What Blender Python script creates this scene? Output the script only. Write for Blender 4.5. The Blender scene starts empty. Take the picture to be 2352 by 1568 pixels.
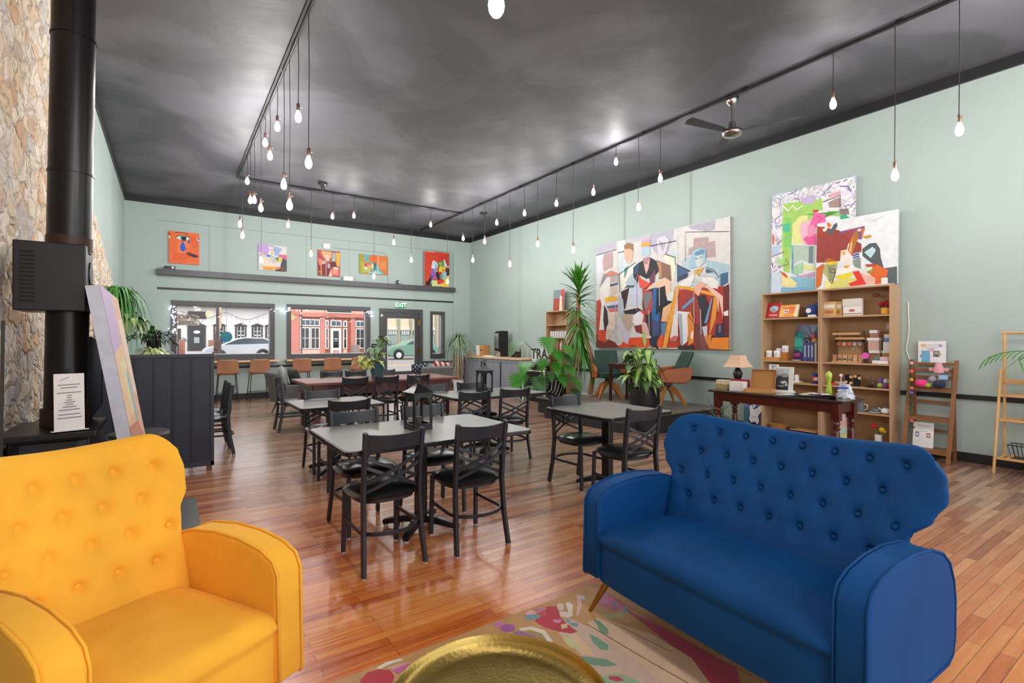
import bpy, bmesh, math, random
from mathutils import Vector, Matrix, Euler
import numpy as np
PI = math.pi
SC = bpy.context.scene
C = SC.collection
# ---------------------------------------------------------------- camera, world, light, exposure
cam_d = bpy.data.cameras.new('camera'); cam = bpy.data.objects.new('camera', cam_d); C.objects.link(cam)
cam_d.sensor_width = 36; cam_d.lens = 36*1155/2352; cam_d.clip_start = 0.05; cam_d.clip_end = 300
cam_d.shift_y = (784-781)/2352*-1
cam.location = (0, 0, 1.42); cam.rotation_euler = (math.radians(90), 0, math.radians(-34.3))
SC.camera = cam
W = bpy.data.worlds.new('world'); SC.world = W; W.use_nodes = True
bg = W.node_tree.nodes['Background']; bg.inputs[0].default_value = (0.93, 0.96, 1.0, 1); bg.inputs[1].default_value = 1.35
SC.view_settings.view_transform = 'Standard'; SC.view_settings.look = 'None'
SC.view_settings.gamma = 1; SC.view_settings.exposure = 0.8; SC.view_settings.use_curve_mapping = False
BULB = 12.0          # radiant power of each bare bulb, W
# ---------------------------------------------------------------- materials
def lin(h):
    if isinstance(h, str):
        h = [int(h[i:i+2], 16)/255 for i in (0, 2, 4)]
    return tuple((c/12.92 if c <= .04045 else ((c+.055)/1.055)**2.4) for c in h) + (1,)
MATS = {}
def mat(name, col='808080', rough=.5, metal=0, noise=0, nscale=8, bump=0, bscale=40, spec=.5, coat=0, sheen=0,
        emit=0, alpha=1, trans=0, col2=None, stretch=None, dist=0):
    if name in MATS: return MATS[name]
    m = bpy.data.materials.new(name); m.use_nodes = True; nt = m.node_tree; b = nt.nodes['Principled BSDF']
    I = b.inputs
    I['Base Color'].default_value = lin(col); I['Roughness'].default_value = rough; I['Metallic'].default_value = metal
    I['Specular IOR Level'].default_value = spec; I['Coat Weight'].default_value = coat; I['Coat Roughness'].default_value = .1
    I['Alpha'].default_value = alpha; I['Transmission Weight'].default_value = trans
    if sheen: I['Sheen Weight'].default_value = sheen; I['Sheen Roughness'].default_value = .4; I['Sheen Tint'].default_value = lin(col2 or col)
    if emit: I['Emission Color'].default_value = lin(col); I['Emission Strength'].default_value = emit
    tc = nt.nodes.new('ShaderNodeTexCoord'); mp = nt.nodes.new('ShaderNodeMapping')
    nt.links.new(tc.outputs['Object'], mp.inputs['Vector'])
    if stretch: mp.inputs['Scale'].default_value = stretch
    if noise or (col2 and not sheen):
        n = nt.nodes.new('ShaderNodeTexNoise'); n.inputs['Scale'].default_value = nscale; n.inputs['Detail'].default_value = 6
        n.inputs['Distortion'].default_value = dist
        nt.links.new(mp.outputs[0], n.inputs['Vector'])
        r = nt.nodes.new('ShaderNodeMapRange'); r.inputs[1].default_value = .3; r.inputs[2].default_value = .7
        nt.links.new(n.outputs['Fac'], r.inputs[0])
        mx = nt.nodes.new('ShaderNodeMix'); mx.data_type = 'RGBA'
        nt.links.new(r.outputs[0], mx.inputs[0])
        c = lin(col)
        mx.inputs[6].default_value = lin(col2) if (col2 and not sheen) else tuple(max(0, x*(1-noise)) for x in c[:3])+(1,)
        mx.inputs[7].default_value = c if (col2 and not sheen) else tuple(min(1, x*(1+noise)) for x in c[:3])+(1,)
        nt.links.new(mx.outputs[2], I['Base Color'])
    if bump:
        n2 = nt.nodes.new('ShaderNodeTexNoise'); n2.inputs['Scale'].default_value = bscale; n2.inputs['Detail'].default_value = 4
        nt.links.new(mp.outputs[0], n2.inputs['Vector'])
        bp = nt.nodes.new('ShaderNodeBump'); bp.inputs['Strength'].default_value = bump; bp.inputs['Distance'].default_value = .01
        nt.links.new(n2.outputs['Fac'], bp.inputs['Height']); nt.links.new(bp.outputs[0], I['Normal'])
    MATS[name] = m; return m
# paint: colour comes from the face colour attribute (pigment)
def paint_mat():
    m = bpy.data.materials.new('paint'); m.use_nodes = True; nt = m.node_tree; b = nt.nodes['Principled BSDF']
    a = nt.nodes.new('ShaderNodeVertexColor'); a.layer_name = 'Col'
    n = nt.nodes.new('ShaderNodeTexNoise'); n.inputs['Scale'].default_value = 14; n.inputs['Detail'].default_value = 5
    tc = nt.nodes.new('ShaderNodeTexCoord'); nt.links.new(tc.outputs['Object'], n.inputs['Vector'])
    r = nt.nodes.new('ShaderNodeMapRange'); r.inputs[1].default_value = .3; r.inputs[2].default_value = .7; r.inputs[3].default_value = .92; r.inputs[4].default_value = 1.06
    nt.links.new(n.outputs['Fac'], r.inputs[0])
    mx = nt.nodes.new('ShaderNodeVectorMath'); mx.operation = 'SCALE'
    nt.links.new(a.outputs['Color'], mx.inputs[0]); nt.links.new(r.outputs[0], mx.inputs['Scale'])
    nt.links.new(mx.outputs[0], b.inputs['Base Color']); b.inputs['Roughness'].default_value = .6
    MATS['paint'] = m; return m
PAINT = paint_mat()
# ---------------------------------------------------------------- mesh builder
class MB:
    def __init__(s): s.v = []; s.f = []; s.m = []; s.M = None; s.c = []
    def add(s, vs, fs, mi=0, col=None):
        o = len(s.v)
        if s.M is not None: vs = [s.M @ Vector(p) for p in vs]
        s.v += [tuple(p) for p in vs]; s.f += [tuple(i+o for i in f) for f in fs]; s.m += [mi]*len(fs); s.c += [col]*len(fs)
        return s
    def box(s, x0, x1, y0, y1, z0, z1, mi=0, col=None):
        vs = [(x, y, z) for z in (z0, z1) for y in (y0, y1) for x in (x0, x1)]
        return s.add(vs, [(0,2,3,1), (4,5,7,6), (0,1,5,4), (2,6,7,3), (0,4,6,2), (1,3,7,5)], mi, col)
    def prism(s, poly, a, b, axis='z', mi=0, col=None):
        n = len(poly)
        def P(p, t):
            return {'z': (p[0], p[1], t), 'y': (p[0], t, p[1]), 'x': (t, p[0], p[1])}[axis]
        vs = [P(p, a) for p in poly]+[P(p, b) for p in poly]
        fs = [tuple(range(n))[::-1], tuple(range(n, 2*n))]+[(i, (i+1) % n, (i+1) % n+n, i+n) for i in range(n)]
        return s.add(vs, fs, mi, col)
    def lathe(s, prof, n=24, c=(0, 0, 0), mi=0, cap=True, col=None):
        vs = []; fs = []
        for r, z in prof:
            for k in range(n):
                a = 2*PI*k/n; vs.append((c[0]+r*math.cos(a), c[1]+r*math.sin(a), c[2]+z))
        for i in range(len(prof)-1):
            for k in range(n):
                k2 = (k+1) % n; fs.append((i*n+k, i*n+k2, (i+1)*n+k2, (i+1)*n+k))
        if cap:
            fs.append(tuple(range(n))[::-1]); fs.append(tuple(range((len(prof)-1)*n, len(prof)*n)))
        return s.add(vs, fs, mi, col)
    def tube(s, pts, r, n=8, mi=0, rect=None, up=(0, 0, 1), closed=False, col=None):
        pts = [Vector(p) for p in pts]; N = len(pts); vs = []; fs = []; up = Vector(up)
        prev = None
        for i, p in enumerate(pts):
            if closed: t = (pts[(i+1) % N]-pts[i-1])
            else: t = pts[min(i+1, N-1)]-pts[max(i-1, 0)]
            if t.length < 1e-9: t = Vector((0, 0, 1))
            t.normalize()
            if rect or prev is None:
                u = up if abs(t.dot(up)) < .97 else Vector((0, 1, 0)) if abs(t.y) < .9 else Vector((1, 0, 0))
                sx = t.cross(u).normalized()
            else:
                sx = (prev-t*prev.dot(t)).normalized()
            prev = sx; sy = sx.cross(t).normalized()
            rr = r[i] if isinstance(r, (list, tuple)) else r
            if rect:
                w, h = rect
                if isinstance(r, (list, tuple)): w *= rr; h *= rr
                for a, b in ((-1, -1), (1, -1), (1, 1), (-1, 1)): vs.append(p+sx*a*w/2+sy*b*h/2)
            else:
                for k in range(n):
                    a = 2*PI*k/n; vs.append(p+(sx*math.cos(a)+sy*math.sin(a))*rr)
        q = 4 if rect else n
        for i in range(N if closed else N-1):
            j = (i+1) % N
            for k in range(q): fs.append((i*q+k, i*q+(k+1) % q, j*q+(k+1) % q, j*q+k))
        if not closed: fs += [tuple(range(q))[::-1], tuple(range((N-1)*q, N*q))]
        return s.add(vs, fs, mi, col)
    def ball(s, c, r, n=12, mi=0, sc=(1, 1, 1), col=None):
        prof = [(max(1e-4, math.sin(PI*i/(n//2)))*r, -math.cos(PI*i/(n//2))*r) for i in range(n//2+1)]
        vs = []; fs = []
        for q, z in prof:
            for k in range(n):
                a = 2*PI*k/n; vs.append((c[0]+q*math.cos(a)*sc[0], c[1]+q*math.sin(a)*sc[1], c[2]+z*sc[2]))
        for i in range(len(prof)-1):
            for k in range(n): k2 = (k+1) % n; fs.append((i*n+k, i*n+k2, (i+1)*n+k2, (i+1)*n+k))
        return s.add(vs, fs, mi, col)
    def grid(s, fn, nu, nv, mi=0, flip=False, cu=False, col=None):
        vs = [fn(i/nu, j/nv) for j in range(nv+1) for i in range(nu+1)]; w = nu+1
        fs = [(j*w+i, j*w+i+1, (j+1)*w+i+1, (j+1)*w+i) for j in range(nv) for i in range(nu)]
        if flip: fs = [f[::-1] for f in fs]
        return s.add(vs, fs, mi, col)
    def build(s, name, mats, parent=None, smooth=0, bevel=0, sub=0, loc=None, rot=None):
        me = bpy.data.meshes.new(name); me.from_pydata(s.v, [], s.f)
        if not isinstance(mats, (list, tuple)): mats = [mats]
        for m in mats: me.materials.append(m)
        me.polygons.foreach_set('material_index', s.m)
        if any(c is not None for c in s.c):
            ca = me.color_attributes.new('Col', 'FLOAT_COLOR', 'CORNER'); arr = []
            for p in me.polygons:
                c = s.c[p.index] or (.5, .5, .5, 1)
                arr += list(c)*p.loop_total
            ca.data.foreach_set('color', arr)
        if smooth or sub:
            me.polygons.foreach_set('use_smooth', [True]*len(me.polygons))
            if smooth and smooth < 180: me.set_sharp_from_angle(angle=math.radians(smooth))
        me.update(); me.validate()
        o = bpy.data.objects.new(name, me); C.objects.link(o)
        if parent: o.parent = parent
        if loc: o.location = loc
        if rot: o.rotation_euler = rot
        if bevel:
            b = o.modifiers.new('bevel', 'BEVEL'); b.width = bevel; b.segments = 2; b.limit_method = 'ANGLE'; b.angle_limit = math.radians(40)
        if sub:
            d = o.modifiers.new('sub', 'SUBSURF'); d.levels = sub; d.render_levels = sub
        return o
def tag(o, label=None, cat=None, group=None, kind=None):
    if label: o['label'] = label
    if cat: o['category'] = cat
    if group: o['group'] = group
    if kind: o['kind'] = kind
    return o
def thing(name, label, cat, loc=(0, 0, 0), rz=0, group=None, rot=None):
    o = bpy.data.objects.new(name, None); C.objects.link(o); o.empty_display_size = .1
    o.location = loc; o.rotation_euler = rot or (0, 0, rz)
    return tag(o, label, cat, group)
def copy_tree(o, parent=None):
    c = o.copy(); C.objects.link(c)
    if parent: c.parent = parent
    for ch in list(o.children): copy_tree(ch, c)
    return c
def dup(o, loc, rz=0, label=None, group=None):
    c = copy_tree(o); c.location = loc; c.rotation_euler = (0, 0, rz)
    if label: c['label'] = label
    if group: c['group'] = group
    return c
def struct(name, mb, m, **k): return tag(mb.build(name, m, **k), kind='structure')
def simple(name, mb, m, label, cat, group=None, **k): return tag(mb.build(name, m, **k), label, cat, group)
def text(name, txt, size, m, parent=None, loc=(0, 0, 0), rot=(PI/2, 0, 0), ext=.002, mirror=False, align='CENTER', bold=0):
    cu = bpy.data.curves.new(name, 'FONT'); cu.body = txt; cu.size = size; cu.extrude = ext; cu.align_x = align; cu.align_y = 'CENTER'; cu.offset = bold
    cu.resolution_u = 3
    t = bpy.data.objects.new(name, cu); C.objects.link(t)
    dg = bpy.context.evaluated_depsgraph_get(); me = bpy.data.meshes.new_from_object(t.evaluated_get(dg))
    bpy.data.objects.remove(t); me.materials.clear(); me.materials.append(m)
    o = bpy.data.objects.new(name, me); C.objects.link(o)
    if parent: o.parent = parent
    o.location = loc; o.rotation_euler = rot
    if mirror:
        for v in me.vertices: v.co.x *= -1
    return o
def rrect(w, h, r, n=4, cx=0, cy=0):
    out = []
    for sx, sy, a0 in ((1, 1, 0), (-1, 1, 90), (-1, -1, 180), (1, -1, 270)):
        for k in range(n+1):
            a = math.radians(a0+90*k/n); out.append((cx+sx*(w/2-r)+r*math.cos(a), cy+sy*(h/2-r)+r*math.sin(a)))
    return out
# homography: four pixel-like sheet corners (TL,TR,BR,BL) -> unit square, used to set out the painted shapes of a picture
def homog(q):
    A = []; B = []
    for (x, y), (u, v) in zip(q, ((0, 1), (1, 1), (1, 0), (0, 0))):
        A.append([x, y, 1, 0, 0, 0, -u*x, -u*y]); B.append(u)
        A.append([0, 0, 0, x, y, 1, -v*x, -v*y]); B.append(v)
    h = np.linalg.solve(np.array(A, float), np.array(B, float))
    return lambda x, y: ((h[0]*x+h[1]*y+h[2])/(h[6]*x+h[7]*y+1), (h[3]*x+h[4]*y+h[5])/(h[6]*x+h[7]*y+1))
def paint_on(mb, w, h, y, spec, quad=None, eps=.00012):
    """paint flat shapes on the front (-Y) face of a sheet w x h whose lower left corner is (-w/2, y, 0)"""
    H = homog(quad) if quad else (lambda a, b: (a/100, b/100))
    k = 0
    for line in spec.strip().split('\n'):
        t = line.split()
        if not t: continue
        if t[0] == 'L':
            wd = float(t[1]); col = lin(t[2]); pts = [tuple(map(float, p.split(','))) for p in t[3:]]
            P = [H(*p) for p in pts]; P = [(min(1, max(0, a))*w-w/2, min(1, max(0, b))*h) for a, b in P]
            L = []; R = []
            for i, p in enumerate(P):
                a = P[max(0, i-1)]; b = P[min(len(P)-1, i+1)]; dx, dy = b[0]-a[0], b[1]-a[1]; l = math.hypot(dx, dy) or 1
                L.append((p[0]-dy/l*wd/2, p[1]+dx/l*wd/2)); R.append((p[0]+dy/l*wd/2, p[1]-dx/l*wd/2))
            k += 1; yy = y-eps*k
            for i in range(len(P)-1):
                mb.add([(q[0], yy, q[1]) for q in (L[i], R[i], R[i+1], L[i+1])], [(0, 1, 2, 3)], 0, col)
        elif t[0] == 'E':   # ellipse: cx,cy rx ry in sheet units mapped by centre
            col = lin(t[1]); cx, cy = map(float, t[2].split(',')); rx, ry = float(t[3]), float(t[4])
            k += 1
            pts = [H(cx+rx*math.cos(a), cy+ry*math.sin(a)) for a in [2*PI*i/20 for i in range(20)]]
            mb.add([(min(1, max(0, a))*w-w/2, y-eps*k, min(1, max(0, b))*h) for a, b in pts], [tuple(range(20))], 0, col)
        else:
            col = lin(t[0]); pts = [H(*map(float, p.split(','))) for p in t[1:]]; k += 1
            mb.add([(min(1, max(0, a))*w-w/2, y-eps*k, min(1, max(0, b))*h) for a, b in pts], [tuple(range(len(pts)))], 0, col)
def canvas(name, label, w, h, t, spec, base, edge, loc, rot, quad=None, cat='painting', extra=None, group=None, parent=None):
    mb = MB(); mb.box(-w/2, w/2, -t, 0, 0, h, 0, lin(edge))
    mb.add([(-w/2, -t-.0002, 0), (w/2, -t-.0002, 0), (w/2, -t-.0002, h), (-w/2, -t-.0002, h)], [(0, 1, 2, 3)], 0, lin(base))
    if extra: extra(mb, w, h, -t-.0003)
    paint_on(mb, w, h, -t-.0006, spec, quad)
    o = mb.build(name, PAINT, parent); o.location = loc; o.rotation_euler = rot
    if label: tag(o, label, cat, group)
    return o
# common finishes
M_black = mat('black_powder_coat', '22242c', .4, bump=.05)
M_vinyl = mat('black_vinyl', '1a1b1d', .24, bump=.12, bscale=12)
M_glide = mat('chair_glide', 'b9bbbd', .4)
M_tabletop = mat('dark_laminate', '868782', .3, noise=.06, nscale=3)
M_tabedge = mat('black_rubber_edge', '131416', .3)
M_trim = mat('charcoal_trim', '4c4b50', .4, noise=.08)
M_trimd = mat('dark_trim', '232427', .4)
M_wall = mat('sage_wall', 'acbdb8', .5, noise=.03, nscale=1.2, bump=.12, bscale=22)
M_oak = mat('pale_oak', 'c4a07c', .5, col2='b18c68', nscale=3, stretch=(1, 1, .12))
M_oaky = mat('light_wood', 'd8a878', .5, col2='c08e5e', nscale=6, stretch=(.2, 1, 1))
M_brass = mat('brushed_brass', 'a8843c', .28, 1)
M_white = mat('white_paint', 'e8e8e6', .5)
M_mahog = mat('mahogany', '58190f', .28, col2='34100c', nscale=5, stretch=(1, .25, 1), coat=.3)
M_steel = mat('steel', 'b8babc', .3, 1)
M_chrome = mat('brushed_nickel', 'a8a6a4', .25, 1)
M_glass = mat('window_glass', 'ffffff', .0, trans=1)
# ================================================================ THE SETTING
def nodes(m): return m.node_tree.nodes, m.node_tree.links
def glass_mat():
    m = bpy.data.materials.new('pane_glass'); m.use_nodes = True; n, l = nodes(m)
    n.remove(n['Principled BSDF']); o = n['Material Output']
    t = n.new('ShaderNodeBsdfTransparent'); g = n.new('ShaderNodeBsdfGlossy'); g.inputs['Roughness'].default_value = .02
    f = n.new('ShaderNodeFresnel'); f.inputs[0].default_value = 1.3; x = n.new('ShaderNodeMixShader')
    l.new(f.outputs[0], x.inputs[0]); l.new(t.outputs[0], x.inputs[1]); l.new(g.outputs[0], x.inputs[2]); l.new(x.outputs[0], o.inputs[0]); return m
M_pane = glass_mat()
def floor_mat():
    m = bpy.data.materials.new('strip_floor'); m.use_nodes = True; n, l = nodes(m); b = n['Principled BSDF']
    tc = n.new('ShaderNodeTexCoord'); br = n.new('ShaderNodeTexBrick')
    l.new(tc.outputs['Object'], br.inputs['Vector'])
    br.offset = .37; br.offset_frequency = 2; br.squash = 1; br.inputs['Scale'].default_value = 1
    br.inputs['Brick Width'].default_value = .86; br.inputs['Row Height'].default_value = .058; br.inputs['Mortar Size'].default_value = .0011
    br.inputs['Mortar Smooth'].default_value = .2; br.inputs['Bias'].default_value = 0
    br.inputs['Color1'].default_value = (0, 0, 0, 1); br.inputs['Color2'].default_value = (1, 1, 1, 1); br.inputs['Mortar'].default_value = (.5, .5, .5, 1)
    mp = n.new('ShaderNodeMapping'); mp.inputs['Scale'].default_value = (1.2, 26, 1); l.new(tc.outputs['Object'], mp.inputs[0])
    g = n.new('ShaderNodeTexNoise'); g.inputs['Scale'].default_value = 1.6; g.inputs['Detail'].default_value = 8; g.inputs['Roughness'].default_value = .65; g.inputs['Distortion'].default_value = .6
    l.new(mp.outputs[0], g.inputs['Vector'])
    big = n.new('ShaderNodeTexNoise'); big.inputs['Scale'].default_value = .9; big.inputs['Detail'].default_value = 5; l.new(tc.outputs['Object'], big.inputs['Vector'])
    # fac = brick random *.5 + grain *.5
    a = n.new('ShaderNodeMath'); a.operation = 'MULTIPLY_ADD'; a.inputs[1].default_value = .55; a.inputs[2].default_value = .1
    l.new(br.outputs['Color'], a.inputs[0])
    a2 = n.new('ShaderNodeMath'); a2.operation = 'MULTIPLY_ADD'; a2.inputs[1].default_value = .85; l.new(g.outputs['Fac'], a2.inputs[0]); l.new(a.outputs[0], a2.inputs[2])
    a3 = n.new('ShaderNodeMath'); a3.operation = 'MULTIPLY_ADD'; a3.inputs[1].default_value = .55; l.new(big.outputs['Fac'], a3.inputs[0]); l.new(a2.outputs[0], a3.inputs[2])
    def ramp(stops):
        r = n.new('ShaderNodeValToRGB'); e = r.color_ramp.elements
        e[0].position = stops[0][0]; e[0].color = lin(stops[0][1]); e[1].position = stops[-1][0]; e[1].color = lin(stops[-1][1])
        for p, c in stops[1:-1]: k = e.new(p); k.color = lin(c)
        l.new(a4.outputs[0], r.inputs[0]); return r
    a4 = n.new('ShaderNodeMapRange'); a4.inputs[1].default_value = .55; a4.inputs[2].default_value = 1.5; l.new(a3.outputs[0], a4.inputs[0])
    r1 = ramp([(0, '6e2c10'), (.2, 'ac5020'), (.5, 'd27232'), (1, 'ea9c52')])      # varnished
    r2 = ramp([(0, '503a30'), (.25, '806050'), (.55, 'a37e66'), (1, 'c49e84')])     # worn and grey
    # worn areas: far part and the right side
    sp = n.new('ShaderNodeSeparateXYZ'); l.new(tc.outputs['Object'], sp.inputs[0])
    w1 = n.new('ShaderNodeMath'); w1.operation = 'MULTIPLY_ADD'; w1.inputs[1].default_value = .42; w1.inputs[2].default_value = -1.55; l.new(sp.outputs[1], w1.inputs[0])
    w2 = n.new('ShaderNodeMath'); w2.operation = 'MULTIPLY_ADD'; w2.inputs[1].default_value = .42; l.new(sp.outputs[0], w2.inputs[0]); l.new(w1.outputs[0], w2.inputs[2])
    w3 = n.new('ShaderNodeMath'); w3.operation = 'MULTIPLY_ADD'; w3.inputs[1].default_value = .8; l.new(big.outputs['Fac'], w3.inputs[0]); l.new(w2.outputs[0], w3.inputs[2])
    w4 = n.new('ShaderNodeMapRange'); w4.inputs[1].default_value = .35; w4.inputs[2].default_value = 1.9; l.new(w3.outputs[0], w4.inputs[0])
    mx = n.new('ShaderNodeMix'); mx.data_type = 'RGBA'; l.new(w4.outputs[0], mx.inputs[0]); l.new(r1.outputs[0], mx.inputs[6]); l.new(r2.outputs[0], mx.inputs[7])
    mm = n.new('ShaderNodeMix'); mm.data_type = 'RGBA'; l.new(br.outputs['Fac'], mm.inputs[0]); l.new(mx.outputs[2], mm.inputs[6]); mm.inputs[7].default_value = lin('2a1710')
    l.new(mm.outputs[2], b.inputs['Base Color'])
    rr = n.new('ShaderNodeMapRange'); rr.inputs[1].default_value = .3; rr.inputs[2].default_value = .75; rr.inputs[3].default_value = .14; rr.inputs[4].default_value = .34
    l.new(g.outputs['Fac'], rr.inputs[0]); l.new(rr.outputs[0], b.inputs['Roughness'])
    bp = n.new('ShaderNodeBump'); bp.inputs['Strength'].default_value = .16; bp.inputs['Distance'].default_value = .006; l.new(a3.outputs[0], bp.inputs['Height']); l.new(bp.outputs[0], b.inputs['Normal'])
    return m
M_floor = floor_mat()
def ceil_mat():
    m = bpy.data.materials.new('dark_ceiling'); m.use_nodes = True; n, l = nodes(m); b = n['Principled BSDF']
    tc = n.new('ShaderNodeTexCoord')
    def noi(s, d, ds=0):
        q = n.new('ShaderNodeTexNoise'); q.inputs['Scale'].default_value = s; q.inputs['Detail'].default_value = d; q.inputs['Distortion'].default_value = ds
        l.new(tc.outputs['Object'], q.inputs['Vector']); return q
    v = noi(.55, 2, .6); r = n.new('ShaderNodeValToRGB'); r.color_ramp.interpolation = 'LINEAR'
    e = r.color_ramp.elements; e[0].position = .36; e[0].color = lin('434449'); e[1].position = .62; e[1].color = lin('62626a')
    for p, c in ((.45, '47474d'), (.455, '4d4d53'), (.53, '515157'), (.535, '57575d')): k = e.new(p); k.color = lin(c)
    l.new(v.outputs['Fac'], r.inputs[0]); l.new(r.outputs[0], b.inputs['Base Color'])
    f = noi(3, 6, .3); rr = n.new('ShaderNodeMapRange'); rr.inputs[3].default_value = .5; rr.inputs[4].default_value = .66; l.new(f.outputs['Fac'], rr.inputs[0]); l.new(rr.outputs[0], b.inputs['Roughness'])
    f2 = noi(1.3, 5, .8); bp = n.new('ShaderNodeBump'); bp.inputs['Strength'].default_value = .2; bp.inputs['Distance'].default_value = .05
    l.new(f2.outputs['Fac'], bp.inputs['Height']); l.new(bp.outputs[0], b.inputs['Normal']); return m
M_ceil = ceil_mat()
def stone_mat():
    m = bpy.data.materials.new('rubble_stone'); m.use_nodes = True; n, l = nodes(m); b = n['Principled BSDF']; b.inputs['Roughness'].default_value = .85
    tc = n.new('ShaderNodeTexCoord'); nz = n.new('ShaderNodeTexNoise'); nz.inputs['Scale'].default_value = 3.2; nz.inputs['Detail'].default_value = 4; l.new(tc.outputs['Object'], nz.inputs['Vector'])
    ad = n.new('ShaderNodeMix'); ad.data_type = 'VECTOR'; ad.inputs[0].default_value = .3; l.new(tc.outputs['Object'], ad.inputs[4]); l.new(nz.outputs['Color'], ad.inputs[5])
    v = n.new('ShaderNodeTexVoronoi'); v.inputs['Scale'].default_value = 11; l.new(ad.outputs[1], v.inputs['Vector'])
    v2 = n.new('ShaderNodeTexVoronoi'); v2.feature = 'DISTANCE_TO_EDGE'; v2.inputs['Scale'].default_value = 11; l.new(ad.outputs[1], v2.inputs['Vector'])
    sp = n.new('ShaderNodeSeparateColor'); l.new(v.outputs['Color'], sp.inputs[0])
    r = n.new('ShaderNodeValToRGB'); e = r.color_ramp.elements; e[0].color = lin('e0d4c4'); e[1].color = lin('cfc6be'); e[1].position = 1
    for p, c in ((.2, 'e6d8c4'), (.38, 'd9b895'), (.5, 'e2d0b8'), (.62, 'cf9f76'), (.72, 'c6beba'), (.85, 'e4d4c0')): k = e.new(p); k.color = lin(c)
    l.new(sp.outputs[0], r.inputs[0])
    f = n.new('ShaderNodeTexNoise'); f.inputs['Scale'].default_value = 18; f.inputs['Detail'].default_value = 8; f.inputs['Roughness'].default_value = .7; l.new(tc.outputs['Object'], f.inputs['Vector'])
    fr = n.new('ShaderNodeMapRange'); fr.inputs[1].default_value = .3; fr.inputs[2].default_value = .7; fr.inputs[3].default_value = .9; fr.inputs[4].default_value = 1.4; l.new(f.outputs['Fac'], fr.inputs[0])
    sc = n.new('ShaderNodeVectorMath'); sc.operation = 'SCALE'; l.new(r.outputs[0], sc.inputs[0]); l.new(fr.outputs[0], sc.inputs['Scale'])
    er = n.new('ShaderNodeMapRange'); er.inputs[1].default_value = 0; er.inputs[2].default_value = .05; l.new(v2.outputs['Distance'], er.inputs[0])
    mx = n.new('ShaderNodeMix'); mx.data_type = 'RGBA'; l.new(er.outputs[0], mx.inputs[0]); mx.inputs[6].default_value = lin('cbb9a4'); l.new(sc.outputs[0], mx.inputs[7]); l.new(mx.outputs[2], b.inputs['Base Color'])
    er2 = n.new('ShaderNodeMapRange'); er2.inputs[2].default_value = .16; l.new(v2.outputs['Distance'], er2.inputs[0])
    hh = n.new('ShaderNodeMath'); hh.operation = 'MULTIPLY_ADD'; hh.inputs[1].default_value = .45; l.new(f.outputs['Fac'], hh.inputs[0]); l.new(er2.outputs[0], hh.inputs[2])
    h3 = n.new('ShaderNodeMath'); h3.operation = 'MULTIPLY_ADD'; h3.inputs[1].default_value = .7; l.new(sp.outputs[1], h3.inputs[0]); l.new(hh.outputs[0], h3.inputs[2])
    bp = n.new('ShaderNodeBump'); bp.inputs['Strength'].default_value = .6; bp.inputs['Distance'].default_value = .03; l.new(h3.outputs[0], bp.inputs['Height']); l.new(bp.outputs[0], b.inputs['Normal'])
    return m
XL, XR, YB, YF, ZC = -.79, 7.70, 13.66, -3.0, 4.56
struct('floor', MB().box(XL-.3, XR+.3, YF, YB+.3, -.1, 0), M_floor)
struct('ceiling', MB().box(XL-.3, XR+.3, YF, YB+.3, ZC, ZC+.15), M_ceil)
struct('wall_right', MB().box(XR, XR+.2, YF, YB+.3, 0, ZC), M_wall)
struct('wall_left', MB().box(XL-.2, XL, YF, YB+.3, 0, ZC), M_wall)
# front (street) wall with its openings; the shop-front bay is set back 4 cm
G1, G2, G3, DR = (.14, 2.07, 1.08, 2.22), (2.55, 4.48, 1.06, 2.23), (6.46, 6.78, 1.01, 2.2), (4.84, 6.14, 0, 2.31)
w = MB(); xs = [XL]; 
for a in (G1, G2, DR, G3): w.box(xs[-1], a[0], YB, YB+.25, 0, ZC); w.box(a[0], a[1], YB, YB+.25, a[3], ZC); xs.append(a[1]); (a[2] > 0) and w.box(a[0], a[1], YB, YB+.25, 0, a[2])
w.box(xs[-1], XR, YB, YB+.25, 0, ZC)
w.box(XL, -.22, YB-.05, YB, 0, ZC); w.box(7.14, XR, YB-.05, YB, 0, ZC); w.box(-.22, 7.14, YB-.05, YB, 4.08, ZC)
struct('wall_back', w, M_wall)
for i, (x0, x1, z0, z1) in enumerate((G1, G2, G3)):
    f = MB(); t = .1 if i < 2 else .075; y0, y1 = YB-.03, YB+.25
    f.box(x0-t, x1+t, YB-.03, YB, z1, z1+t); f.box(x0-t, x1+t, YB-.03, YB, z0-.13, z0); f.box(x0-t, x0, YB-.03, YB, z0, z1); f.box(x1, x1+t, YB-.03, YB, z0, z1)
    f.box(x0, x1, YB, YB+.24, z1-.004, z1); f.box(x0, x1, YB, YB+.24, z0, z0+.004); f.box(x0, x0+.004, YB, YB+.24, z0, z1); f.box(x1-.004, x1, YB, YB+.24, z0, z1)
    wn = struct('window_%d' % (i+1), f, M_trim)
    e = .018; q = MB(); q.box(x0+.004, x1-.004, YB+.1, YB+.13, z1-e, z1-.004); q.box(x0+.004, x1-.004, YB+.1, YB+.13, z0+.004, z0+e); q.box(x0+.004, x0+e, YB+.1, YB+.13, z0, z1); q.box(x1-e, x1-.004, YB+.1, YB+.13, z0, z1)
    q.build('glare_outline', M_white, wn)  # glare line round the glass, imitated by an added white strip
    MB().box(x0+.01, x1-.01, YB+.11, YB+.115, z0+.01, z1-.01).build('pane', M_pane, wn)
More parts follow.
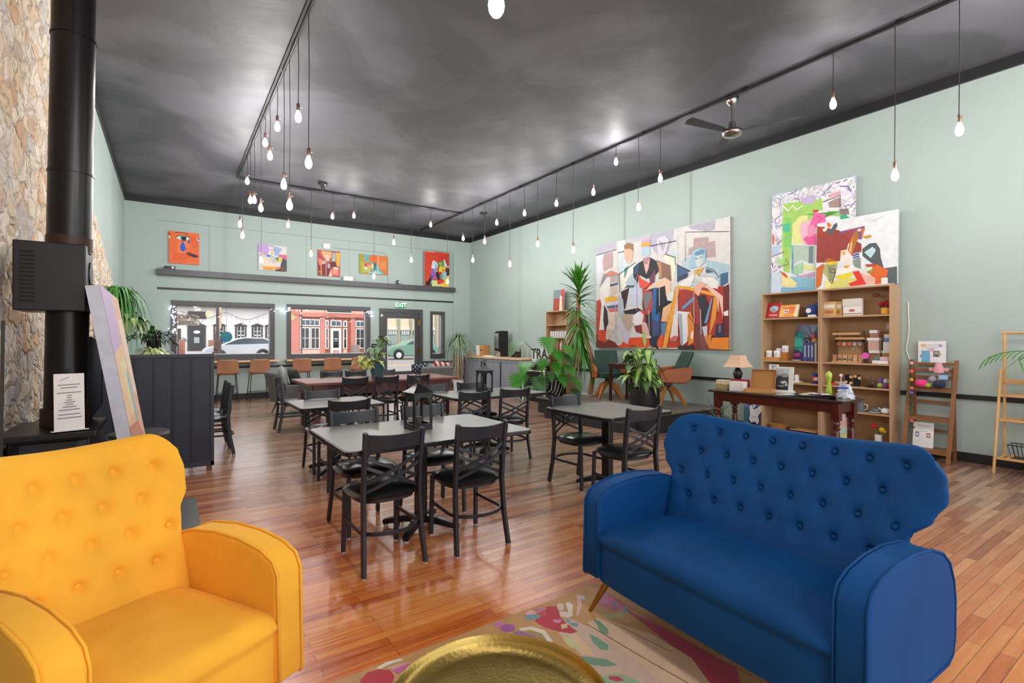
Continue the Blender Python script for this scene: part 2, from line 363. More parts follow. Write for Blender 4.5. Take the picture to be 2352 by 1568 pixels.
# door
f = MB(); f.box(4.84, 6.14, YB-.03, YB+.1, 2.2, 2.31); f.box(4.84, 4.95, YB-.03, YB+.1, 0, 2.2); f.box(6.03, 6.14, YB-.03, YB+.1, 0, 2.2)
dr = struct('door_1', f, M_trim)
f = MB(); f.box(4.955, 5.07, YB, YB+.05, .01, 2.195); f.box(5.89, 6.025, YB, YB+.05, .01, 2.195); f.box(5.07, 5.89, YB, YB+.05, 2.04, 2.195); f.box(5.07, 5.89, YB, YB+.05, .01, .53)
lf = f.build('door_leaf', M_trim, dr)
q = MB(); e = .018; q.box(5.07, 5.89, YB-.004, YB, 2.04-e, 2.04); q.box(5.07, 5.89, YB-.004, YB, .53, .53+e); q.box(5.07, 5.07+e, YB-.004, YB, .53, 2.04); q.box(5.89-e, 5.89, YB-.004, YB, .53, 2.04); q.build('glare_outline', M_white, lf)  # the door glass gets the same white strip imitating glare
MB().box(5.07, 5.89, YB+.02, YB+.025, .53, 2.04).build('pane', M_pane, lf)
for z in (1.93, 1.1, .25):
    MB().box(5.975, 6.055, YB-.036, YB-.03, z-.075, z+.075).build('hinge', M_brass, dr)
MB().lathe([(.02, 0), (.035, .01), (.03, .05), (.012, .055)], 12).build('door_handle', M_brass, lf, loc=(5.01, YB, 1.05), rot=(PI/2, 0, 0), smooth=40)
MB().box(4.87, 4.93, YB-.045, YB-.03, 2.08, 2.14).build('door_sensor', M_white, dr)
# trims, rails, ledges
struct('trim_1', MB().box(-.22, 7.14, YB-.17, YB, 2.87, 3.0), M_trim)             # deep picture ledge
struct('trim_2', MB().box(-.22, 7.14, YB-.02, YB, 2.555, 2.6), M_trimd)
struct('trim_3', MB().box(XL, -.22, YB-.07, YB-.05, .755, .80).box(-.22, 4.84, YB-.02, YB, .755, .80).box(6.14, 7.14, YB-.02, YB, .755, .80), M_trimd)
struct('trim_4', MB().box(XR-.02, XR, YF, YB-.05, .73, .785), M_trimd)
struct('trim_5', MB().box(XR-.035, XR, YF, YB, 4.43, ZC), M_trimd)
struct('trim_6', MB().box(XL, XR-.035, YB-.085, YB-.05, 4.43, ZC), M_trimd)
struct('trim_7', MB().box(XL, XL+.03, YF, YB-.085, 4.43, ZC), M_trimd)
struct('baseboard_right', MB().box(XR-.015, XR, YF, YB-.05, 0, .11), M_trimd)
struct('baseboard_back', MB().box(-.22, 4.84, YB-.015, YB, 0, .14).box(6.14, 7.14, YB-.015, YB, 0, .14), M_trimd)
struct('baseboard_left', MB().box(XL, XL+.015, YF, YB-.05, 0, .11), M_trimd)
tp = MB()
for x in (.79, 2.93, 4.01): tp.box(x-.012, x+.012, YB-.012, YB, 3.0, 4.08)
tp.tube([(3.6, YB-.015, 3.86), (4.95, YB-.015, 3.86), (5.05, YB-.015, 3.82), (5.09, YB-.015, 3.7), (5.09, YB-.015, 3.0)], .012)
struct('trim_8', tp, M_wall)
# stone cladding on the left wall with a sloping far edge, resting on the dark capped dado
from mathutils import noise as mn
def stone_pt(u, v):
    z = .9+v*(ZC-.9)
    yb = 7.2 if z >= 2.93 else 7.2+(2.93-z)/(2.93-1.9)*4.1 if z > 1.9 else 11.3
    y = YF+.5+u*(yb-YF-.5)
    p = Vector((0, y*4.2, z*4.2)); d, _ = mn.voronoi(p+mn.noise_vector(p*.6)*.6)
    h = min(1, (d[1]-d[0])*2.2)*.02+mn.fractal(Vector((0, y*7, z*7)), .8, 2, 4)*.012
    return (XL+.075+h*(1 if u < .999 else 0)+.0, y+(.03*mn.noise(Vector((0, z*5, 3))) if u > .98 else 0), z)
st = MB(); st.grid(stone_pt, 330, 130)
M_stone = stone_mat()
so = struct('stone_cladding', st, M_stone, smooth=180)
so2 = MB()
for k in range(24):
    pass
cap = MB(); cap.box(XL, XL+.14, YF, 11.3, .86, .9); struct('trim_9', cap, M_trimd, bevel=.004)
struct('hearth', MB().box(XL+.015, .2, 2.75, 5.3, 0, .02), mat('slate_tile', '5a5c5a', .5, noise=.2, nscale=3, bump=.2), bevel=.003)
# stage in the right rear, with a lower step along its front
M_stage = mat('stage_carpet_black', '2c2d30', .8, noise=.1)
sg = struct('stage', MB().box(6.05, XR-.016, 5.05, 7.95, 0, .27), M_stage)
sf = MB(); sf.box(6.02, XR-.016, 5.02, 7.98, .27, .3)
M_deck = mat('grey_deck', '8a857e', .45, col2='6f675f', nscale=4, stretch=(.25, 3, 1))
sf.build('deck', M_deck, sg)
s2 = MB(); s2.box(5.7, 6.05, 5.4, 7.3, 0, .15); struct('stage_step', s2, M_stage, bevel=.004)
# window bars (thin pale shelves under the two big windows)
M_bar = mat('maple_bar', 'e2bb98', .4, noise=.08, nscale=4, stretch=(.3, 2, 1))
for i, (a, b) in enumerate(((-.1, 2.24), (2.4, 4.52))):
    simple('window_bar', MB().box(a, b, YB-.33, YB-.03, .9, .94), M_bar, ('pale maple drinks bar under the white street window behind the divider', 'pale maple drinks bar under the window facing the salmon shop')[i], 'bar shelf', bevel=.004)
# ================================================================ ceiling tracks, pendants, fan
M_cond = mat('conduit', '3a3a3d', .35, metal=.6)
M_cord = mat('cord', '2b2825', .6)
M_sock = mat('copper_socket', 'a98a78', .35, metal=.8)
def bulb_shell(name, em):
    m = bpy.data.materials.new(name); m.use_nodes = True; n, l = nodes(m); n.remove(n['Principled BSDF'])
    t = n.new('ShaderNodeBsdfTransparent'); e = n.new('ShaderNodeEmission'); e.inputs[0].default_value = lin('fff2e2'); e.inputs[1].default_value = em
    x = n.new('ShaderNodeMixShader'); x.inputs[0].default_value = .12; l.new(t.outputs[0], x.inputs[1]); l.new(e.outputs[0], x.inputs[2]); l.new(x.outputs[0], n['Material Output'].inputs[0]); return m
M_bulb = bulb_shell('lit_bulb', 30)
LAMP = bpy.data.lights.new('bulb_filament', 'POINT'); LAMP.energy = BULB; LAMP.shadow_soft_size = .022; LAMP.color = (1, .975, .95)
def filament(t, z=-.006):
    o = bpy.data.objects.new('filament_light', LAMP); C.objects.link(o); o.parent = t; o.location = (0, 0, z)
def track(name, a, b, label):
    a = Vector(a); b = Vector(b); t = thing(name, label, 'ceiling track', a)
    d = b-a; m = MB(); m.tube([(0, 0, 0), d], .02, 8); m.build('conduit_pipe', M_cond, t, smooth=60)
    s = Vector((-d.y, d.x, 0)).normalized()*.035; m = MB(); n = int(d.length/.25)
    m.tube([d*(k/n)+s+Vector((0, 0, -.012-.022*abs(math.sin(k*1.3)))) for k in range(n+1)], .007, 5); m.build('cable', M_cord, t, smooth=60)
    k = int(d.length/1.5)
    for i in range(k+1): p = d*(i/max(1, k)); MB().box(p.x-.025, p.x+.025, p.y-.025, p.y+.025, -.01, .03).build('bracket', M_cond, t)
ZT = 4.53
track('light_track', (1.09, -2.9, ZT), (1.09, 10.86, ZT), 'long dark conduit track running down the left side of the ceiling')
track('light_track', (1.12, 10.9, ZT), (5.88, 10.9, ZT), 'short dark conduit track crossing the ceiling near the street wall')
track('light_track', (5.92, -2.9, ZT), (5.92, 13.2, ZT), 'long dark conduit track running down the right side of the ceiling')
def pendant(x, y, z, label, vivid=True):
    t = thing('pendant_bulb', label, 'pendant light', (x, y, z), 0, 'bare bulb pendants')
    L = ZT-.02-z
    m = MB(); m.tube([(0, 0, L), (.006, 0, L*.6+.04), (0, .004, .13)], .004, 5); m.build('cord', M_cord, t)
    m = MB(); m.lathe([(.008, .14), (.016, .13), (.018, .075), (.016, .06)], 10); m.tube([(.016, 0, .1), (.036, 0, .1)], .004, 5); m.build('socket', M_sock, t, smooth=50)
    m = MB(); m.lathe([(.013, .062), (.018, .045), (.03, .015), (.0335, -.012), (.03, -.036), (.018, -.054), (.004, -.06)], 12)
    m.build('bulb', M_bulb if vivid else mat('dim_bulb', 'fff3e4', .2, emit=3), t, smooth=80)
    if vivid: filament(t)
ORD = 'nearest second third fourth fifth sixth seventh eighth ninth tenth eleventh twelfth thirteenth fourteenth fifteenth sixteenth'.split()
def dropword(z): return 'short' if z > 3.85 else 'medium' if z > 3.3 else 'long'
LB = [(5.01, 3.1), (5.47, 3.7), (5.92, 2.9), (6.25, 3.21), (6.67, 4.02), (7.21, 3.83), (7.61, 4.13), (8.0, 3.32), (8.67, 3.59), (9.13, 3.69), (9.51, 4.1), (10.18, 3.3), (10.58, 3.58)]
for i, (y, z) in enumerate(LB): pendant(1.09, y, z, 'glowing bare bulb on a %s cord, %s to the camera along the left ceiling track' % (dropword(z), ORD[i]))
BBK = [(1.49, 2.99), (1.98, 3.74), (2.42, 3.2), (2.85, 4.03), (3.3, 4.11), (3.74, 2.83), (4.2, 3.63), (4.62, 3.27), (5.11, 4.15), (5.55, 2.83)]
OL = 'leftmost,second,third,fourth,fifth,sixth,seventh,eighth,ninth,rightmost'.split(',')
for i, (x, z) in enumerate(BBK): pendant(x, 10.9, z, 'glowing bulb on a %s cord, %s from the left on the crosswise ceiling track' % (dropword(z), OL[i]))
RB = [(1.48, 3.33), (1.97, 3.05), (2.53, 3.97), (4.84, 3.78), (5.25, 3.45), (5.72, 4.28), (6.24, 3.92), (6.75, 3.02), (7.22, 3.95), (7.79, 3.29), (8.23, 3.98), (8.76, 3.02), (9.27, 3.99), (9.78, 3.66), (10.32, 3.31), (10.79, 3.9)]
for i, (y, z) in enumerate(RB): pendant(5.92, y, z, ('clear dim bulb on a long cord, ' if i == 7 else 'glowing bare bulb on a %s cord, ' % dropword(z))+'%s to the camera along the right ceiling track' % ORD[i], i != 7)
pendant(1.09, 1.71, 2.78, 'single bright bulb at the top middle of the view on the left ceiling track')
for i, (y, z) in enumerate([(1.0, 3.3), (.45, 3.7), (-.1, 3.0), (-.7, 3.5), (-1.3, 2.9), (-1.9, 3.6), (-2.5, 3.1)]):  # bulbs added out of view on both tracks to brighten the foreground
    pendant(1.09, y, z, 'added bulb behind the viewpoint on the left ceiling track, %s toward the back' % (['first', 'second', 'third', 'fourth', 'fifth', 'sixth', 'seventh'][i]))
    pendant(5.92, y, z if i else 4.15, 'unseen bulb beyond the view edge on the right ceiling track, %s toward the back' % (['first', 'second', 'third', 'fourth', 'fifth', 'sixth', 'seventh'][i]))  # also added; only the first follows a halo at the view edge
# ceiling fan at rest
t = thing('ceiling_fan', 'brushed nickel ceiling fan with dark blades on a downrod by the right track', 'fan', (6.0, 3.76, 4.12))
MB().box(-.06, .06, -.06, .06, .4, .44).build('mount', M_cond, t)
MB().lathe([(.075, .4), (.07, .36), (.035, .32), (.02, .31)], 20).build('canopy', M_chrome, t, smooth=50)
MB().tube([(0, 0, .31), (0, 0, .1)], .015, 10).build('downrod', M_chrome, t, smooth=60)
MB().lathe([(.04, .11), (.055, .03), (.12, 0), (.13, -.03), (.115, -.06), (.05, -.085), (.005, -.09)], 24).build('motor_housing', M_chrome, t, smooth=50)
for k in range(3):
    a = k*2*PI/3+.9; m = MB(); m.M = Matrix.Rotation(a, 4, 'Z') @ Matrix.Rotation(.2, 4, 'X')
    m.prism([(.1, -.02), (.2, -.045), (.75, -.065), (.78, 0), (.75, .065), (.2, .045), (.1, .02)], -.018, -.01)
    m.build('blade', mat('fan_blade', '2f3033', .5), t)
for x, y, l in ((2.54, 10.43, 'small dark smoke detector on the ceiling above the crosswise track'), (6.39, 10.62, 'small dark smoke detector on the ceiling beside the right track')):
    simple('smoke_detector', MB().lathe([(.09, ZC), (.085, ZC-.04), (.04, ZC-.06), (.03, ZC-.12), (.012, ZC-.16)], 16, (x, y, 0)), M_cond, l, 'smoke detector', smooth=40)
# ================================================================ café tables
M_cast = mat('cast_black', '141518', .35)
def cafe_table(name, label, x0, x1, y0, y1, feet=4, z=.75):
    cx, cy = (x0+x1)/2, (y0+y1)/2; w, h = x1-x0, y1-y0
    t = thing(name, label, 'table', (cx, cy, 0), 0, 'black pedestal café tables')
    MB().prism(rrect(w, h, .06), z-.032, z-.003).build('edge_band', M_tabedge, t, bevel=.004)
    MB().prism(rrect(w-.016, h-.016, .055), z-.003, z).build('tabletop', M_tabletop, t)
    MB().box(-.2, .2, -.2, .2, z-.05, z-.033).build('mounting_plate', M_cast, t)
    MB().box(-.035, .035, -.05, .05, .05, z-.05).build('column', M_cast, t, bevel=.012)
    for k in range(4):
        a = PI/4+k*PI/2 if feet == 4 else k*PI/2
        c, s = math.cos(a), math.sin(a); L = .3
        m = MB(); m.tube([(0, 0, .085), (c*.12, s*.12, .075), (c*L*.85, s*L*.85, .045), (c*L, s*L, .03)], [1, 1, .8, .7], rect=(.06, .05))
        ft = m.build('foot', M_cast, t, bevel=.006)
        MB().lathe([(.018, 0), (.018, .022)], 10, (c*L*.93, s*L*.93, 0)).build('glide', M_glide, ft)
    return t
cafe_table('cafe_table', 'long dark café table in the front holding a lantern with four chairs tucked in', .87, 2.27, 3.03, 4.02, 4)
cafe_table('cafe_table', 'small bright reflecting café table left of centre in front of the long wooden table', 1.06, 1.92, 5.2, 6.02)
cafe_table('cafe_table', 'dark café table in the middle holding the farther lantern', 2.72, 4.05, 5.1, 5.98)
cafe_table('cafe_table', 'square dark café table beside the low stage with a chair at either side', 3.1, 3.97, 3.08, 3.98)
cafe_table('cafe_table', 'café table behind the navy divider, only its pale corner showing', -.35, .47, 7.1, 7.9)
# ================================================================ cross-back chairs
def make_chair():
    t = thing('cross_back_chair', 'x', 'chair')
    for s in (-1, 1):
        ob = MB(); ob.tube([(s*.2, -.245, .005), (s*.188, -.205, .22), (s*.182, -.185, .45), (s*.182, -.2, .65), (s*.185, -.235, .865)], 1, rect=(.026, .04), up=(0, 1, 0))
        L = ob.build('rear_post', M_black, t, smooth=40, bevel=.005)
        MB().lathe([(.014, 0), (.014, .012)], 10, (s*.2, -.245, 0)).build('glide', M_glide, L)
        ob = MB(); ob.tube([(s*.185, .2, .008), (s*.18, .185, .44)], 1, rect=(.028, .028), up=(0, 1, 0))
        L = ob.build('leg', M_black, t, bevel=.005)
        MB().lathe([(.014, 0), (.014, .012)], 10, (s*.185, .2, 0)).build('glide', M_glide, L)
    def curve(u, z):   # back is bowed backwards between the posts
        y = -.2-(z-.65)*.16 if z > .65 else -.185-(z-.45)*.075
        return y-.035*(1-u*u)
    m = MB()
    for k in range(12):
        u0, u1 = -1+k/6, -1+(k+1)/6
        vs = []
        for u in (u0, u1):
            zt = .853-.012*(1-u*u); zb = .752+.006*(1-u*u)
            for z in (zb, zt):
                for dy in (-.009, .009): vs.append((u*.175, curve(u, z)+dy, z))
        m.add(vs, [(0, 2, 6, 4), (1, 5, 7, 3), (0, 4, 5, 1), (2, 3, 7, 6)])
    m.build('top_rail', M_black, t, smooth=40)
    for s in (-1, 1):
        for dz in (.0, .055):
            pts = []
            for k in range(9):
                u = -1+k/4; z = .705-dz-(k/8)*.155; pts.append((s*u*.175, curve(u, z)+(.006 if s > 0 else -.006), z))
            MB().tube(pts, 1, rect=(.021, .009), up=(0, 1, 0)).build('cross_bar', M_black, t, smooth=40)
    def seat(z0, z1, crown, g):
        m = MB()
        def prof(a):
            c, s = math.cos(a), math.sin(a); p = 3.2
            r = (abs(c)**p+abs(s)**p)**(-1/p); w = .222*(1+.05*s); return r*c*(w+g), r*s*(.212+g)
        def top(u, v):
            a = 2*PI*u; x, y = prof(a); k = v
            edge = 1-(k**6)
            return (x*k, y*k, z1-.022+crown*(1-k**2.2)+.022*edge**.5)
        m.grid(lambda u, v: top(u, 1-v), 36, 12)
        m.grid(lambda u, v: (prof(2*PI*u)[0]*(1-.04*v), prof(2*PI*u)[1]*(1-.04*v), z1-.022-(z1-.022-z0)*v), 36, 2)
        return m
    seat(.44, .478, .02, .0).build('seat', M_vinyl, t, smooth=180)
    m = MB(); m.tube([(.185*math.cos(a)*(abs(math.cos(a))**3+abs(math.sin(a))**3)**(-1/3), .185*math.sin(a)*(abs(math.cos(a))**3+abs(math.sin(a))**3)**(-1/3), .428) for a in [2*PI*k/24 for k in range(24)]], 1, rect=(.012, .024), up=(0, 0, 1), closed=True)
    m.build('seat_frame', M_black, t, smooth=40)
    m = MB(); pts = [(.185, .19, .245)]+[(.19*math.cos(a), -.13-.13*math.sin(a) if math.sin(a) > 0 else -.13, .245) for a in [PI*k/12 for k in range(13)]]+[(-.185, .19, .245)]
    m.tube(pts, 1, rect=(.01, .022), up=(0, 0, 1)); m.build('stretcher', M_black, t, smooth=40)
    return t
ch0 = make_chair(); CH = [ch0]
def chair(x, y, rz, label, first=[1]):
    if first[0]: first[0] = 0; c = ch0; c.location = (x, y, 0); c.rotation_euler = (0, 0, rz); c['label'] = label; c['group'] = 'black cross-back café chairs'; return c
    return dup(ch0, (x, y, 0), rz, label, 'black cross-back café chairs')
N, S, E_, W_ = 0, PI, -PI/2, PI/2
chair(1.15, 3.21, .02, 'near-side black chair at the front lantern table, the left one nearest the yellow chair')
chair(1.76, 3.16, -.02, 'near-side black chair at the front lantern table, the right one')
chair(1.24, 3.83, S+.03, 'black cross-back chair behind the front lantern table, left one')
chair(1.83, 3.85, S-.02, 'black cross-back chair behind the front lantern table, half hidden by the lantern')
chair(1.42, 5.05, .0, 'black cross-back chair at the near side of the small bright café table')
chair(1.44, 5.72, S, 'black cross-back chair at the far side of the small bright café table')
chair(2.8, 5.06, 0, 'near-side black chair at the middle lantern table, the left one')
chair(3.38, 5.08, -.1, 'near-side black chair at the middle lantern table, the right one nearest the stage')
chair(2.82, 5.7, S, 'far-side black chair at the middle lantern table, the left one')
chair(3.36, 5.7, S, 'far-side black chair directly behind the farther lantern')
chair(3.36, 3.72, S+.04, 'black cross-back chair at the far left side of the square table by the stage')
chair(3.28, 3.07, -.03, 'near-side black chair at the square table, behind the blue sofa arm')
for i, x in enumerate((2.34, 2.83, 3.36)): chair(x, 7.88, .02*i, 'black chair on the near side of the long wooden table, '+('left one', 'middle one', 'right one')[i])
for i, x in enumerate((2.42, 2.86, 3.42)): chair(x, 9.1, S, 'black chair on the far side of the long table, '+('left one', 'middle one by the teal pot', 'right one')[i])
chair(1.62, 8.5, E_, 'black cross-back chair at the left head of the long wooden table beside the grey armchair')
chair(.42, 7.3, W_, 'black cross-back chair beside the end of the navy divider, seen edge-on')
chair(.42, 7.85, W_, 'black cross-back chair behind the navy divider, partly hidden beyond the edge-on chair')
# ================================================================ lanterns
def lantern(loc, rz, label):
    t = thing('lantern', label, 'lantern', loc, rz, 'black arched lanterns')
    m = MB(); m.box(-.08, .08, -.08, .08, 0, .02); m.build('base', M_cast, t, bevel=.003)
    for k in range(4):
        m = MB(); m.M = Matrix.Rotation(k*PI/2, 4, 'Z')
        z0, z1 = .02, .275
        m.box(-.078, -.058, -.078, -.07, z0, z1); m.box(.058, .078, -.078, -.07, z0, z1); m.box(-.058, .058, -.078, -.07, z0, .045)
        arc = [(-.058, .19)]+[(-.058+.058*(1-math.cos(a)), .19+.055*math.sin(a)) for a in [PI/2*i/6 for i in range(1, 7)]]
        arc += [(-x, z) for x, z in arc[::-1][1:]]
        for (xa, za), (xb, zb) in zip(arc, arc[1:]):
            m.add([(xa, -.078, za), (xb, -.078, zb), (xb, -.078, z1), (xa, -.078, z1), (xa, -.07, za), (xb, -.07, zb), (xb, -.07, z1), (xa, -.07, z1)], [(0, 1, 2, 3), (7, 6, 5, 4), (0, 4, 5, 1)])
        m.build('side_frame', M_cast, t)
    def roof(u, v):
        s = [(-1, -1), (1, -1), (1, 1), (-1, 1)]; k = int(u*4) % 4; f = u*4-int(u*4) if u < 1 else 0
        a, b = s[k], s[(k+1) % 4]; r = .09*(1-v)**1.5*.86+.012; z = .275+.075*v
        return ((a[0]+(b[0]-a[0])*f)*r, (a[1]+(b[1]-a[1])*f)*r, z)
    m = MB(); m.grid(roof, 16, 8); m.box(-.09, .09, -.09, .09, .27, .278); m.build('roof', M_cast, t)
    m = MB(); m.lathe([(.012, .345), (.02, .36), (.012, .372), (.004, .385)], 10); m.build('finial', M_cast, t, smooth=60)
    m = MB(); m.tube([(.028*math.cos(a), 0, .385+.028*math.sin(a)) for a in [2*PI*k/16 for k in range(16)]], .0035, 6, closed=True, up=(0, 1, 0)); m.build('ring', M_cast, t, smooth=60)
    m = MB(); m.lathe([(.03, .02), (.03, .09), (.028, .092)], 14); m.build('candle', mat('smoke_candle', '3b3430', .5), t, smooth=40)
lantern((1.56, 3.55, .75), .1, 'black arched metal lantern standing on the front café table')
lantern((3.4, 5.62, .75), .1, 'black arched metal lantern standing on the middle café table farther back')
# ================================================================ tufted wing sofa and armchair
def velvet(name, c, c2, sheen, rough):
    m = mat(name, c, rough, sheen=sheen, col2=c2, spec=.2, bump=.06, bscale=90)
    n, l = nodes(m); b = n['Principled BSDF']
    tc = n.new('ShaderNodeTexCoord'); q = n.new('ShaderNodeTexNoise'); q.inputs['Scale'].default_value = 3; q.inputs['Detail'].default_value = 3; l.new(tc.outputs['Object'], q.inputs['Vector'])
    r = n.new('ShaderNodeMapRange'); r.inputs[1].default_value = .3; r.inputs[2].default_value = .7; r.inputs[3].default_value = .86; r.inputs[4].default_value = 1.12; l.new(q.outputs['Fac'], r.inputs[0])
    s = n.new('ShaderNodeVectorMath'); s.operation = 'SCALE'; s.inputs[0].default_value = lin(c)[:3]; l.new(r.outputs[0], s.inputs['Scale']); l.new(s.outputs[0], b.inputs['Base Color'])
    return m
def tufted(name, label, cat, loc, rz, Wd, M, legM, nb, zb, cols, hb, hn, zw=.82, zt=1.0, sag=.045):
    t = thing(name, label, cat, loc, rz); hw = Wd/2; aw = .105; D = .35
    # backrest: shaped closed pillow, wings curving forward
    def half(v):   # half width against height
        z = .4+v*.6
        pts = [(.4, hb), (zw-.24, hb), (zw-.16, hb+.01), (zw-.08, (hb+hn[0])/2+.02), (zw, hn[0]), (zw+.08, hn[0]-.01), (1.0, hn[1])]
        for (a, p), (b, q) in zip(pts, pts[1:]):
            if z <= b+1e-6: f = (z-a)/(b-a); f = f*f*(3-2*f); return p+(q-p)*f
        return hn[1]
    def mid(u, v):
        U = 2*u-1; hwv = half(v)
        z = .4+v*(zt-.4-sag*(1-abs(U)**2.2)*v)
        z -= .05*max(0, (abs(U)-.8)/.2)**2.5*v**5
        yb = .17+(z-.4)*.50
        return U*hwv, yb-.13*abs(U)**3.2*(v**.6), z
    def warp(k, n):  # denser near the ends
        x = 2*k-1; return .5+.5*math.copysign(1-(1-abs(x))**1.6, x)
    buttons = []
    for r, z in enumerate(zb):
        k = nb - (r % 2); 
        for i in range(k):
            buttons.append(((i-(k-1)/2)*cols, z))
    px, pz = cols, abs(zb[0]-zb[1])
    def front(u, v):
        u = warp(u, 0); v = warp(v, 0); x, y, z = mid(u, v)
        U, V = abs(2*u-1), abs(2*v-1); p = max(0, (1-U**8))**.5*max(0, (1-V**9))**.5
        if v < .5: p = max(0, 1-U**8)**.5
        d = 0; inside = max(0, 1-max(0, (abs(x)-(nb-1)/2*px)/.1))*(1 if z > zb[-1]-.02 else max(0, 1-(zb[-1]-z)/.06))
        for bx, bz in buttons:
            r2 = (x-bx)**2+(z-bz)**2
            if r2 < .01: d = max(d, .022*math.exp(-r2/(.017**2))+.012*math.exp(-r2/(.040**2)))
        # diagonal folds between the buttons
        a = (x-((nb-1) % 2)*px/2)/px; b = (z-zb[0])/(2*pz)
        for q in (a+b, a-b):
            f = abs(q-round(q)); d += .0035*math.exp(-(f*px/.016)**2)*inside*(1 if zb[-1]-.02 < z < zb[0]+.03 else 0)
        return (x, y-.055*p+d*p, z)
    def back(u, v):
        u = warp(u, 0); v = warp(v, 0); x, y, z = mid(u, v)
        U, V = abs(2*u-1), abs(2*v-1); p = max(0, (1-U**8))**.5*(max(0, (1-V**9))**.5 if v > .5 else 1)
        return (x, y+.055*p, z)
    nu, nv = int(Wd*130), 84
    m = MB(); m.grid(front, nu, nv); m.grid(back, nu//2, nv//2, flip=True); bk = m.build('backrest', M, t, smooth=180)
    # lower body behind the seat
    m = MB(); m.box(-hb, hb, .1, .26, .2, .42); m.build('back_base', M, t, bevel=.02)
    for bx, bz in buttons:
        u = (bx/half((bz-.4)/.6)+1)/2; v = (bz-.4)/.57; x, y, z = mid(min(.98, max(.02, u)), v)
        MB().ball((bx, y-.055+.026, bz), .0125, 10, sc=(1, .55, 1)).build('button', M, bk, smooth=180)
    # seat with crowned front
    iw = hw-aw
    def seatf(u, v):   # v 0 bottom front -> front face -> top -> back
        x = (2*u-1)*iw; e = max(0, 1-abs(2*u-1)**6)
        if v < .35: k = v/.35; return (x, -D-.028*math.sin(PI*min(1, k*.5+.25))*e+.01, .2+k*.2)
        if v < .55: k = (v-.35)/.2; a = k*PI/2; return (x, -D-.015*e+.06*(1-math.cos(a))-.005, .4+(.045+.022*e)*math.sin(a))
        k = (v-.55)/.45; return (x, -D+.055+k*.56, .445+.022*e+.02*e*math.sin(PI*k*.9)-.015*k)
    m = MB(); m.grid(seatf, 40, 40); m.box(-iw, iw, -D+.01, .2, .2, .26); m.build('seat', M, t, smooth=180)
    prof = [(-D-.01, .215), (-D, .2), (.3, .2), (.345, .22), (.365, .28), (.37, .42), (.355, .5), (.315, .575), (.25, .625), (.15, .66), (0, .678), (-.14, .675), (-.26, .655), (-.325, .625), (-.35, .58)]
    for s in (-1, 1):
        x0, x1 = (hw-aw, hw) if s > 0 else (-hw, -hw+aw)
        m = MB(); m.prism(prof, x0, x1, 'x'); a = m.build('armrest', M, t, bevel=.016, smooth=50)
        xo = x1-.004 if s > 0 else x0+.004
        MB().tube([(xo, y, z) for y, z in prof], .0055, 6, closed=True, up=(1, 0, 0)).build('piping', M, a, smooth=180)
        xi = x0+.004 if s > 0 else x1-.004
        MB().tube([(xi, y, z) for y, z in prof[7:]+prof[:1]], .004, 6, up=(1, 0, 0)).build('piping', M, a, smooth=180)
    for sx in (-1, 1):
        for sy in (-1, 1):
            m = MB(); m.tube([(sx*(hw-.11), sy*(.27 if sy < 0 else .24), .2), (sx*(hw-.02), sy*(.33 if sy < 0 else .31), .0)], [.02, .009], 12)
            m.build('leg', legM, t, smooth=60)
    return t
M_blue = velvet('blue_velvet', '013f78', '2f8fd0', .14, .7)
M_yell = velvet('yellow_velvet', 'f2b138', 'ffe08a', .35, .8)
M_wleg = mat('walnut_leg', '7a4a20', .4)
tufted('tufted_sofa', 'deep blue velvet tufted wing-back sofa with slim gold legs', 'sofa', (2.12, 1.29, .012), -PI/2-.03, 1.305, M_blue, M_brass, 8, (.9, .79, .68, .57), .145, .55, (.66, .605))
tufted('tufted_armchair', 'bright yellow velvet tufted wing-back armchair with wooden legs', 'armchair', (-.096, 2.076, .02), math.radians(29), .745, M_yell, M_wleg, 5, (.89, .78, .67, .56), .12, .275, (.33, .30), .87, 1.025, .03)
# ================================================================ brass tray table
t = thing('tray_table', 'round hammered brass tray table in the foreground on the floral rug', 'coffee table', (.724, 1.124, .012))
m = MB(); m.lathe([(.004, .415), (.24, .415), (.285, .42), (.294, .436), (.298, .448), (.302, .452), (.306, .448), (.304, .436), (.292, .41), (.24, .402), (.004, .402)], 72)
m.build('tray', mat('hammered_brass', 'a38a4c', .34, 1, noise=.15, nscale=6, bump=.14, bscale=80), t, smooth=60)
for k in range(3):
    a = k*2*PI/3+.4; m = MB(); m.tube([(.2*math.cos(a), .2*math.sin(a), .395), (.05*math.cos(a), .05*math.sin(a), .2), (.22*math.cos(a), .22*math.sin(a), .008)], .009, 8); m.build('leg', M_brass, t, smooth=60)
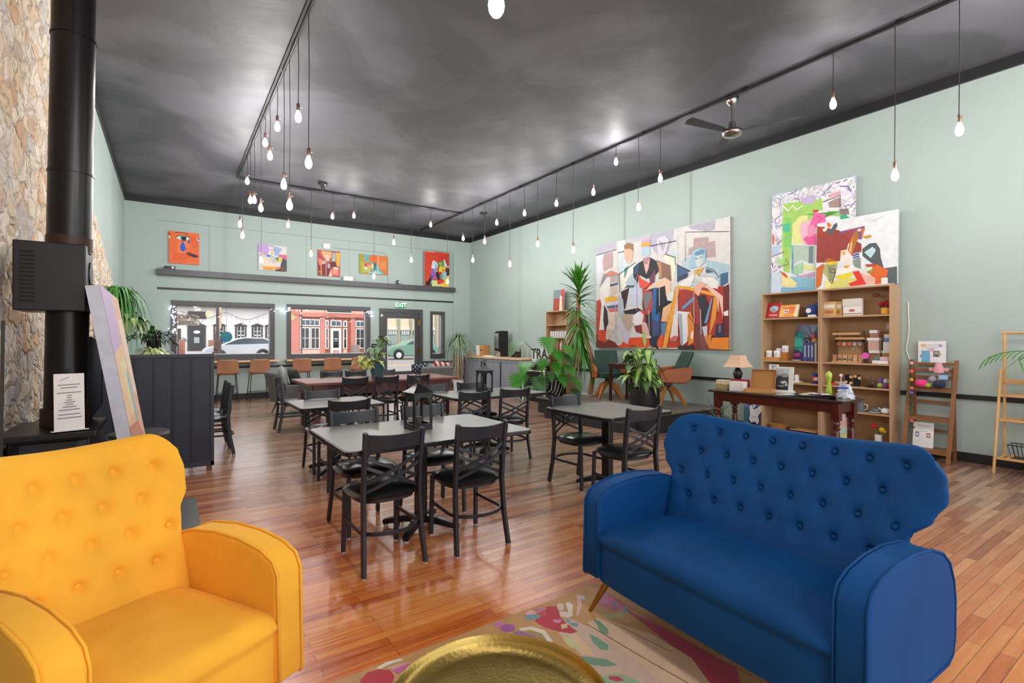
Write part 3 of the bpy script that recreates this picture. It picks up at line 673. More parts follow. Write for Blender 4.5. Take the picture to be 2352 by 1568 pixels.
# ================================================================ floral rug
RW = 1.75; RX = 1.325; RY0, RY1 = .05, 2.13
def rugpt(x, y): return '%.2f,%.2f' % (x, y)
rugspec = '''
cfb094 1380,280 1440,250 1700,330 1900,450 2000,573 2150,760 1700,760 1500,400
c6aa98 1290,250 1400,300 1650,480 1850,640 1650,700 1480,560 1250,330 1250,290
b3475f 1440,130 1530,150 1600,220 1680,260 1760,300 1900,370 2050,440 2120,500 2140,573 2300,800 2100,800 1990,573 1900,450 1790,380 1690,300 1570,210 1450,180
c0688a 1430,120 1470,110 1500,130 1530,170 1580,200 1520,220 1430,180
c8799a 1440,150 1480,140 1500,180 1450,190
7a8f6e 1510,120 1560,150 1600,170 1640,190 1600,190 1540,160
7d9a74 1670,225 1720,240 1760,270 1740,276 1690,250
a9a47c 1460,235 1530,235 1580,215 1580,235 1530,255 1480,255
6f94a0 1565,200 1585,200 1585,225 1565,225
6f94a0 1510,175 1530,170 1535,190 1515,192
6f947a 1412,255 1450,270 1490,310 1490,335 1450,325 1440,290
6f947a 1395,330 1440,350 1490,385 1490,412 1450,408 1415,370
6f947a 1350,440 1400,445 1480,455 1535,485 1480,492 1390,480
c3bf8e 1270,345 1320,350 1370,390 1350,415 1300,395 1270,365
d4b890 1300,330 1330,330 1400,400 1420,440 1360,430
b3303f 1150,215 1200,195 1240,195 1255,250 1310,300 1340,320 1310,330 1250,320 1180,300 1130,270
c44a55 1140,220 1180,200 1190,240 1150,250
c77590 1125,210 1170,200 1190,210 1150,228
e0a4a8 1085,225 1110,212 1135,225 1120,240 1090,245
6f94a0 1080,240 1120,235 1160,240 1150,255 1110,262 1080,255
d8c0b4 1235,190 1255,178 1275,190 1270,215 1245,215
dccfc4 1280,180 1300,175 1318,190 1312,235 1295,225
d9c8bc 1250,220 1300,225 1320,240 1290,252 1255,245
c883a8 1220,260 1260,262 1255,278 1222,275
6f94a0 1280,255 1305,262 1300,275 1282,272
6f94a0 1300,275 1345,280 1340,298 1305,290
d9b898 1258,285 1290,280 1290,300 1262,308
d8a8a0 1335,150 1360,165 1360,200 1345,245 1332,240 1340,190
cfc4bc 1330,140 1375,145 1375,165 1340,160
c878b4 932,280 965,268 975,285 950,300 930,295
a05a9c 960,295 990,282 1030,290 1030,315 985,325 962,312
8f6a9c 1020,320 1070,320 1130,345 1170,370 1110,360 1040,340
d9cfbc 1050,305 1110,295 1180,315 1220,370 1195,375 1165,330 1110,312 1065,318
a08a68 1090,318 1150,325 1190,360 1150,350
ddd2c0 350,500 400,470 470,452 485,460 420,480 370,505
c4a08a 400,500 450,480 500,470 520,475 440,510
b85f98 430,510 500,480 525,480 460,530
b3303f 275,555 310,520 370,505 420,510 440,540 430,573 400,600 270,600
8fae88 1455,545 1500,528 1560,530 1630,560 1680,600 1500,600 1460,560
b3475f 1490,538 1540,540 1570,560 1530,566 1495,555
L 0.006 8a6848 1380,280 1700,470 2000,640
L 0.005 9a7858 1440,250 1560,300 1800,420
b08050 1390,85 1440,70 1600,150 1760,250 2100,420 2352,560 2352,620 2060,470 1760,300 1560,180 1450,110
'''
m = MB(); m.box(-RW/2, RW/2, -.011, 0, 0, RY1-RY0, 0, lin('bd8f5c'))
paint_on(m, RW, RY1-RY0, -.0112, rugspec, ((1.4, 617.5),(1525.8, 49.6),(4466.9, 1604.5),(3894.9, 10681.4)), .00002)
o = m.build('floral_rug', PAINT, None); o.rotation_euler = (-PI/2, 0, 0); o.location = (RX, RY0, 0)
# stand it the right way up: local (x, -y, z) -> world (x, z up)
o.rotation_euler = (0, 0, 0)
for v in o.data.vertices: v.co = Vector((v.co.x, v.co.z, -v.co.y))
tag(o, 'tan wool rug with pink, red and green flowers under the sofa and brass tray', 'rug')
# ================================================================ stove corner
M_stove = mat('stove_iron', '1d1c1d', .38, metal=.3, noise=.2, nscale=3)
M_pipe = mat('stove_pipe', '1a1919', .3, metal=.5, noise=.25, nscale=2, bump=.03)
M_rust = mat('rusty_collar', '3a221a', .5, metal=.4)
SX, SY = -.45, 3.57
t = thing('wood_stove', 'black iron wood stove with tall stovepipe before the stone wall', 'stove', (SX, SY, .02))
m = MB(); m.box(-.19, .12, -.25, .19, .12, .92); m.build('firebox', M_stove, t, bevel=.01)
m = MB(); m.box(-.22, .15, -.34, .21, .92, .95); m.build('top_plate', M_stove, t, bevel=.005)
m = MB(); m.prism([(-.14, -.27), (.07, -.27), (.11, -.25), (-.18, -.25)], .2, .9, 'z'); m.build('door', mat('stove_door', '34353b', .35, metal=.4), t, bevel=.004)
for sx in (-1, 1):
    for sy in (-.24, .14): MB().box(sx*.12-.06, sx*.12-.01, sy-.025, sy+.025, 0, .12).build('leg', M_stove, t)
def pipe_x(z): return (z-1.4)*.016
m = MB(); 
for z0, z1 in ((.95, 1.56),):
    m.tube([(pipe_x(z0), 0, z0), (pipe_x(z1), 0, z1)], .09, 32)
m.build('lower_pipe', M_pipe, t, smooth=40); m = MB()
for z0, z1 in ((1.87, 2.3), (2.3, 3.03), (3.03, 3.75), (3.75, ZC-.02)):
    r = .09 if z0 < 1.8 else .094
    m.tube([(pipe_x(z0), 0, z0), (pipe_x(z1), 0, z1)], r, 32); m.tube([(pipe_x(z1), 0, z1-.012), (pipe_x(z1), 0, z1)], r+.004, 32)
m.build('stovepipe', M_pipe, t, smooth=40)
MB().tube([(-.01, 0, .95), (-.01, 0, 1.04)], .1, 32).build('collar', M_rust, t, smooth=40); MB().tube([(pipe_x(1.9), 0, 1.88), (pipe_x(2), 0, 1.95)], .098, 32).build('collar', M_rust, t, smooth=40)
m = MB(); m.box(-.19, .09, -.13, .16, 1.55, 1.9); hx = m.build('heat_exchanger', M_stove, t, bevel=.006)
m = MB()
for k in range(13): m.box(-.165, -.11, -.134, -.128, 1.595+k*.0205, 1.603+k*.0205)
m.build('vent_slot', mat('slot_black', '060606', .8), hx)
m = MB(); m.tube([(.09, .04, 1.76), (.096, .04, 1.76)], .07, 24); m.tube([(.096, .02, 1.7), (.11, .02, 1.7)], .008, 8); m.build('fan_cover', M_cast, hx, smooth=40)
m = MB(); m.prism([(-.1, .0), (.1, .0), (.15, .08), (.15, .42), (.1, .47), (-.1, .47)], .0, .02, 'y'); o = m.build('heat_shield', mat('grey_sheet_metal', '3c3e42', .3, metal=.8), t, bevel=.004); o.location = (-.02, .19, .95); o.rotation_euler = (0, 0, 0)
# card on the stove
c = canvas('notice_card', 'white printed notice card in a slanted stand on the stove top', .115, .28, .004, '\n'.join(['L 0.0035 8a8280 20,88 35,91 50,94']+['L %.4f 6f6866 %d,%d %d,%d' % (.004, 50-w, y, 50+w, y+1) for w, y in ((36, 80), (28, 75), (40, 66), (8, 61), (8, 57), (10, 53), (18, 49), (12, 45), (22, 41), (34, 36), (36, 28), (40, 22))]), 'dcd6d4', 'f0f0ee', (-.405, 3.28, .975), (-.08, 0, .25), cat='sign')
MB().box(-.07, .07, -.03, .03, -.001, .003).build('stand_base', mat('clear_plastic', 'd8d8d4', .2), c)
# leaning deep-edged canvas
ln = '''
e9b9a0 0,100 100,100 100,0 0,0
c9b3d6 0,100 60,100 50,80 0,78
efc9a0 0,78 60,82 70,60 0,55
e8dcae 20,75 60,78 66,58 30,56
a9c0c0 45,70 62,72 70,52 55,50
f0d6c0 60,90 100,92 100,60 70,62
c98a74 0,55 60,52 100,40 100,0 0,0
e0a088 10,50 40,45 60,30 30,20 5,30
b86a50 40,40 100,35 100,12 60,15
f0d0c4 5,28 25,32 60,26 90,18 60,20 30,25
f3dcd2 10,12 60,14 90,8 40,4 10,5
'''
# canvas local: width runs along Y, front faces +X, leaning back towards the wall
o = canvas('leaning_canvas', 'tall deep-edged pastel canvas leaning back beside the stove', 1.1, 1.69, .06, ln, 'e9b9a0', 'b9bcca', (-.085, 3.9, .03), (0, 0, PI/2), cat='painting')
o.rotation_euler = Euler((math.radians(-9.2), 0, PI/2), 'XYZ')
# round dark stool near divider
t = thing('side_stool', 'low round dark metal stool behind the yellow chair by the canvas', 'stool', (-.2, 5.05, .02))
MB().lathe([(.2, .62), (.21, .64), (.2, .66), (.01, .66)], 24).build('seat', mat('dark_bronze', '4a4744', .4, metal=.5), t, smooth=50)
MB().lathe([(.03, .04), (.03, .62)], 12).build('column', M_cast, t, smooth=50)
MB().lathe([(.16, .02), (.15, .035), (.03, .05)], 24).build('foot', M_cast, t, smooth=50)
# power cable on the stone
simple('power_cable', MB().tube([(-.57, 2.85, 0.05), (-.565, 2.86, .9), (-.56, 2.87, 1.5)], .006, 6), M_cord, 'black cable running down the stone wall left of the stove', 'cable')
# ================================================================ navy divider
M_navy = mat('navy_board', '2c313f', .5, noise=.12, nscale=5, bump=.06)
t = thing('room_divider', 'navy board-and-batten room divider panel standing behind the yellow chair', 'divider', (0, 6.42, 0))
m = MB(); m.box(-.62, .41, 0, .06, .05, 1.26); m.build('panel', M_navy, t)
m = MB(); m.box(-.62, .41, -.012, .075, 1.235, 1.27); m.box(.375, .41, -.012, .0, .05, 1.215); m.box(-.62, .41, -.012, 0, .05, .1); m.build('frame', mat('navy_frame', '3a3d49', .5), t, bevel=.003)
for k in range(6):
    x = .375-.165*(k+1); MB().box(x-.018, x+.0, -.008, 0, .1, 1.215).build('batten', mat('navy_batten', '1e2230', .5), t)
for x in (-.55, .34): MB().box(x, x+.05, 0, .05, 0, .05).build('foot', M_wleg, t)
# ================================================================ pictures on the walls
big = '''
d9d6d3 120,350 1393,72 1393,1330 117,1308
b9b5c4 132,350 325,308 325,385 200,420 132,438
b89c9c 205,425 290,405 290,545 200,590 188,500
d9d6e2 140,440 190,430 185,600 150,720 132,720
dfe6ec 330,310 400,298 400,400 340,420
c3bfca 400,285 860,190 830,270 700,265 560,300 400,330
cfdde4 340,420 395,410 420,520 370,600 340,590
b9b6c6 640,250 870,195 850,300 800,420 690,420 640,330
c6dbe2 800,410 890,400 890,560 870,600 830,560
f2ead2 760,430 875,450 880,520 845,700 800,560
b3aebf 1000,165 1255,105 1250,190 1190,215 1020,190
b59f9c 1050,275 1190,262 1190,310 1250,300 1258,450 1165,462 1110,365 1000,440 1000,375 1050,350
bcd0d6 940,470 1040,440 1050,560 930,600
a7c6d0 1165,475 1240,490 1385,520 1385,610 1300,600 1290,760 1180,600
3f6689 1300,610 1375,590 1375,690 1325,720 1300,800
48678a 880,520 1020,580 940,630 890,700
c2402f 125,870 160,850 210,1000 230,1250 330,1290 640,1280 640,900 560,700 640,690 900,900 900,1310 117,1308
b03226 900,760 1385,720 1385,1328 900,1320
7a2a22 120,1180 180,1200 300,1260 330,1308 117,1308
e4502c 150,1140 250,1160 210,1260 130,1230
e8542e 400,1220 640,1200 640,1308 330,1308
f0602c 690,1160 760,1180 740,1310 690,1305
3a2a34 570,750 700,720 830,760 880,900 820,1000 700,1250 640,1310 590,1100 560,900
2e3350 630,1200 700,1200 700,1300 640,1305
b84a44 560,740 655,780 660,960 600,1000 570,900
7c7f86 570,800 650,780 650,830 590,960
2f6aa6 665,740 725,730 720,1190 660,1200 650,1000
3f4f82 650,1040 720,1060 720,1190 670,1200
5d7fae 735,1080 790,1060 770,1190 740,1200
c9cfe0 445,740 555,700 560,900 430,920
3a6b68 400,740 460,680 500,700 480,740
3b1f22 360,780 440,740 400,940 385,950
efe9e4 185,640 260,640 260,740 250,960 200,1140 150,1140 175,900 160,800
8f8f94 160,740 200,610 260,600 190,700
cf8a76 215,610 270,575 340,610 300,640 240,640
9bbac0 265,640 340,620 345,680 270,690
e4a090 262,660 338,650 335,670 265,680
5f5580 258,710 335,690 332,712 258,730
d9bfae 275,735 325,725 320,790 290,810 272,780
f2b536 205,840 270,815 330,825 320,860 215,882
d8d3de 208,885 345,860 350,900 215,915
5a6a8a 222,915 350,895 350,925 232,940
e06a4a 235,945 360,930 350,960 250,970
b7bcc6 330,800 380,850 390,960 360,1020 330,1000
e9d2c4 235,975 330,965 290,1150 230,1240 210,1220
cfc6d4 300,1050 400,1040 450,1140 420,1280 380,1250 350,1150 310,1130
bda896 380,980 460,960 480,1080 420,1160 360,1040
2a2730 380,960 520,930 560,950 500,990 400,990
3a2c30 200,900 230,960 240,1080 200,1150 190,1050
e9e4ea 480,1000 530,960 570,990 575,1070 500,1110 465,1060
c8453a 530,940 590,960 590,1060 560,1070 575,1000
8a3230 480,1100 560,1090 600,1190 500,1160
e6b4ae 555,1090 600,1070 630,1190 590,1230 560,1160
e9d9c8 600,1200 640,1195 640,1220 570,1215
d9b28c 395,350 430,320 480,330 485,400 470,420 400,380
e8b29a 390,385 470,380 480,430 465,500 420,510 395,450
9a7650 395,345 430,318 482,330 484,400 455,375 400,378
f0ece0 350,610 420,530 500,500 500,620 430,700 375,770
5f9c94 395,560 440,530 420,600 395,660
d8c9b6 420,500 470,480 440,530
b9c8d6 400,700 470,600 640,700 560,710 440,720
22242f 480,550 560,490 640,455 700,490 725,580 670,640 600,655 540,620 520,700 480,640
2f466e 480,550 540,500 520,620 490,610
e6b3ac 575,490 600,520 640,460 625,560 600,615
b58a8c 570,465 640,450 615,520 585,520
c4b1c4 555,300 640,275 645,340 560,360
b6cadb 552,360 640,350 640,430 600,465 560,430
f0a63a 556,355 565,310 580,330 600,290 612,330 632,300 642,350
d6d2dc 705,280 780,250 820,290 800,390 760,450 710,420
b3adbb 720,300 790,330 760,400
73405a 630,650 690,560 680,690 640,700
8f6a58 700,480 830,530 840,680 780,640 720,660 740,560
c98a5e 715,500 745,500 750,640 728,650
e1543a 520,610 560,660 640,700 600,740 540,740
f0c8ae 590,770 640,720 780,645 830,680 835,780 790,820 770,740 680,740
1f2026 700,750 780,720 790,840 830,860 760,920 690,1000
dfe4e0 790,810 860,760 860,870 800,860
eeb98e 760,930 840,880 850,960 800,1060 740,1060
f2a765 800,1000 840,960 820,1060 770,1060
d9cfe0 860,880 900,860 900,1200 860,1210
e09a3a 750,1312 840,980 905,740 880,720 815,1000 780,1150
eca23a 905,740 905,715 1060,745 1260,790 1260,825 1060,775
e79a35 1240,830 1290,800 1240,1190 1195,1190
f1a83a 900,735 920,740 860,1000 790,1310 750,1312
3a4560 900,640 1000,600 990,640 905,680
ecebe6 905,720 1050,600 1060,640 1020,730
e9e6e4 1130,640 1240,640 1290,690 1280,750 1220,740 1130,680
b9d0d0 1010,720 1080,660 1140,700 1120,730
9ec6da 1040,400 1110,365 1170,380 1160,500 1110,540 1010,560 1020,480
cfd8d6 1065,455 1130,430 1140,500 1100,550 1075,530
6d93b0 1060,415 1120,378 1165,385 1150,420 1070,440
7a6a62 1065,460 1095,462 1093,470 1066,470
7a6a62 1110,452 1132,444 1132,452 1111,462
d4a44a 1060,575 1150,545 1100,630 1060,600
c8cfd8 1110,600 1290,620 1280,650 1120,625
3a5a72 1165,560 1240,590 1170,600
9c3a32 940,880 1000,780 1060,800 1120,900 1130,1140 1050,1000 950,940
5f9ad0 940,920 1060,820 1060,850 940,955
2a2a36 1080,830 1150,800 1190,900 1180,1040 1130,1140 1110,950
e8b29e 1060,720 1110,690 1180,700 1130,740 1100,820 1060,790
f0c4b0 1150,720 1200,720 1330,820 1330,1030 1290,1040 1270,830
e8e6ea 900,960 1010,970 990,1250 940,1290 910,1100
9fb3bd 905,980 940,990 950,1290 925,1280
e98a32 990,1000 1020,960 1055,1080 1050,1260 1000,1290
efe4d8 1030,1150 1050,1150 1040,1240 1020,1210
eadfd8 860,1000 900,990 900,1200 850,1250 820,1230
cf6a6a 820,1220 880,1190 905,1210 880,1255 830,1245
3a2b2c 900,1290 1000,1290 1050,1280 1060,1325 900,1322
6f3f3c 1060,1080 1130,1100 1180,1310 1080,1320
8a4a48 1100,1140 1160,1200 1180,1318 1120,1320
d6cbe0 1130,1110 1180,1100 1180,1200 1150,1200
6f9cc8 1150,1080 1220,830 1230,850 1180,1070
b23428 1200,1190 1290,960 1290,840 1330,1030 1330,1170 1250,1210
6a2724 1330,740 1385,700 1385,960 1350,960
6f2422 1335,1010 1385,1005 1385,1200 1340,1200
f4efec 1335,970 1380,950 1380,1005 1340,1005
2a3050 1250,1190 1265,1090 1330,1075 1340,1190 1375,1205 1290,1210
8a6a70 1285,1100 1310,1090 1310,1160 1290,1170
262a40 1205,1315 1225,1190 1260,1200
f08c2c 1225,1215 1385,1210 1385,1328 1200,1318
e08a30 1150,1200 1220,1180 1210,1310 1190,1310
L 0.012 2a2a30 340,412 395,400
L 0.012 2a2a30 640,350 890,300
L 0.012 22222a 785,425 878,455 880,520
L 0.012 22222a 880,515 1015,585
L 0.01 3a3a40 1165,545 1240,575 1290,640
L 0.01 55505a 975,490 975,218 1385,212
L 0.01 55505a 132,438 320,385
L 0.012 2a2a30 350,612 350,780
L 0.014 d8e2ee 728,725 728,910
L 0.014 c8b4d8 510,640 512,960
L 0.012 e8dce8 628,950 628,1160
L 0.014 d6b4a8 1052,780 1056,1080
L 0.012 e8dcdc 1115,940 1122,1180
L 0.012 c8b4d8 310,900 312,1250
L 0.014 e8eef4 893,200 893,860
L 0.01 e8dcd8 328,310 330,600
L 0.012 22222a 340,620 500,505
L 0.012 5a2a2a 1000,1000 1060,1090 1110,1140
'''
canvas('large_painting', 'huge multi-figure painting of seated men with red, orange and blue on the right wall', 3.15, 2.2, .05, big, 'dedad4', 'b9b5ae', (XR-.002, 6.4, 1.26), (0, 0, -PI/2), ((132, 350), (1393, 72), (1393, 1330), (117, 1308)))
simple('hanging_chain', MB().tube([(XR-.02, 7.2, 3.46), (XR-.02, 7.2, 4.43)], .006, 6), mat('pale_chain', 'a9b0a6', .5), 'thin pale chain above the left part of the huge painting', 'chain')
simple('hanging_chain', MB().tube([(XR-.02, 5.62, 3.46), (XR-.02, 5.62, 4.43)], .006, 6), mat('pale_chain', 'a9b0a6', .5), 'thin pale chain above the right part of the huge painting', 'chain')
def scribble(seed, cols, boxes, wd, n, ln=(.04, .16)):
    def fn(mb, w, h, y):
        r = random.Random(seed); k = 0
        for (x0, x1, z0, z1, ang) in boxes:
            for _ in range(n):
                x = x0+(x1-x0)*r.random(); z = z0+(z1-z0)*r.random(); a = ang+r.gauss(0, .45); L = r.uniform(*ln); col = lin(r.choice(cols)); k += 1
                p = [(x*w-w/2+L*t*math.cos(a+t*r.uniform(-1.5, 1.5)), z*h+L*t*math.sin(a+t*r.uniform(-1, 1))) for t in (0, .5, 1)]
                for (xa, za), (xb, zb) in zip(p, p[1:]):
                    xa, xb = [min(w/2, max(-w/2, q)) for q in (xa, xb)]; za, zb = [min(h, max(0, q)) for q in (za, zb)]
                    dx, dz = xb-xa, zb-za; l = math.hypot(dx, dz) or 1; ww = wd*r.uniform(.5, 1.3)/2
                    c = [(xa-dz/l*ww, za+dx/l*ww), (xa+dz/l*ww, za-dx/l*ww), (xb+dz/l*ww, zb-dx/l*ww), (xb-dz/l*ww, zb+dx/l*ww)]
                    mb.add([(q[0], y-.0000012*k, q[1]) for q in c], [(0, 1, 2, 3)], 0, col)
    return fn
green = '''
a8d66a 370,400 560,370 800,340 810,470 720,480 700,640 480,640 460,860 440,1200 370,1180 350,900 360,600
8fcf70 600,520 990,540 1000,480 860,480 830,560
86d06a 380,560 460,560 460,900 380,900
49c49a 360,640 450,620 440,720 370,720
3fae84 1000,530 1060,515 1100,560 1090,600 1000,600
c8b8dc 555,330 700,310 760,300 700,400 590,405
e9e79a 470,640 560,540 640,530 640,860 470,860
efc0cf 560,620 740,560 740,860 600,870 560,760
f06aa8 720,500 830,520 850,640 740,660 690,720 640,690
f25fa0 590,800 640,760 740,740 740,870 640,870
f39ac2 640,640 720,640 720,760 640,780
d9432f 700,470 760,465 760,495 705,500
a88f86 870,380 1000,320 1005,440 880,440
8f7d78 990,460 1090,450 1100,520 1000,520
e4a8b4 860,300 1000,250 1010,290 880,330
b9cfc0 460,870 720,880 715,1100 560,1040 480,1100
7a8c98 655,890 700,880 700,1080 650,1080
78b6c8 460,880 480,880 480,1200 460,1200
a9d8ac 480,1120 590,1060 590,1200 480,1220
e5e896 590,1100 720,1110 720,1160 600,1160
c6a5c6 500,1240 720,1180 720,1240
8cc0d4 450,1240 720,1250 720,1390 560,1390 440,1300
f2e6a0 350,1200 440,1240 520,1320 470,1380 350,1340
e0563a 345,1190 385,1200 420,1240 400,1256 350,1215
d86a58 248,740 270,780 262,880 245,860
b8d0ea 240,900 330,860 330,980 260,1000
cfe0f0 235,1180 340,1200 340,1420 230,1440
7ab0d8 340,1370 720,1360 715,1400 340,1430
a8e07a 290,1010 340,1040 400,1020 380,1090 330,1120
L 0.018 ffffff 360,420 430,480 480,420 520,470 590,420
L 0.012 5a4a5a 810,380 1000,300 1000,440
L 0.012 5a4a9a 1000,200 1090,200 1115,260
L 0.010 8a6a74 245,1010 380,950
L 0.010 8a6a74 300,1140 430,1090 400,1040
L 0.010 6a8aa0 460,1150 480,1050 470,960
L 0.008 b04a80 740,540 800,560 760,600
'''
canvas('green_abstract_painting', 'tall white-bordered green and pink abstract canvas, behind the red one, above the bookcase', 1.13, 1.5, .04, green, 'e9eaf0', 'c8cdd4', (XR-.05, 3.56, 2.132), (-.028, 0, -PI/2),
       ((250, 310), (1165, 85), (1150, 1350), (225, 1440)), extra=scribble(4, ['f4f4f8', 'c8c2d4', 'd8d2e0', 'a8a2b8', 'd0bcc0', 'f0f0f4', 'b0c4dc', 'c0ccc0', '8a86a4', 'e8e8ee', 'f4f4f8'],
       [(0, 1, .84, 1, .25), (0, .12, 0, 1, 1.4), (.85, 1, .4, .9, 1.2), (.0, .5, 0, .12, .1)], .018, 120))
redp = '''
9c3f38 742,640 990,700 1120,800 1240,870 1240,960 1000,1060 725,1075
b03f2a 742,650 830,650 850,740 742,765
8a5a86 980,720 1280,665 1240,820 1120,800 1040,750
a8453c 1040,740 1160,690 1120,800
5b6467 840,720 900,690 930,630 970,610 975,650 930,730 870,745
e8742a 860,570 905,630 880,670 855,640
f0e8e0 800,680 860,650 850,700 815,710
d87a2a 1240,700 1285,690 1260,760 1250,810
c8a030 1250,790 1340,770 1355,800 1290,815
555e60 1250,930 1330,870 1400,865 1440,930 1450,1040 1480,1150 1440,1160 1330,1080 1250,1010
bfe0ea 1270,970 1360,910 1395,940 1390,970 1340,1040
5b6467 1490,1160 1622,1140 1622,1335 1480,1330
e06a2a 1290,1190 1400,1110 1530,1180 1490,1330 1380,1340 1340,1230
b8742a 1160,760 1200,700 1210,790 1140,980 1070,980
e07a30 1190,690 1150,790 1140,990 1060,980 1100,860
f2d6c0 1190,720 1210,690 1240,700 1230,730
f0e6e0 1010,940 1080,930 1130,1000 1140,1090 1100,1100 1000,1060
f0b040 1020,950 1060,945 1060,990 1020,990
3f4a8a 1140,980 1210,960 1220,1040 1150,1050
8a9a90 1140,1060 1230,1040 1230,1160 1160,1130
d4702a 725,1140 800,1090 840,1110 800,1200 780,1340 720,1390
b6b77a 830,1090 970,1080 960,1150 920,1290 870,1280 800,1180
9a9c70 850,1110 960,1100 900,1300 870,1260
f2d21e 850,1070 970,1062 965,1090 870,1100
c8702a 800,1080 860,1020 960,1060 850,1070
e9d832 945,1240 1060,1210 1130,1190 1140,1230 1080,1280 960,1270
dcd878 900,1290 1160,1260 1180,1230 1190,1340 1100,1360 840,1390
f2ee9a 820,1290 860,1270 900,1340 830,1390
e43a2a 1140,1190 1210,1180 1240,1240 1290,1340 1120,1360 1090,1330 1190,1290
ecb8a8 1220,1200 1340,1240 1390,1270 1390,1330 1300,1340
f4efe8 960,1170 1090,1110 1200,1150 1110,1200 1000,1220 945,1230
e8a030 1040,1120 1110,1110 1090,1150 1040,1140
e0e4dc 1250,1130 1360,1150 1340,1190 1260,1200
a8a040 1300,1190 1370,1160 1360,1210 1300,1210
f4f0ee 1230,1100 1290,1090 1250,1180
b84a2a 1280,1110 1400,1105 1400,1130 1300,1140
L 0.010 4a4e50 885,1130 890,1190 940,1200 945,1160 905,1150
L 0.012 4a3e48 870,1270 905,1325 950,1180
L 0.01 e4e4f0 1145,990 1210,970
L 0.01 e4e4f0 1150,1015 1215,1000
L 0.01 e4e4f0 1150,1040 1215,1025
L 0.012 f4f0e8 1100,860 1080,960
L 0.012 f4f0e8 1135,850 1115,960
L 0.012 c8dbe6 1350,620 1500,560
'''
canvas('red_abstract_painting', 'wide canvas with a dark red block and orange shards on white, standing on the bookcase', .96, .94, .04, redp, 'e6ebee', 'd2d8dc', (XR-.11, 2.97, 2.13), (-.045, 0, -PI/2), ((742, 610), (1640, 497), (1622, 1335), (717, 1395)))
# five pictures over the street windows (quads measured on their own sheets)
canvas('crying_eye_painting', 'square orange painting with an eye crying big blue tears', .58, .72, .035, '''
f4713a 0,0 100,0 100,100 0,100
f8814a 25,30 60,30 70,75 30,70
f26430 70,60 100,60 100,90 72,90
ef6230 10,10 50,12 80,30 20,35
f2efe8 23,82 35,88 50,89 62,86 70,80 58,75 40,74 28,78
1c1a1c 36,87 58,87 56,75 50,72 42,74
5aa0c0 36,85 42,86 42,77 37,78
1e5fd0 45,72 52,60 55,50 52,42 46,39 40,42 37,50 39,60
2a4fb0 65,80 69,72 67,66 64,66 62,72
2a4fb0 57,52 60,48 59,45 56,46
7a3a38 54,36 64,38 84,34 97,30 98,24 84,22 66,27
4a2028 54,36 74,31 98,26 84,23 66,28
f2efe8 0,84 6,82 2,76 0,76
1c1a1c 0,96 6,90 5,88 0,92
f2efe8 92,86 98,87 99,76 94,76
2a2a3a 95,86 99,86 99,80 95,80
5a7ac8 93,76 97,74 95,68
L 0.012 3a1a14 20,95 32,98 48,98 62,95
L 0.014 2a1614 23,82 35,89 50,90 64,87 70,80
L 0.008 8a3a28 78,57 96,57
''', 'f4713a', 'f0aa90', (.285, YB-.001, 3.15), (0, 0, 0))
canvas('city_painting', 'small lilac and yellow cityscape painting with a grey hill, second from the left', .64, .63, .03, '''
c4a4dc 0,100 35,100 35,60 0,70
9fb4dc 55,95 85,90 80,55 40,60
e4dcd2 85,94 100,92 100,66 72,66
d9d0da 0,60 30,60 70,60 60,20 0,20
e06a94 72,66 100,66 100,40 88,50 74,58
8a8a4a 56,50 76,56 80,40 66,38
d8cf5a 70,54 84,52 82,36 70,36
4a4f56 100,44 86,54 78,26 76,10 100,0
e8d8c8 10,50 40,50 60,30 60,14 16,20
f0b048 14,16 54,16 52,2 14,4
f08838 20,10 50,8 50,2 18,3
5a3540 58,10 74,14 94,8 96,0 58,0
e8a050 54,14 78,18 76,10 56,4
e9dfe6 38,88 52,88 56,60 36,58
e0943a 16,66 24,68 24,60 16,60
d8c050 44,74 52,76 50,62 44,62
5a8ac0 28,62 44,60 40,52 26,54
L 0.01 2a2430 38,96 54,96
L 0.01 2a2430 36,80 58,82
L 0.008 3a3440 42,62 58,48 72,56
L 0.008 3a3440 40,46 56,40 50,30
L 0.006 5a5460 30,46 40,34 52,40 60,28
L 0.012 d86a50 60,14 80,14 94,2
''', 'ddd4dc', 'c8c0c4', (2.125, YB-.001, 3.14), (0, 0, 0), extra=None)
canvas('red_stem_painting', 'small maroon, pink and yellow abstract painting in the middle over the windows', .565, .67, .03, '''
b04a5c 0,100 20,100 20,70 0,60
e8b868 14,98 60,96 64,80 44,60 30,70 20,84
e8a0a0 24,90 56,88 48,80 36,78
f2dcb8 30,84 58,80 50,60 36,58
7a3038 0,50 20,60 40,46 70,60 90,44 60,30 44,0 4,4
e08a78 0,66 18,64 20,40 6,40
a8b8ae 66,96 82,92 80,56 62,62
f2b43a 82,96 100,94 98,40 84,44
6a2a32 42,50 80,60 78,40 50,38
c8b4b0 20,60 36,58 30,46 18,46
b8aaa8 44,50 56,48 54,30 42,34
e8735c 62,36 96,30 98,4 64,4
f0988a 66,32 90,28 88,12 70,10
e4c8c0 48,0 60,30 64,0
d8dcd4 70,38 94,36 92,30 74,30
f08a3a 12,56 16,56 18,2 12,2
L 0.02 e8746c 4,98 36,60 60,84
L 0.018 f09090 37,84 37,2
L 0.02 f0a050 2,14 20,16
L 0.012 d8a8b0 44,60 62,96
''', 'a8524e', 'c86a40', (3.475, YB-.001, 3.1), (0, 0, 0))
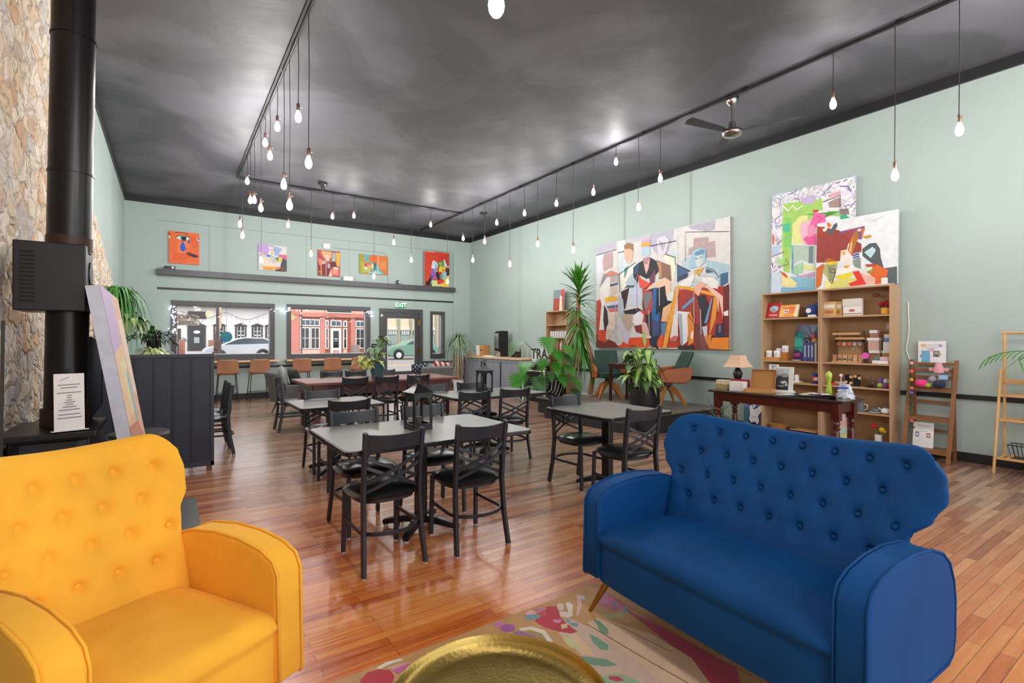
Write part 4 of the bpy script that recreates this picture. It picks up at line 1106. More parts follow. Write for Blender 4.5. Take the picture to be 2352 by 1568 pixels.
canvas('teal_river_painting', 'small wide painting of orange and olive fields split by a teal river', .79, .53, .03, '''
a0a43c 0,0 20,0 24,40 14,70 12,100 0,100
5fb0b4 14,100 44,98 30,84 36,66 56,60 70,40 90,4 60,6 40,14 50,40 40,62 24,60 18,80
b8bc58 8,60 20,40 40,20 36,6 10,6
e86a28 32,80 44,98 64,98 66,70 56,64 38,66
d87a34 68,96 100,94 100,0 92,4 74,24 68,40
e08a4a 72,70 96,70 96,30 76,30
e0384a 16,50 26,50 27,38 18,36
e8dcc8 16,34 26,36 30,22 20,24
c8a888 28,46 40,46 40,26 28,26
d8dc9a 42,52 50,54 50,30 42,30
2f6a70 50,64 60,56 56,22 52,24
8ad0d8 30,6 60,20 84,6 60,2 34,2
L 0.02 e9c4b0 66,100 66,4
L 0.008 e8e0b0 14,80 22,56
''', 'c87a40', 'b8903a', (4.67, YB-.001, 3.24), (0, 0, 0))
canvas('red_collage_painting', 'tall bright red painting with a patchwork figure standing on the picture ledge at right', .79, 1.02, .04, '''
cf3a1e 0,0 100,0 100,100 0,100
c2301a 50,60 100,60 100,96 60,90
d8dce4 30,70 36,76 54,66 48,30 40,46 26,50
a8c4d8 36,72 52,64 50,40 44,44
9a5aa0 26,52 40,50 50,20 20,22
6a3f86 22,34 34,30 30,22 20,22
cfdcf0 74,76 80,82 92,60 92,50 82,56
5a8a4a 50,68 78,78 80,60 54,60
7ab85a 56,70 70,72 70,64 58,64
2a5a2a 52,62 86,60 84,54 56,56
d8cc3a 60,62 84,60 82,44 56,44
c8402a 52,60 60,60 60,54 54,54
c8502a 70,52 82,50 72,44
14161c 86,58 100,56 100,34 90,34 88,44
14161c 44,44 58,40 62,18 54,20 46,30
9ac0c8 70,44 88,44 90,26 76,20 64,26
4aa06a 62,36 76,32 70,24 62,26
c83a2a 62,40 70,40 70,34 62,34
14161c 4,2 28,0 28,24 18,24 16,16 4,12
c8dc94 28,0 74,2 72,12 44,18 28,16
e4281e 50,20 68,20 68,8 52,6
f2c21e 72,0 100,0 100,36 88,28 78,20
e8b080 90,62 98,62 98,56 90,56
8ac8d8 84,0 96,0 90,4
L 0.008 141414 54,60 84,58
L 0.008 141414 72,24 82,14
L 0.02 e8a0a0 2,98 40,99
E 2a6a9a 46,50 5 5
E e8eef0 46,50 2 2
L 0.01 eeeef4 30,20 22,4
''', 'cf3a1e', 'd8a89a', (6.535, YB-.12, 3.0), (0, 0, 0))
# bits on the ledge
for x, w_, h_, m_, l in ((.02, .2, .07, M_cast, 'small black device at the left end of the picture ledge'), (3.95, .26, .12, M_white, 'small white box with a round dial on the picture ledge'), (5.35, .07, .11, M_cast, 'tiny black speaker on the picture ledge below the teal river painting')):
    t = thing('ledge_device', l, 'device', (x, YB-.09, 3.0)); m = MB(); m.box(-w_/2, w_/2, -.04, .04, 0, h_); b_ = m.build('casing', m_, t, bevel=.008)
    MB().tube([(w_*.25, -.042, h_*.55), (w_*.25, -.04, h_*.55)], min(.025, h_*.3), 12).build('dial', M_steel, b_)
simple('wall_box', MB().box(3.33, 3.51, YB-.03, YB-.001, 3.82, 3.96), M_white, 'square white electrical box on the wall above the maroon painting', 'box', bevel=.006)
simple('switch_panel', MB().box(4.62, 4.82, YB-.02, YB-.001, 1.2, 1.32).box(4.66, 4.68, YB-.026, YB-.019, 1.25, 1.27, 1).box(4.71, 4.73, YB-.026, YB-.019, 1.25, 1.27, 1).box(4.76, 4.78, YB-.026, YB-.019, 1.25, 1.27, 1), [M_cast, M_white], 'black light-switch panel left of the glass door', 'switch')
t = thing('exit_sign', 'green and white EXIT sign above the glass door', 'sign', (5.46, YB-.035, 2.34))
MB().box(-.15, .15, 0, .034, 0, .16).build('plate', mat('exit_green', '2f9a56', .5, emit=.1), t)
text('lettering', 'EXIT', .165, mat('exit_letter', 'f2fff0', .5, emit=.35), t, (0, -.004, .08), bold=.004)
# ================================================================ bar stools
M_tan = mat('tan_leather', 'a87556', .45, noise=.08)
M_leg = mat('stool_leg', '222224', .4)
def stool():
    t = thing('bar_stool', 'x', 'bar stool')
    def shell(u, v):   # bucket: v 0 front of seat -> 1 top of back
        U = 2*u-1; a = min(1, v/.5); b = max(0, (v-.5)/.5)
        w = .215*(1-.10*b*b-.12*(1-a)**2); 
        y = .2-.36*a-.05*b*(1+.4*b) + .06*U*U*b
        z = .68-.03*math.sin(PI*a*.8)+.02*U*U*a+(.32*b**.85)-.03*b*abs(U)**4
        if b > 0 : y -= .035*math.sin(min(1, b*2.5)*PI/2)*0
        return (U*w, y, z)
    m = MB(); m.grid(shell, 16, 22); s = m.build('seat_shell', M_tan, t, smooth=180); so = s.modifiers.new('solid', 'SOLIDIFY'); so.thickness = .022; so.offset = 0
    for sx in (-1, 1):
        MB().tube([(sx*.17, .12, .655), (sx*.22, .2, 0.01)], .009, 8).build('leg', M_leg, t); MB().tube([(sx*.17, -.1, .655), (sx*.22, -.19, 0.01)], .009, 8).build('leg', M_leg, t)
    MB().tube([(-.205, .175, .22), (.205, .175, .22), (.205, -.16, .22), (-.205, -.16, .22)], .008, 8, closed=True).build('foot_ring', M_leg, t)
    MB().tube([(-.17, .12, .65), (.17, .12, .65), (.17, -.1, .65), (-.17, -.1, .65)], .008, 8, closed=True).build('seat_frame', M_leg, t)
    return t
st0 = stool(); SL = ['leftmost tan leather bar stool, at the first window bar beside the divider', 'tan leather bar stool second from the left, behind the grey armchair', 'third tan leather bar stool, at the left end of the salmon window bar', 'fourth tan leather bar stool, in the middle of the salmon window bar', 'rightmost tan leather bar stool, behind the teal plant pot']
for i, x in enumerate((1.08, 1.72, 2.64, 3.34, 4.02)):
    if i == 0: st0.location = (x, 12.95, 0); st0['label'] = SL[0]; st0['group'] = 'tan bar stools along the windows'
    else: dup(st0, (x, 12.95, 0), (0, .05, -.04, .06, 0)[i], SL[i], 'tan bar stools along the windows')
# ================================================================ long wooden table
t = thing('long_table', 'long reddish-brown farmhouse table with thick apron and shiny top', 'table', (3.0, 8.57, 0))
M_red = mat('red_timber', '6e3022', .35, col2='4c1f17', nscale=4, stretch=(.4, 3, 1), coat=.2)
M_rtop = mat('polished_red_timber', '8a5040', .36, col2='744034', nscale=4, stretch=(.4, 3, 1))
m = MB(); m.box(-1.29, 1.29, -.58, .58, .725, .765); m.build('tabletop', M_rtop, t, bevel=.005)
m = MB(); m.box(-1.17, 1.17, -.49, -.45, .56, .725); m.box(-1.17, 1.17, .45, .49, .56, .725); m.box(-1.2, -1.16, -.45, .45, .56, .725); m.box(1.16, 1.2, -.45, .45, .56, .725); m.build('apron', M_red, t)
for sx in (-1, 1):
    for sy in (-1, 1): MB().box(sx*1.12-.05, sx*1.12+.05, sy*.41-.05, sy*.41+.05, 0, .725).build('leg', M_red, t, bevel=.006)
# ================================================================ grey armchairs with cushions
M_grey = mat('grey_upholstery', '6a6c6a', .8, noise=.08, nscale=6, bump=.1, bscale=120)
M_tleg = mat('teak_leg', '8a4b26', .4)
def lounge(loc, rz, label):
    t = thing('grey_armchair', label, 'armchair', loc, rz, 'grey lounge armchairs')
    m = MB(); m.box(-.29, .29, -.38, .3, .2, .42); m.build('seat', M_grey, t, bevel=.03)
    m = MB(); m.M = Matrix.Translation((0, .27, .3)) @ Matrix.Rotation(-.22, 4, 'X'); m.box(-.38, .38, 0, .12, -.05, .55); m.build('backrest', M_grey, t, bevel=.03)
    for s in (-1, 1):
        m = MB(); m.box(s*.34-.05, s*.34+.05, -.4, .3, .19, .58); m.build('armrest', M_grey, t, bevel=.02)
        for sy in (-1, 1): MB().tube([(s*.3, sy*.28, .2), (s*.34, sy*.36, 0)], [.02, .012], 10).build('leg', M_tleg, t, smooth=60)
    return t
lounge((2.05, 10.45, 0), PI/2+.1, 'grey upholstered armchair with teak legs turned side-on left of the long wooden table')
def cushion(name, label, loc, rot, mats, w=.42, th=.13, fn=None):
    m = MB()
    def side(s):
        def f(u, v):
            U, V = 2*u-1, 2*v-1; p = (1-U**4)**.6*(1-V**4)**.6 if abs(U) < 1 and abs(V) < 1 else 0
            k = 1-.08*(1-abs(U)**2)*abs(V)**2
            return (U*w/2*(1-.06*(1-V*V)), s*th/2*p, V*w/2*(1-.06*(1-U*U)))
        return f
    if fn:
        a = MB(); 
        for s in (-1, 1):
            f = side(s); nn = 26
            for i in range(nn):
                for j in range(nn):
                    q = [f((i+a_)/nn, (j+b_)/nn) for a_, b_ in ((0, 0), (1, 0), (1, 1), (0, 1))]
                    m.add(q, [(0, 1, 2, 3)], 0, lin(fn((i+.5)/nn, (j+.5)/nn)))
        o = m.build(name, PAINT, None)
        bm = bmesh.new(); bm.from_mesh(o.data); bmesh.ops.remove_doubles(bm, verts=bm.verts, dist=1e-5); bm.to_mesh(o.data); bm.free()
        o.data.polygons.foreach_set('use_smooth', [True]*len(o.data.polygons))
    else:
        m.grid(side(-1), 20, 20); m.grid(side(1), 20, 20, flip=True); o = m.build(name, mats, None, smooth=180)
    o.location = loc; o.rotation_euler = rot; tag(o, label, 'cushion'); return o
cushion('dark_cushion', 'dark charcoal cushion on the grey armchair by the bar stools', (2.0, 10.3, .66), (-.3, 0, PI/2+.2), mat('charcoal_cloth', '3d3f3d', .8), .44)
cushion('pale_cushion', 'pale grey patterned cushion leaning on the grey armchair back', (1.84, 10.62, .72), (-.25, .1, PI/2-.1), mat('pale_cloth', 'b8bcba', .8, noise=.2, nscale=20), .42)
t = lounge((5.0, 10.75, 0), PI+.0, 'grey armchair behind the long wooden table before the glass door, holding the striped cushion')
for ch in list(t.children):
    pass
cushion('striped_cushion', 'red and white striped cushion on the armchair before the glass door', (5.2, 10.62, .72), (.35, .15, .05), None, .46, .14, lambda u, v: 'a83a3c' if int((u*.9+v*.5)*7.0) % 2 else 'e6e2dc')
cushion('starry_cushion', 'dark blue cushion with white stars on the armchair before the glass door', (4.72, 10.64, .70), (.3, -.1, -.05), None, .42, .14, lambda u, v: 'dfe0e4' if (math.sin(u*27)*math.sin(v*27) > .62) else '2c3242')
# ================================================================ plants
def leaf(mb, p0, d, L, wd, droop, n=7, mi=0, kind='lance', cup=.15, mi2=None):
    p0 = Vector(p0); d = Vector(d).normalized(); side = d.cross(Vector((0, 0, 1)))
    if side.length < .05: side = Vector((1, 0, 0))
    side.normalize(); pts = []
    for k in range(n+1):
        t = k/n
        if kind == 'lance': w = (t**.35)*(1-t)**.55*1.15 if t < 1 else 0
        elif kind == 'strap': w = min(1, .5+t*2)*(1-t**3)
        elif kind == 'heart': w = math.sin(PI*min(1, t**.62))*.95+(.35*(1-t*3) if t < .33 and t > 0 else 0)
        elif kind == 'mon': w = math.sin(PI*min(1, t**.6))*(1 if k % 3 else .42)
        else: w = math.sin(PI*t**.8)
        c = p0+d*(L*t*(1-.25*droop*t))+Vector((0, 0, -droop*L*t*t)); w *= wd/2
        up = Vector((0, 0, cup*w*1.2))
        pts.append((c-side*w+up, c, c+side*w+up))
    vs = [q for p in pts for q in p]; fs = []; ms = []
    for k in range(n):
        a = k*3; fs += [(a, a+1, a+4, a+3), (a+1, a+2, a+5, a+4)]
    mb.add(vs, fs, mi)
    if mi2 is not None:   # pale centre
        vs2 = []
        for k, (l, c, r) in enumerate(pts):
            e = Vector((0, 0, .002)); vs2 += [c+(l-c)*.55+e, c+e, c+(r-c)*.55+e]
        mb.add(vs2, fs[2:-2] if n > 4 else fs, mi2)
def stem(mb, a, b, sag, r, mi=0, n=6):
    a, b = Vector(a), Vector(b); mb.tube([a+(b-a)*(k/n)+Vector((0, 0, sag*math.sin(PI*k/n))) for k in range(n+1)], r, 5, mi)
    return b
def leafmat(name, c, c2=None, r=.4): return mat(name, c, r, noise=.22, nscale=9) if not c2 else mat(name, c, r, col2=c2, nscale=9)
L_green = leafmat('leaf_green', '3f8424'); L_dark = leafmat('leaf_dark', '2c5f24'); L_pale = leafmat('leaf_pale', '8fa688')
L_lime = leafmat('leaf_lime', '9dc84e'); L_cream = leafmat('leaf_cream', 'c6d79a'); L_brown = leafmat('leaf_dry', '96765a'); L_stem = leafmat('stem_green', '7a9a4a')
L_bark = mat('bark', 'a8805a', .8, noise=.2, nscale=20, bump=.3); M_soil = mat('soil', '3a2a20', .95, noise=.3, nscale=30)
def pot(t, r, h, m, taper=.8, rim=0):
    mb = MB(); mb.lathe([(r*taper, 0), (r*(taper+.1), h*.3), (r, h), (r*1.0, h+rim), (r*.92, h+rim), (r*.9, h*.86)], 28, cap=True); p = mb.build('pot', m, t, smooth=50)
    MB().lathe([(r*.9, h*.88), (.002, h*.9)], 20, cap=False).build('soil', M_soil, t)
    return p
def rdir(r, el0, el1): a = r.uniform(0, 2*PI); e = r.uniform(el0, el1); return Vector((math.cos(a)*math.cos(e), math.sin(a)*math.cos(e), math.sin(e)))
# yucca on the stage
r = random.Random(5)
t = thing('tall_yucca', 'tall yucca with long drooping strap leaves on the stage before the narrow bookcase', 'plant', (7.1, 7.6, .3))
mb = MB(); mb.lathe([(.19, 0), (.21, .03), (.2, .03), (.17, .012)], 24); mb.build('saucer', M_white, t, smooth=50)
mb = MB(); mb.tube([(0.02, 0, .0), (.02, -.05, .25), (.07, -.07, .55), (.03, -.02, .8), (-.03, .05, 1.1), (-.1, .22, 1.5), (-.08, .25, 2.0), (-.08, .27, 2.3)], [.055, .05, .05, .045, .045, .045, .04, .02], 10); mb.build('trunk', L_bark, t, smooth=60)
mb = MB()
for k in range(210):
    z = r.uniform(.9, 2.32); f = (z-.9)/1.42; base = Vector((-.08, .2+.04*f, z))
    el = -.5+1.75*f**2.2 + r.uniform(-.25, .25); a = r.uniform(0, 2*PI)
    d = Vector((math.cos(a)*math.cos(el), math.sin(a)*math.cos(el), math.sin(el)))
    if d.x > .0: d.x *= .6
    L = r.uniform(.38, .62)
    leaf(mb, base+d*.02, d, L, r.uniform(.04, .055), max(.05, .95-.9*f)*r.uniform(.6, 1.4), 8, 0 if f > .35 or r.random() > .2 else 2, 'strap')
for k in range(26):
    d = rdir(r, .5, 1.45); leaf(mb, (-.08, .27, 2.3), d, r.uniform(.35, .62), .05, .1, 8, r.choice((0, 0, 1)), 'lance')
mb.build('leaves', [L_green, L_dark, L_brown], t, smooth=180)
# dumb cane in a big black pot at the stage corner
r = random.Random(8)
t = thing('dumb_cane', 'leafy variegated plant in a wide black pot on the stage edge', 'plant', (6.49, 5.62, .3))
pot(t, .235, .33, mat('matte_black_pot', '18181b', .5), .92)
mb = MB(); ms = MB()
for k in range(46):
    h = r.uniform(.42, .98)*(1 if k > 8 else .8); b = Vector((r.uniform(-.06, .06), r.uniform(-.06, .06), .3)); d = rdir(r, .05, 1.2)
    e = b+Vector((d.x*.16-.05*(k%3), d.y*.16+.03*(k%3), h-.3)); ms.tube([b, b+(e-b)*.5+Vector((0, 0, .02)), e], [.011, .008, .004], 6)
    vivid = r.random() < .5  # random pick between the green and the grey-green leaf tone
    leaf(mb, e, Vector((d.x, d.y, r.uniform(-.1, .9))), r.uniform(.26, .4), r.uniform(.12, .165), r.uniform(.4, 1.1), 9, 0 if vivid else 1, 'oval', .2, 2 if vivid or r.random() < .6 else None)
leaf(mb, (.0, .0, 1.0), (0, .1, 1), .3, .09, 0, 9, 2, 'oval', .2)
leaf(mb, (-.02, .05, .95), (-.3, .5, .5), .36, .15, .5, 9, 0, 'oval', .2, 2)
mb.build('leaves', [leafmat('cane_green', '3f7a22'), leafmat('cane_grey', '60804a'), leafmat('cane_pale', 'aac46c')], t, smooth=180); ms.build('stems', L_stem, t, smooth=60)
# monstera
r = random.Random(12)
t = thing('monstera', 'large split-leaf monstera with moss pole in a black pot at the stage end', 'plant', (6.25, 7.68, .3))
pot(t, .19, .33, M_cast, .85)
mb = MB(); mb.tube([(-.06, -.05, .3), (-.12, .0, .86)], .028, 10); mb.build('moss_pole', mat('coir_pole', 'b0683c', .9, bump=.4), t, smooth=60)
mb = MB(); ms = MB()
SPEC = [(-.62, 1.0, .46, -.6), (-.15, 1.08, .42, .1), (0, .86, .36, .3), (-.5, .6, .4, -.3), (-.66, .38, .44, -.2), (-.3, .32, .42, .1), (.2, .95, .3, .4), (.22, .56, .34, .4), (.32, .3, .34, .5), (.12, .4, .3, .2), (-.2, .7, .3, -.2), (.25, .78, .28, .3), (.35, .12, .28, .4), (-.45, .15, .34, -.3), (.05, .62, .3, 0), (-.05, .45, .26, -.1)]
for (s_, z, L, ds) in SPEC:
    b = Vector((.826*s_-.1, -.5635*s_-.12, z+L*.25)); ms.tube([(-.03, 0, .3), Vector((-.03, 0, .3)).lerp(b, .5)+Vector((0, 0, .14)), b], .008, 6)
    leaf(mb, b, Vector((.826*ds-.35, -.5635*ds-.5, -.55+r.uniform(-.1, .2))), L, L*1.0, .25, 24, r.choice((0, 0, 1)), 'mon', .12)
mb.build('leaves', [L_green, L_dark], t, smooth=180); ms.build('stems', L_stem, t, smooth=60)
mb = MB()
for k in range(4): mb.tube([(.1-.1*k, -.12, .33), (.05-.1*k, -.24, .36), (-.05-.08*k, -.26, .18), (-.1-.08*k, -.24, .05+.03*k)], .006, 5)
mb.build('aerial_root', mat('root', 'a8b09a', .6), t, smooth=60)
# ponytail palm in the far corner
r = random.Random(3)
t = thing('ponytail_palm', 'shaggy ponytail palm with grey-green leaves beside the coffee counter', 'plant', (6.62, 12.35, 0))
pot(t, .16, .32, M_white, .75); 
mb = MB(); mb.tube([(0, 0, .28), (.02, 0, .9), (0, 0, 1.5)], [.06, .045, .035], 8); mb.build('trunk', L_bark, t, smooth=60)
mb = MB()
for k in range(190):
    d = rdir(r, .1, 1.35); leaf(mb, (0, 0, r.uniform(1.3, 1.52)), d, r.uniform(.5, .95), .022, r.uniform(.5, 1.5), 9, 0 if r.random() < .75 else 1, 'strap')
for k in range(90):
    d = rdir(r, -1.2, -.1); leaf(mb, (0, 0, r.uniform(.9, 1.35)), Vector((d.x, d.y, -1.2)), r.uniform(.4, .7), .02, .3, 7, 2, 'strap')
leaf(mb, (0, 0, 1.45), (.8, -.3, .5), 1.05, .03, .05, 9, 1, 'strap'); leaf(mb, (0, 0, 1.4), (.8, -.2, -.2), .95, .03, .2, 9, 1, 'strap')
mb.build('leaves', [L_pale, L_dark, L_brown], t, smooth=180)
r = random.Random(4)
t = thing('potted_fern', 'small pale leafy plant in a white pot near the side window', 'plant', (6.15, 12.4, 0)); pot(t, .14, .4, M_white, .8)
mb = MB()
for k in range(40): leaf(mb, (0, 0, .4), rdir(r, .1, 1.2), r.uniform(.25, .42), .09, r.uniform(.4, .9), 6, 0, 'oval')
mb.build('leaves', [L_pale], t, smooth=180)
# teal pot with trailing leaves on the long table
r = random.Random(9)
t = thing('teal_potted_plant', 'large-leaved trailing plant in a teal glazed pot on the long wooden table', 'plant', (2.98, 8.5, .765))
pot(t, .135, .25, mat('teal_glaze', '33565f', .25, coat=.4), .7, .01)
mb = MB(); ms = MB()
for k in range(44):
    u = r.random(); z = .27+.5*u*u; x = r.gauss(0, .09)+(-.16 if z < .4 else .02); b = Vector((x, r.uniform(-.14, .12), z)); ms.tube([(0, 0, .24), b*.5+Vector((0, 0, .14)), b], .004, 5)
    leaf(mb, b, Vector((r.uniform(-1, 1), r.uniform(-1, .5), .1)), r.uniform(.13, .19), .13, .8, 7, (1 if z < .42 else 0), 'heart')
mb.build('leaves', [leafmat('sage_leaf', '7d9c72'), leafmat('yellow_leaf', 'b5bf66')], t, smooth=180); ms.build('stems', L_stem, t)
# plant rack leaning on the left wall behind the divider
t = thing('plant_rack', 'dark leaning plant rack against the left wall above the divider', 'rack', (-.42, 7.3, 0))
mb = MB()
for y in (0, .75):
    mb.tube([(.12, y, 0), (-.3, y, 2.02)], 1, rect=(.045, .09), up=(0, 1, 0))
mb.build('side_rail', mat('rack_grey', '3d3e40', .5), t)
for k in range(5):
    z = .3+k*.4; x = .12-.42*z/2.02; MB().box(x-.01, x+.16, .02, .73, z, z+.02).build('shelf', mat('rack_shelf', '2a2a2c', .5), t)
def trailing(name, label, loc, cols, n, L, wd, up, seed, kind='heart', dr=1.2, potm=None, spread=.12):
    r = random.Random(seed); t = thing(name, label, 'plant', loc); pot(t, .075, .11, potm or M_cast, .8); mb = MB()
    for k in range(n):
        d = rdir(r, -.1, 1.3); b = Vector((d.x*spread*r.random(), d.y*spread*r.random(), .1+up*r.random()))
        if dr > 1.5: b.z = .1; 
        leaf(mb, b, d, r.uniform(.7, 1.1)*L, wd, dr*r.uniform(.6, 1.3), 7, r.randrange(len(cols)), kind)
    mb.build('leaves', cols, t, smooth=180); return t
trailing('trailing_fern', 'bright green feathery hanging fern on the top of the leaning plant rack', (-.52, 7.65, 1.92), [L_green, leafmat('fern_green', '63a850')], 190, .42, .016, .05, 21, 'strap', 1.9, None, .15)
trailing('pothos', 'cream and green variegated trailing plant on the middle of the leaning rack', (-.38, 7.75, 1.52), [L_cream, L_pale], 60, .17, .09, .12, 22, 'heart', 1.2, M_white, .16)
trailing('dark_succulent', 'very dark leafed plant on the rack beside the white window lights', (-.17, 7.9, 1.31), [mat('near_black_leaf', '15191a', .3), L_dark], 90, .2, .05, .1, 23, 'oval', .6, None, .3)
trailing('pale_houseplant', 'small yellow-green plant just above the navy divider', (-.15, 7.35, 1.14), [L_cream, leafmat('yel_green', 'a9b86a')], 60, .17, .05, .08, 24, 'oval', .9, None, .12)
# spider plant below the console, palm frond at the right edge
r = random.Random(6)
t = thing('spider_plant', 'spiky green plant in a blue pot on the floor under the console table', 'plant', (6.62, 4.35, 0)); pot(t, .15, .26, mat('blue_glaze', '1d3f8a', .25), .8)
mb = MB()
for k in range(60): leaf(mb, (0, 0, .26), rdir(r, .3, 1.4), r.uniform(.3, .5), .022, r.uniform(.2, .9), 7, r.choice((0, 1)), 'strap')
mb.build('leaves', [L_dark, L_pale], t, smooth=180)
t = thing('parlour_palm', 'arching green palm frond reaching in at the right edge of the view', 'plant', (6.85, .82, 0)); pot(t, .16, .3, M_cast, .8)
mb = MB(); mb.tube([(0, 0, .28), (.02, .02, .8), (.0, .0, 1.12)], .012, 6)
for az, n_ in ((1.75, 1), (2.6, 1), (.4, 1), (4.2, 1)):
    P = []; L = .66
    for k in range(16): s = k/15; P.append(Vector((math.cos(az)*L*s, math.sin(az)*L*s, 1.1+.3*math.sin(s*2.1)-.12*s)))
    mb.tube(P, .005, 5)
    for k in range(2, 16):
        dd = (P[k]-P[k-1]).normalized()
        for s in (-1, 1):
            sd = dd.cross(Vector((0, 0, 1))).normalized()*s; leaf(mb, P[k], dd*.6+sd*.8+Vector((0, 0, -.2)), .2*(1-.5*k/16)+.04, .022, .4, 5, 0, 'lance')
mb.build('fronds', L_green, t, smooth=180)
# ================================================================ stage furniture
M_gfab = mat('forest_fabric', '2c4a42', .8, bump=.1, bscale=120); M_cogn = mat('cognac_leather', 'a85a2c', .4, noise=.08); M_beech = mat('oiled_beech', 'bf7c40', .4, noise=.1)
def swivel(loc, rz, label):
    t = thing('swivel_lounge_chair', label, 'chair', loc, rz, 'green and cognac stage chairs')
    m = MB(); m.prism(rrect(.5, .5, .08), .4, .5); m.build('seat', M_gfab, t, bevel=.02)
    def bf(s):
        def f(u, v):
            U = 2*u-1; z = .46+.46*v; return (U*(.245-.02*v), .2+.22*v+s*.04*((1-U**6)*(1-(2*v-1)**8) if v > .5 else (1-U**6))**.5-.05*U*U, z)
        return f
    m = MB(); m.grid(bf(-1), 16, 16); m.grid(bf(1), 16, 16, flip=True); m.build('backrest', M_gfab, t, smooth=180)
    for s in (-1, 1):
        m = MB(); m.prism([(-.25, .4), (.2, .38), (.3, .45), (.33, .64), (.26, .66), (-.12, .62), (-.26, .55)], s*.275-.022, s*.275+.022, 'x'); m.build('armrest', M_cogn, t, bevel=.025, smooth=40)
    MB().tube([(0, 0, .26), (0, 0, .4)], .03, 12).build('column', M_cast, t)
    MB().box(-.07, .07, -.07, .07, .34, .4).build('mechanism', M_cast, t)
    for k in range(4):
        a = PI/4+k*PI/2; c, s = math.cos(a), math.sin(a); MB().tube([(c*.04, s*.04, .3), (c*.16, s*.16, .24), (c*.33, s*.33, 0)], [1, 1.15, .6], rect=(.035, .085)).build('leg', M_beech, t, bevel=.006)
    return t
swivel((7.05, 7.0, .3), -.6, 'green stage chair facing the room under the left part of the huge painting')
swivel((7.18, 5.72, .3), math.radians(-118), 'green stage chair with cognac arms turned side-on, right of the potted plant')
t = thing('side_table', 'small dark mahogany side table between the two green stage chairs', 'table', (6.98, 6.42, .3))
MB().box(-.27, .27, -.3, .3, .66, .7).build('tabletop', M_mahog, t, bevel=.004); MB().box(-.24, .24, -.27, .27, .6, .66).build('apron', M_mahog, t)
for sx in (-1, 1):
    for sy in (-1, 1): MB().box(sx*.22-.02, sx*.22+.02, sy*.25-.02, sy*.25+.02, 0, .6).build('leg', M_mahog, t)
# ================================================================ coffee counter
M_cgrey = mat('washed_grey_board', '969ba3', .5, col2='7d828c', nscale=5, stretch=(1, 1, .2))
t = thing('coffee_counter', 'washed grey coffee counter with pale wood top along the right wall', 'counter', (7.3, 11.2, 0))
MB().box(-.36, .385, -1.42, 1.42, .0, .94).build('body', M_cgrey, t)
MB().box(-.4, .385, -1.46, 1.46, .94, .98).build('worktop', M_bar, t, bevel=.004)
for y in (-1.40, -.52, .42, 1.40): MB().box(-.375, -.36, y-.02, y+.02, .04, .86).build('batten', mat('dark_batten', '26292e', .5), t)
MB().box(-.37, -.36, -1.42, 1.42, .86, .94).build('fascia', M_cgrey, t)
def item(name, label, cat, mb, m, loc=(0, 0, 0), rz=0, group=None, **k):
    o = mb.build(name, m, None, **k); o.location = loc; o.rotation_euler = (0, 0, rz); return tag(o, label, cat, group)
M_kraft = mat('kraft', 'c48f56', .7); M_card = mat('white_card', 'e9e6e2', .7)
t = thing('cardboard_box', 'brown cardboard box with white printed side on the coffee counter', 'box', (7.2, 12.0, .98), .2)
MB().box(-.12, .12, -.17, .14, 0, .3).build('box', M_kraft, t, bevel=.003); MB().box(-.123, -.12, .0, .14, .02, .3).build('label', M_card, t)
text('lettering', 'coffee', .05, mat('ink', '4a3a2c', .6), t, (-.124, -.09, .17), (PI/2, 0, -PI/2))
t = thing('coffee_brewer', 'tall black and silver coffee machine on the counter', 'coffee machine', (7.38, 11.35, .98), -PI/2)
m = MB(); m.prism([(-.13, .15), (-.15, .3), (-.15, .62), (-.08, .69), (.16, .69), (.16, .0), (.02, .0), (.0, .15)], -.12, .12, 'x'); m.build('body', M_cast, t, bevel=.02)
MB().box(-.1, .1, -.158, -.148, .22, .62).build('front_panel', M_steel, t, bevel=.01); MB().lathe([(.06, 0), (.075, .02), (.075, .1), (.05, .13)], 20, (0, -.1, 0)).build('carafe', M_glass, t, smooth=50)
for i, y in enumerate((10.72, 10.5)):
    t = thing('glass_jar', ('tall glass jar with steel lid on the counter, nearer the coffee machine', 'tall glass jar with steel lid on the counter, nearer the monstera')[i], 'jar', (7.35, y, .98), 0, 'counter jars')
    MB().lathe([(.07, 0), (.08, .01), (.08, .26), (.05, .3)], 20).build('glass', M_glass, t, smooth=50); MB().lathe([(.055, .3), (.055, .33), (.02, .35)], 20).build('lid', M_steel, t, smooth=50)
    MB().lathe([(.06, .012), (.06, .15)], 16).build('contents', mat('beans', '2a1b14', .7), t)
item('paper_stack', 'pile of napkins and bags on the counter front edge', 'papers', MB().box(-.08, .08, -.2, .2, 0, .02).box(-.05, .07, -.1, .16, .02, .035), M_card, (7.05, 11.4, .98), .1)
item('utensil_tray', 'small wooden utensil holder on the far end of the counter', 'holder', MB().box(-.05, .05, -.1, .1, 0, .05).box(-.03, -.02, -.05, -.04, .05, .16).box(.01, .02, .0, .01, .05, .17).box(-.01, .0, .05, .06, .05, .15), M_oaky, (7.05, 12.42, .98))
t = thing('steel_prep_table', 'steel prep table with white legs next to the grey counter', 'table', (7.25, 9.2, 0))
MB().box(-.4, .12, -.42, .5, .88, .93).build('tabletop', M_steel, t, bevel=.004)
for sx in (-1, 1):
    for sy in (-.38, .44): MB().tube([(-.14+sx*.22, sy, 0), (-.14+sx*.22, sy, .88)], .022, 10).build('leg', M_white, t, smooth=60)
MB().tube([(-.36, -.38, .72), (-.36, .44, .72)], .015, 8).build('crossbar', M_white, t)
item('mini_fridge', 'black mini fridge below the steel prep table', 'fridge', MB().box(-.29, .1, -.3, .38, 0.01, .7).box(-.31, -.29, -.29, .37, .03, .69), M_cast, (7.3, 9.2, 0), bevel=.006)
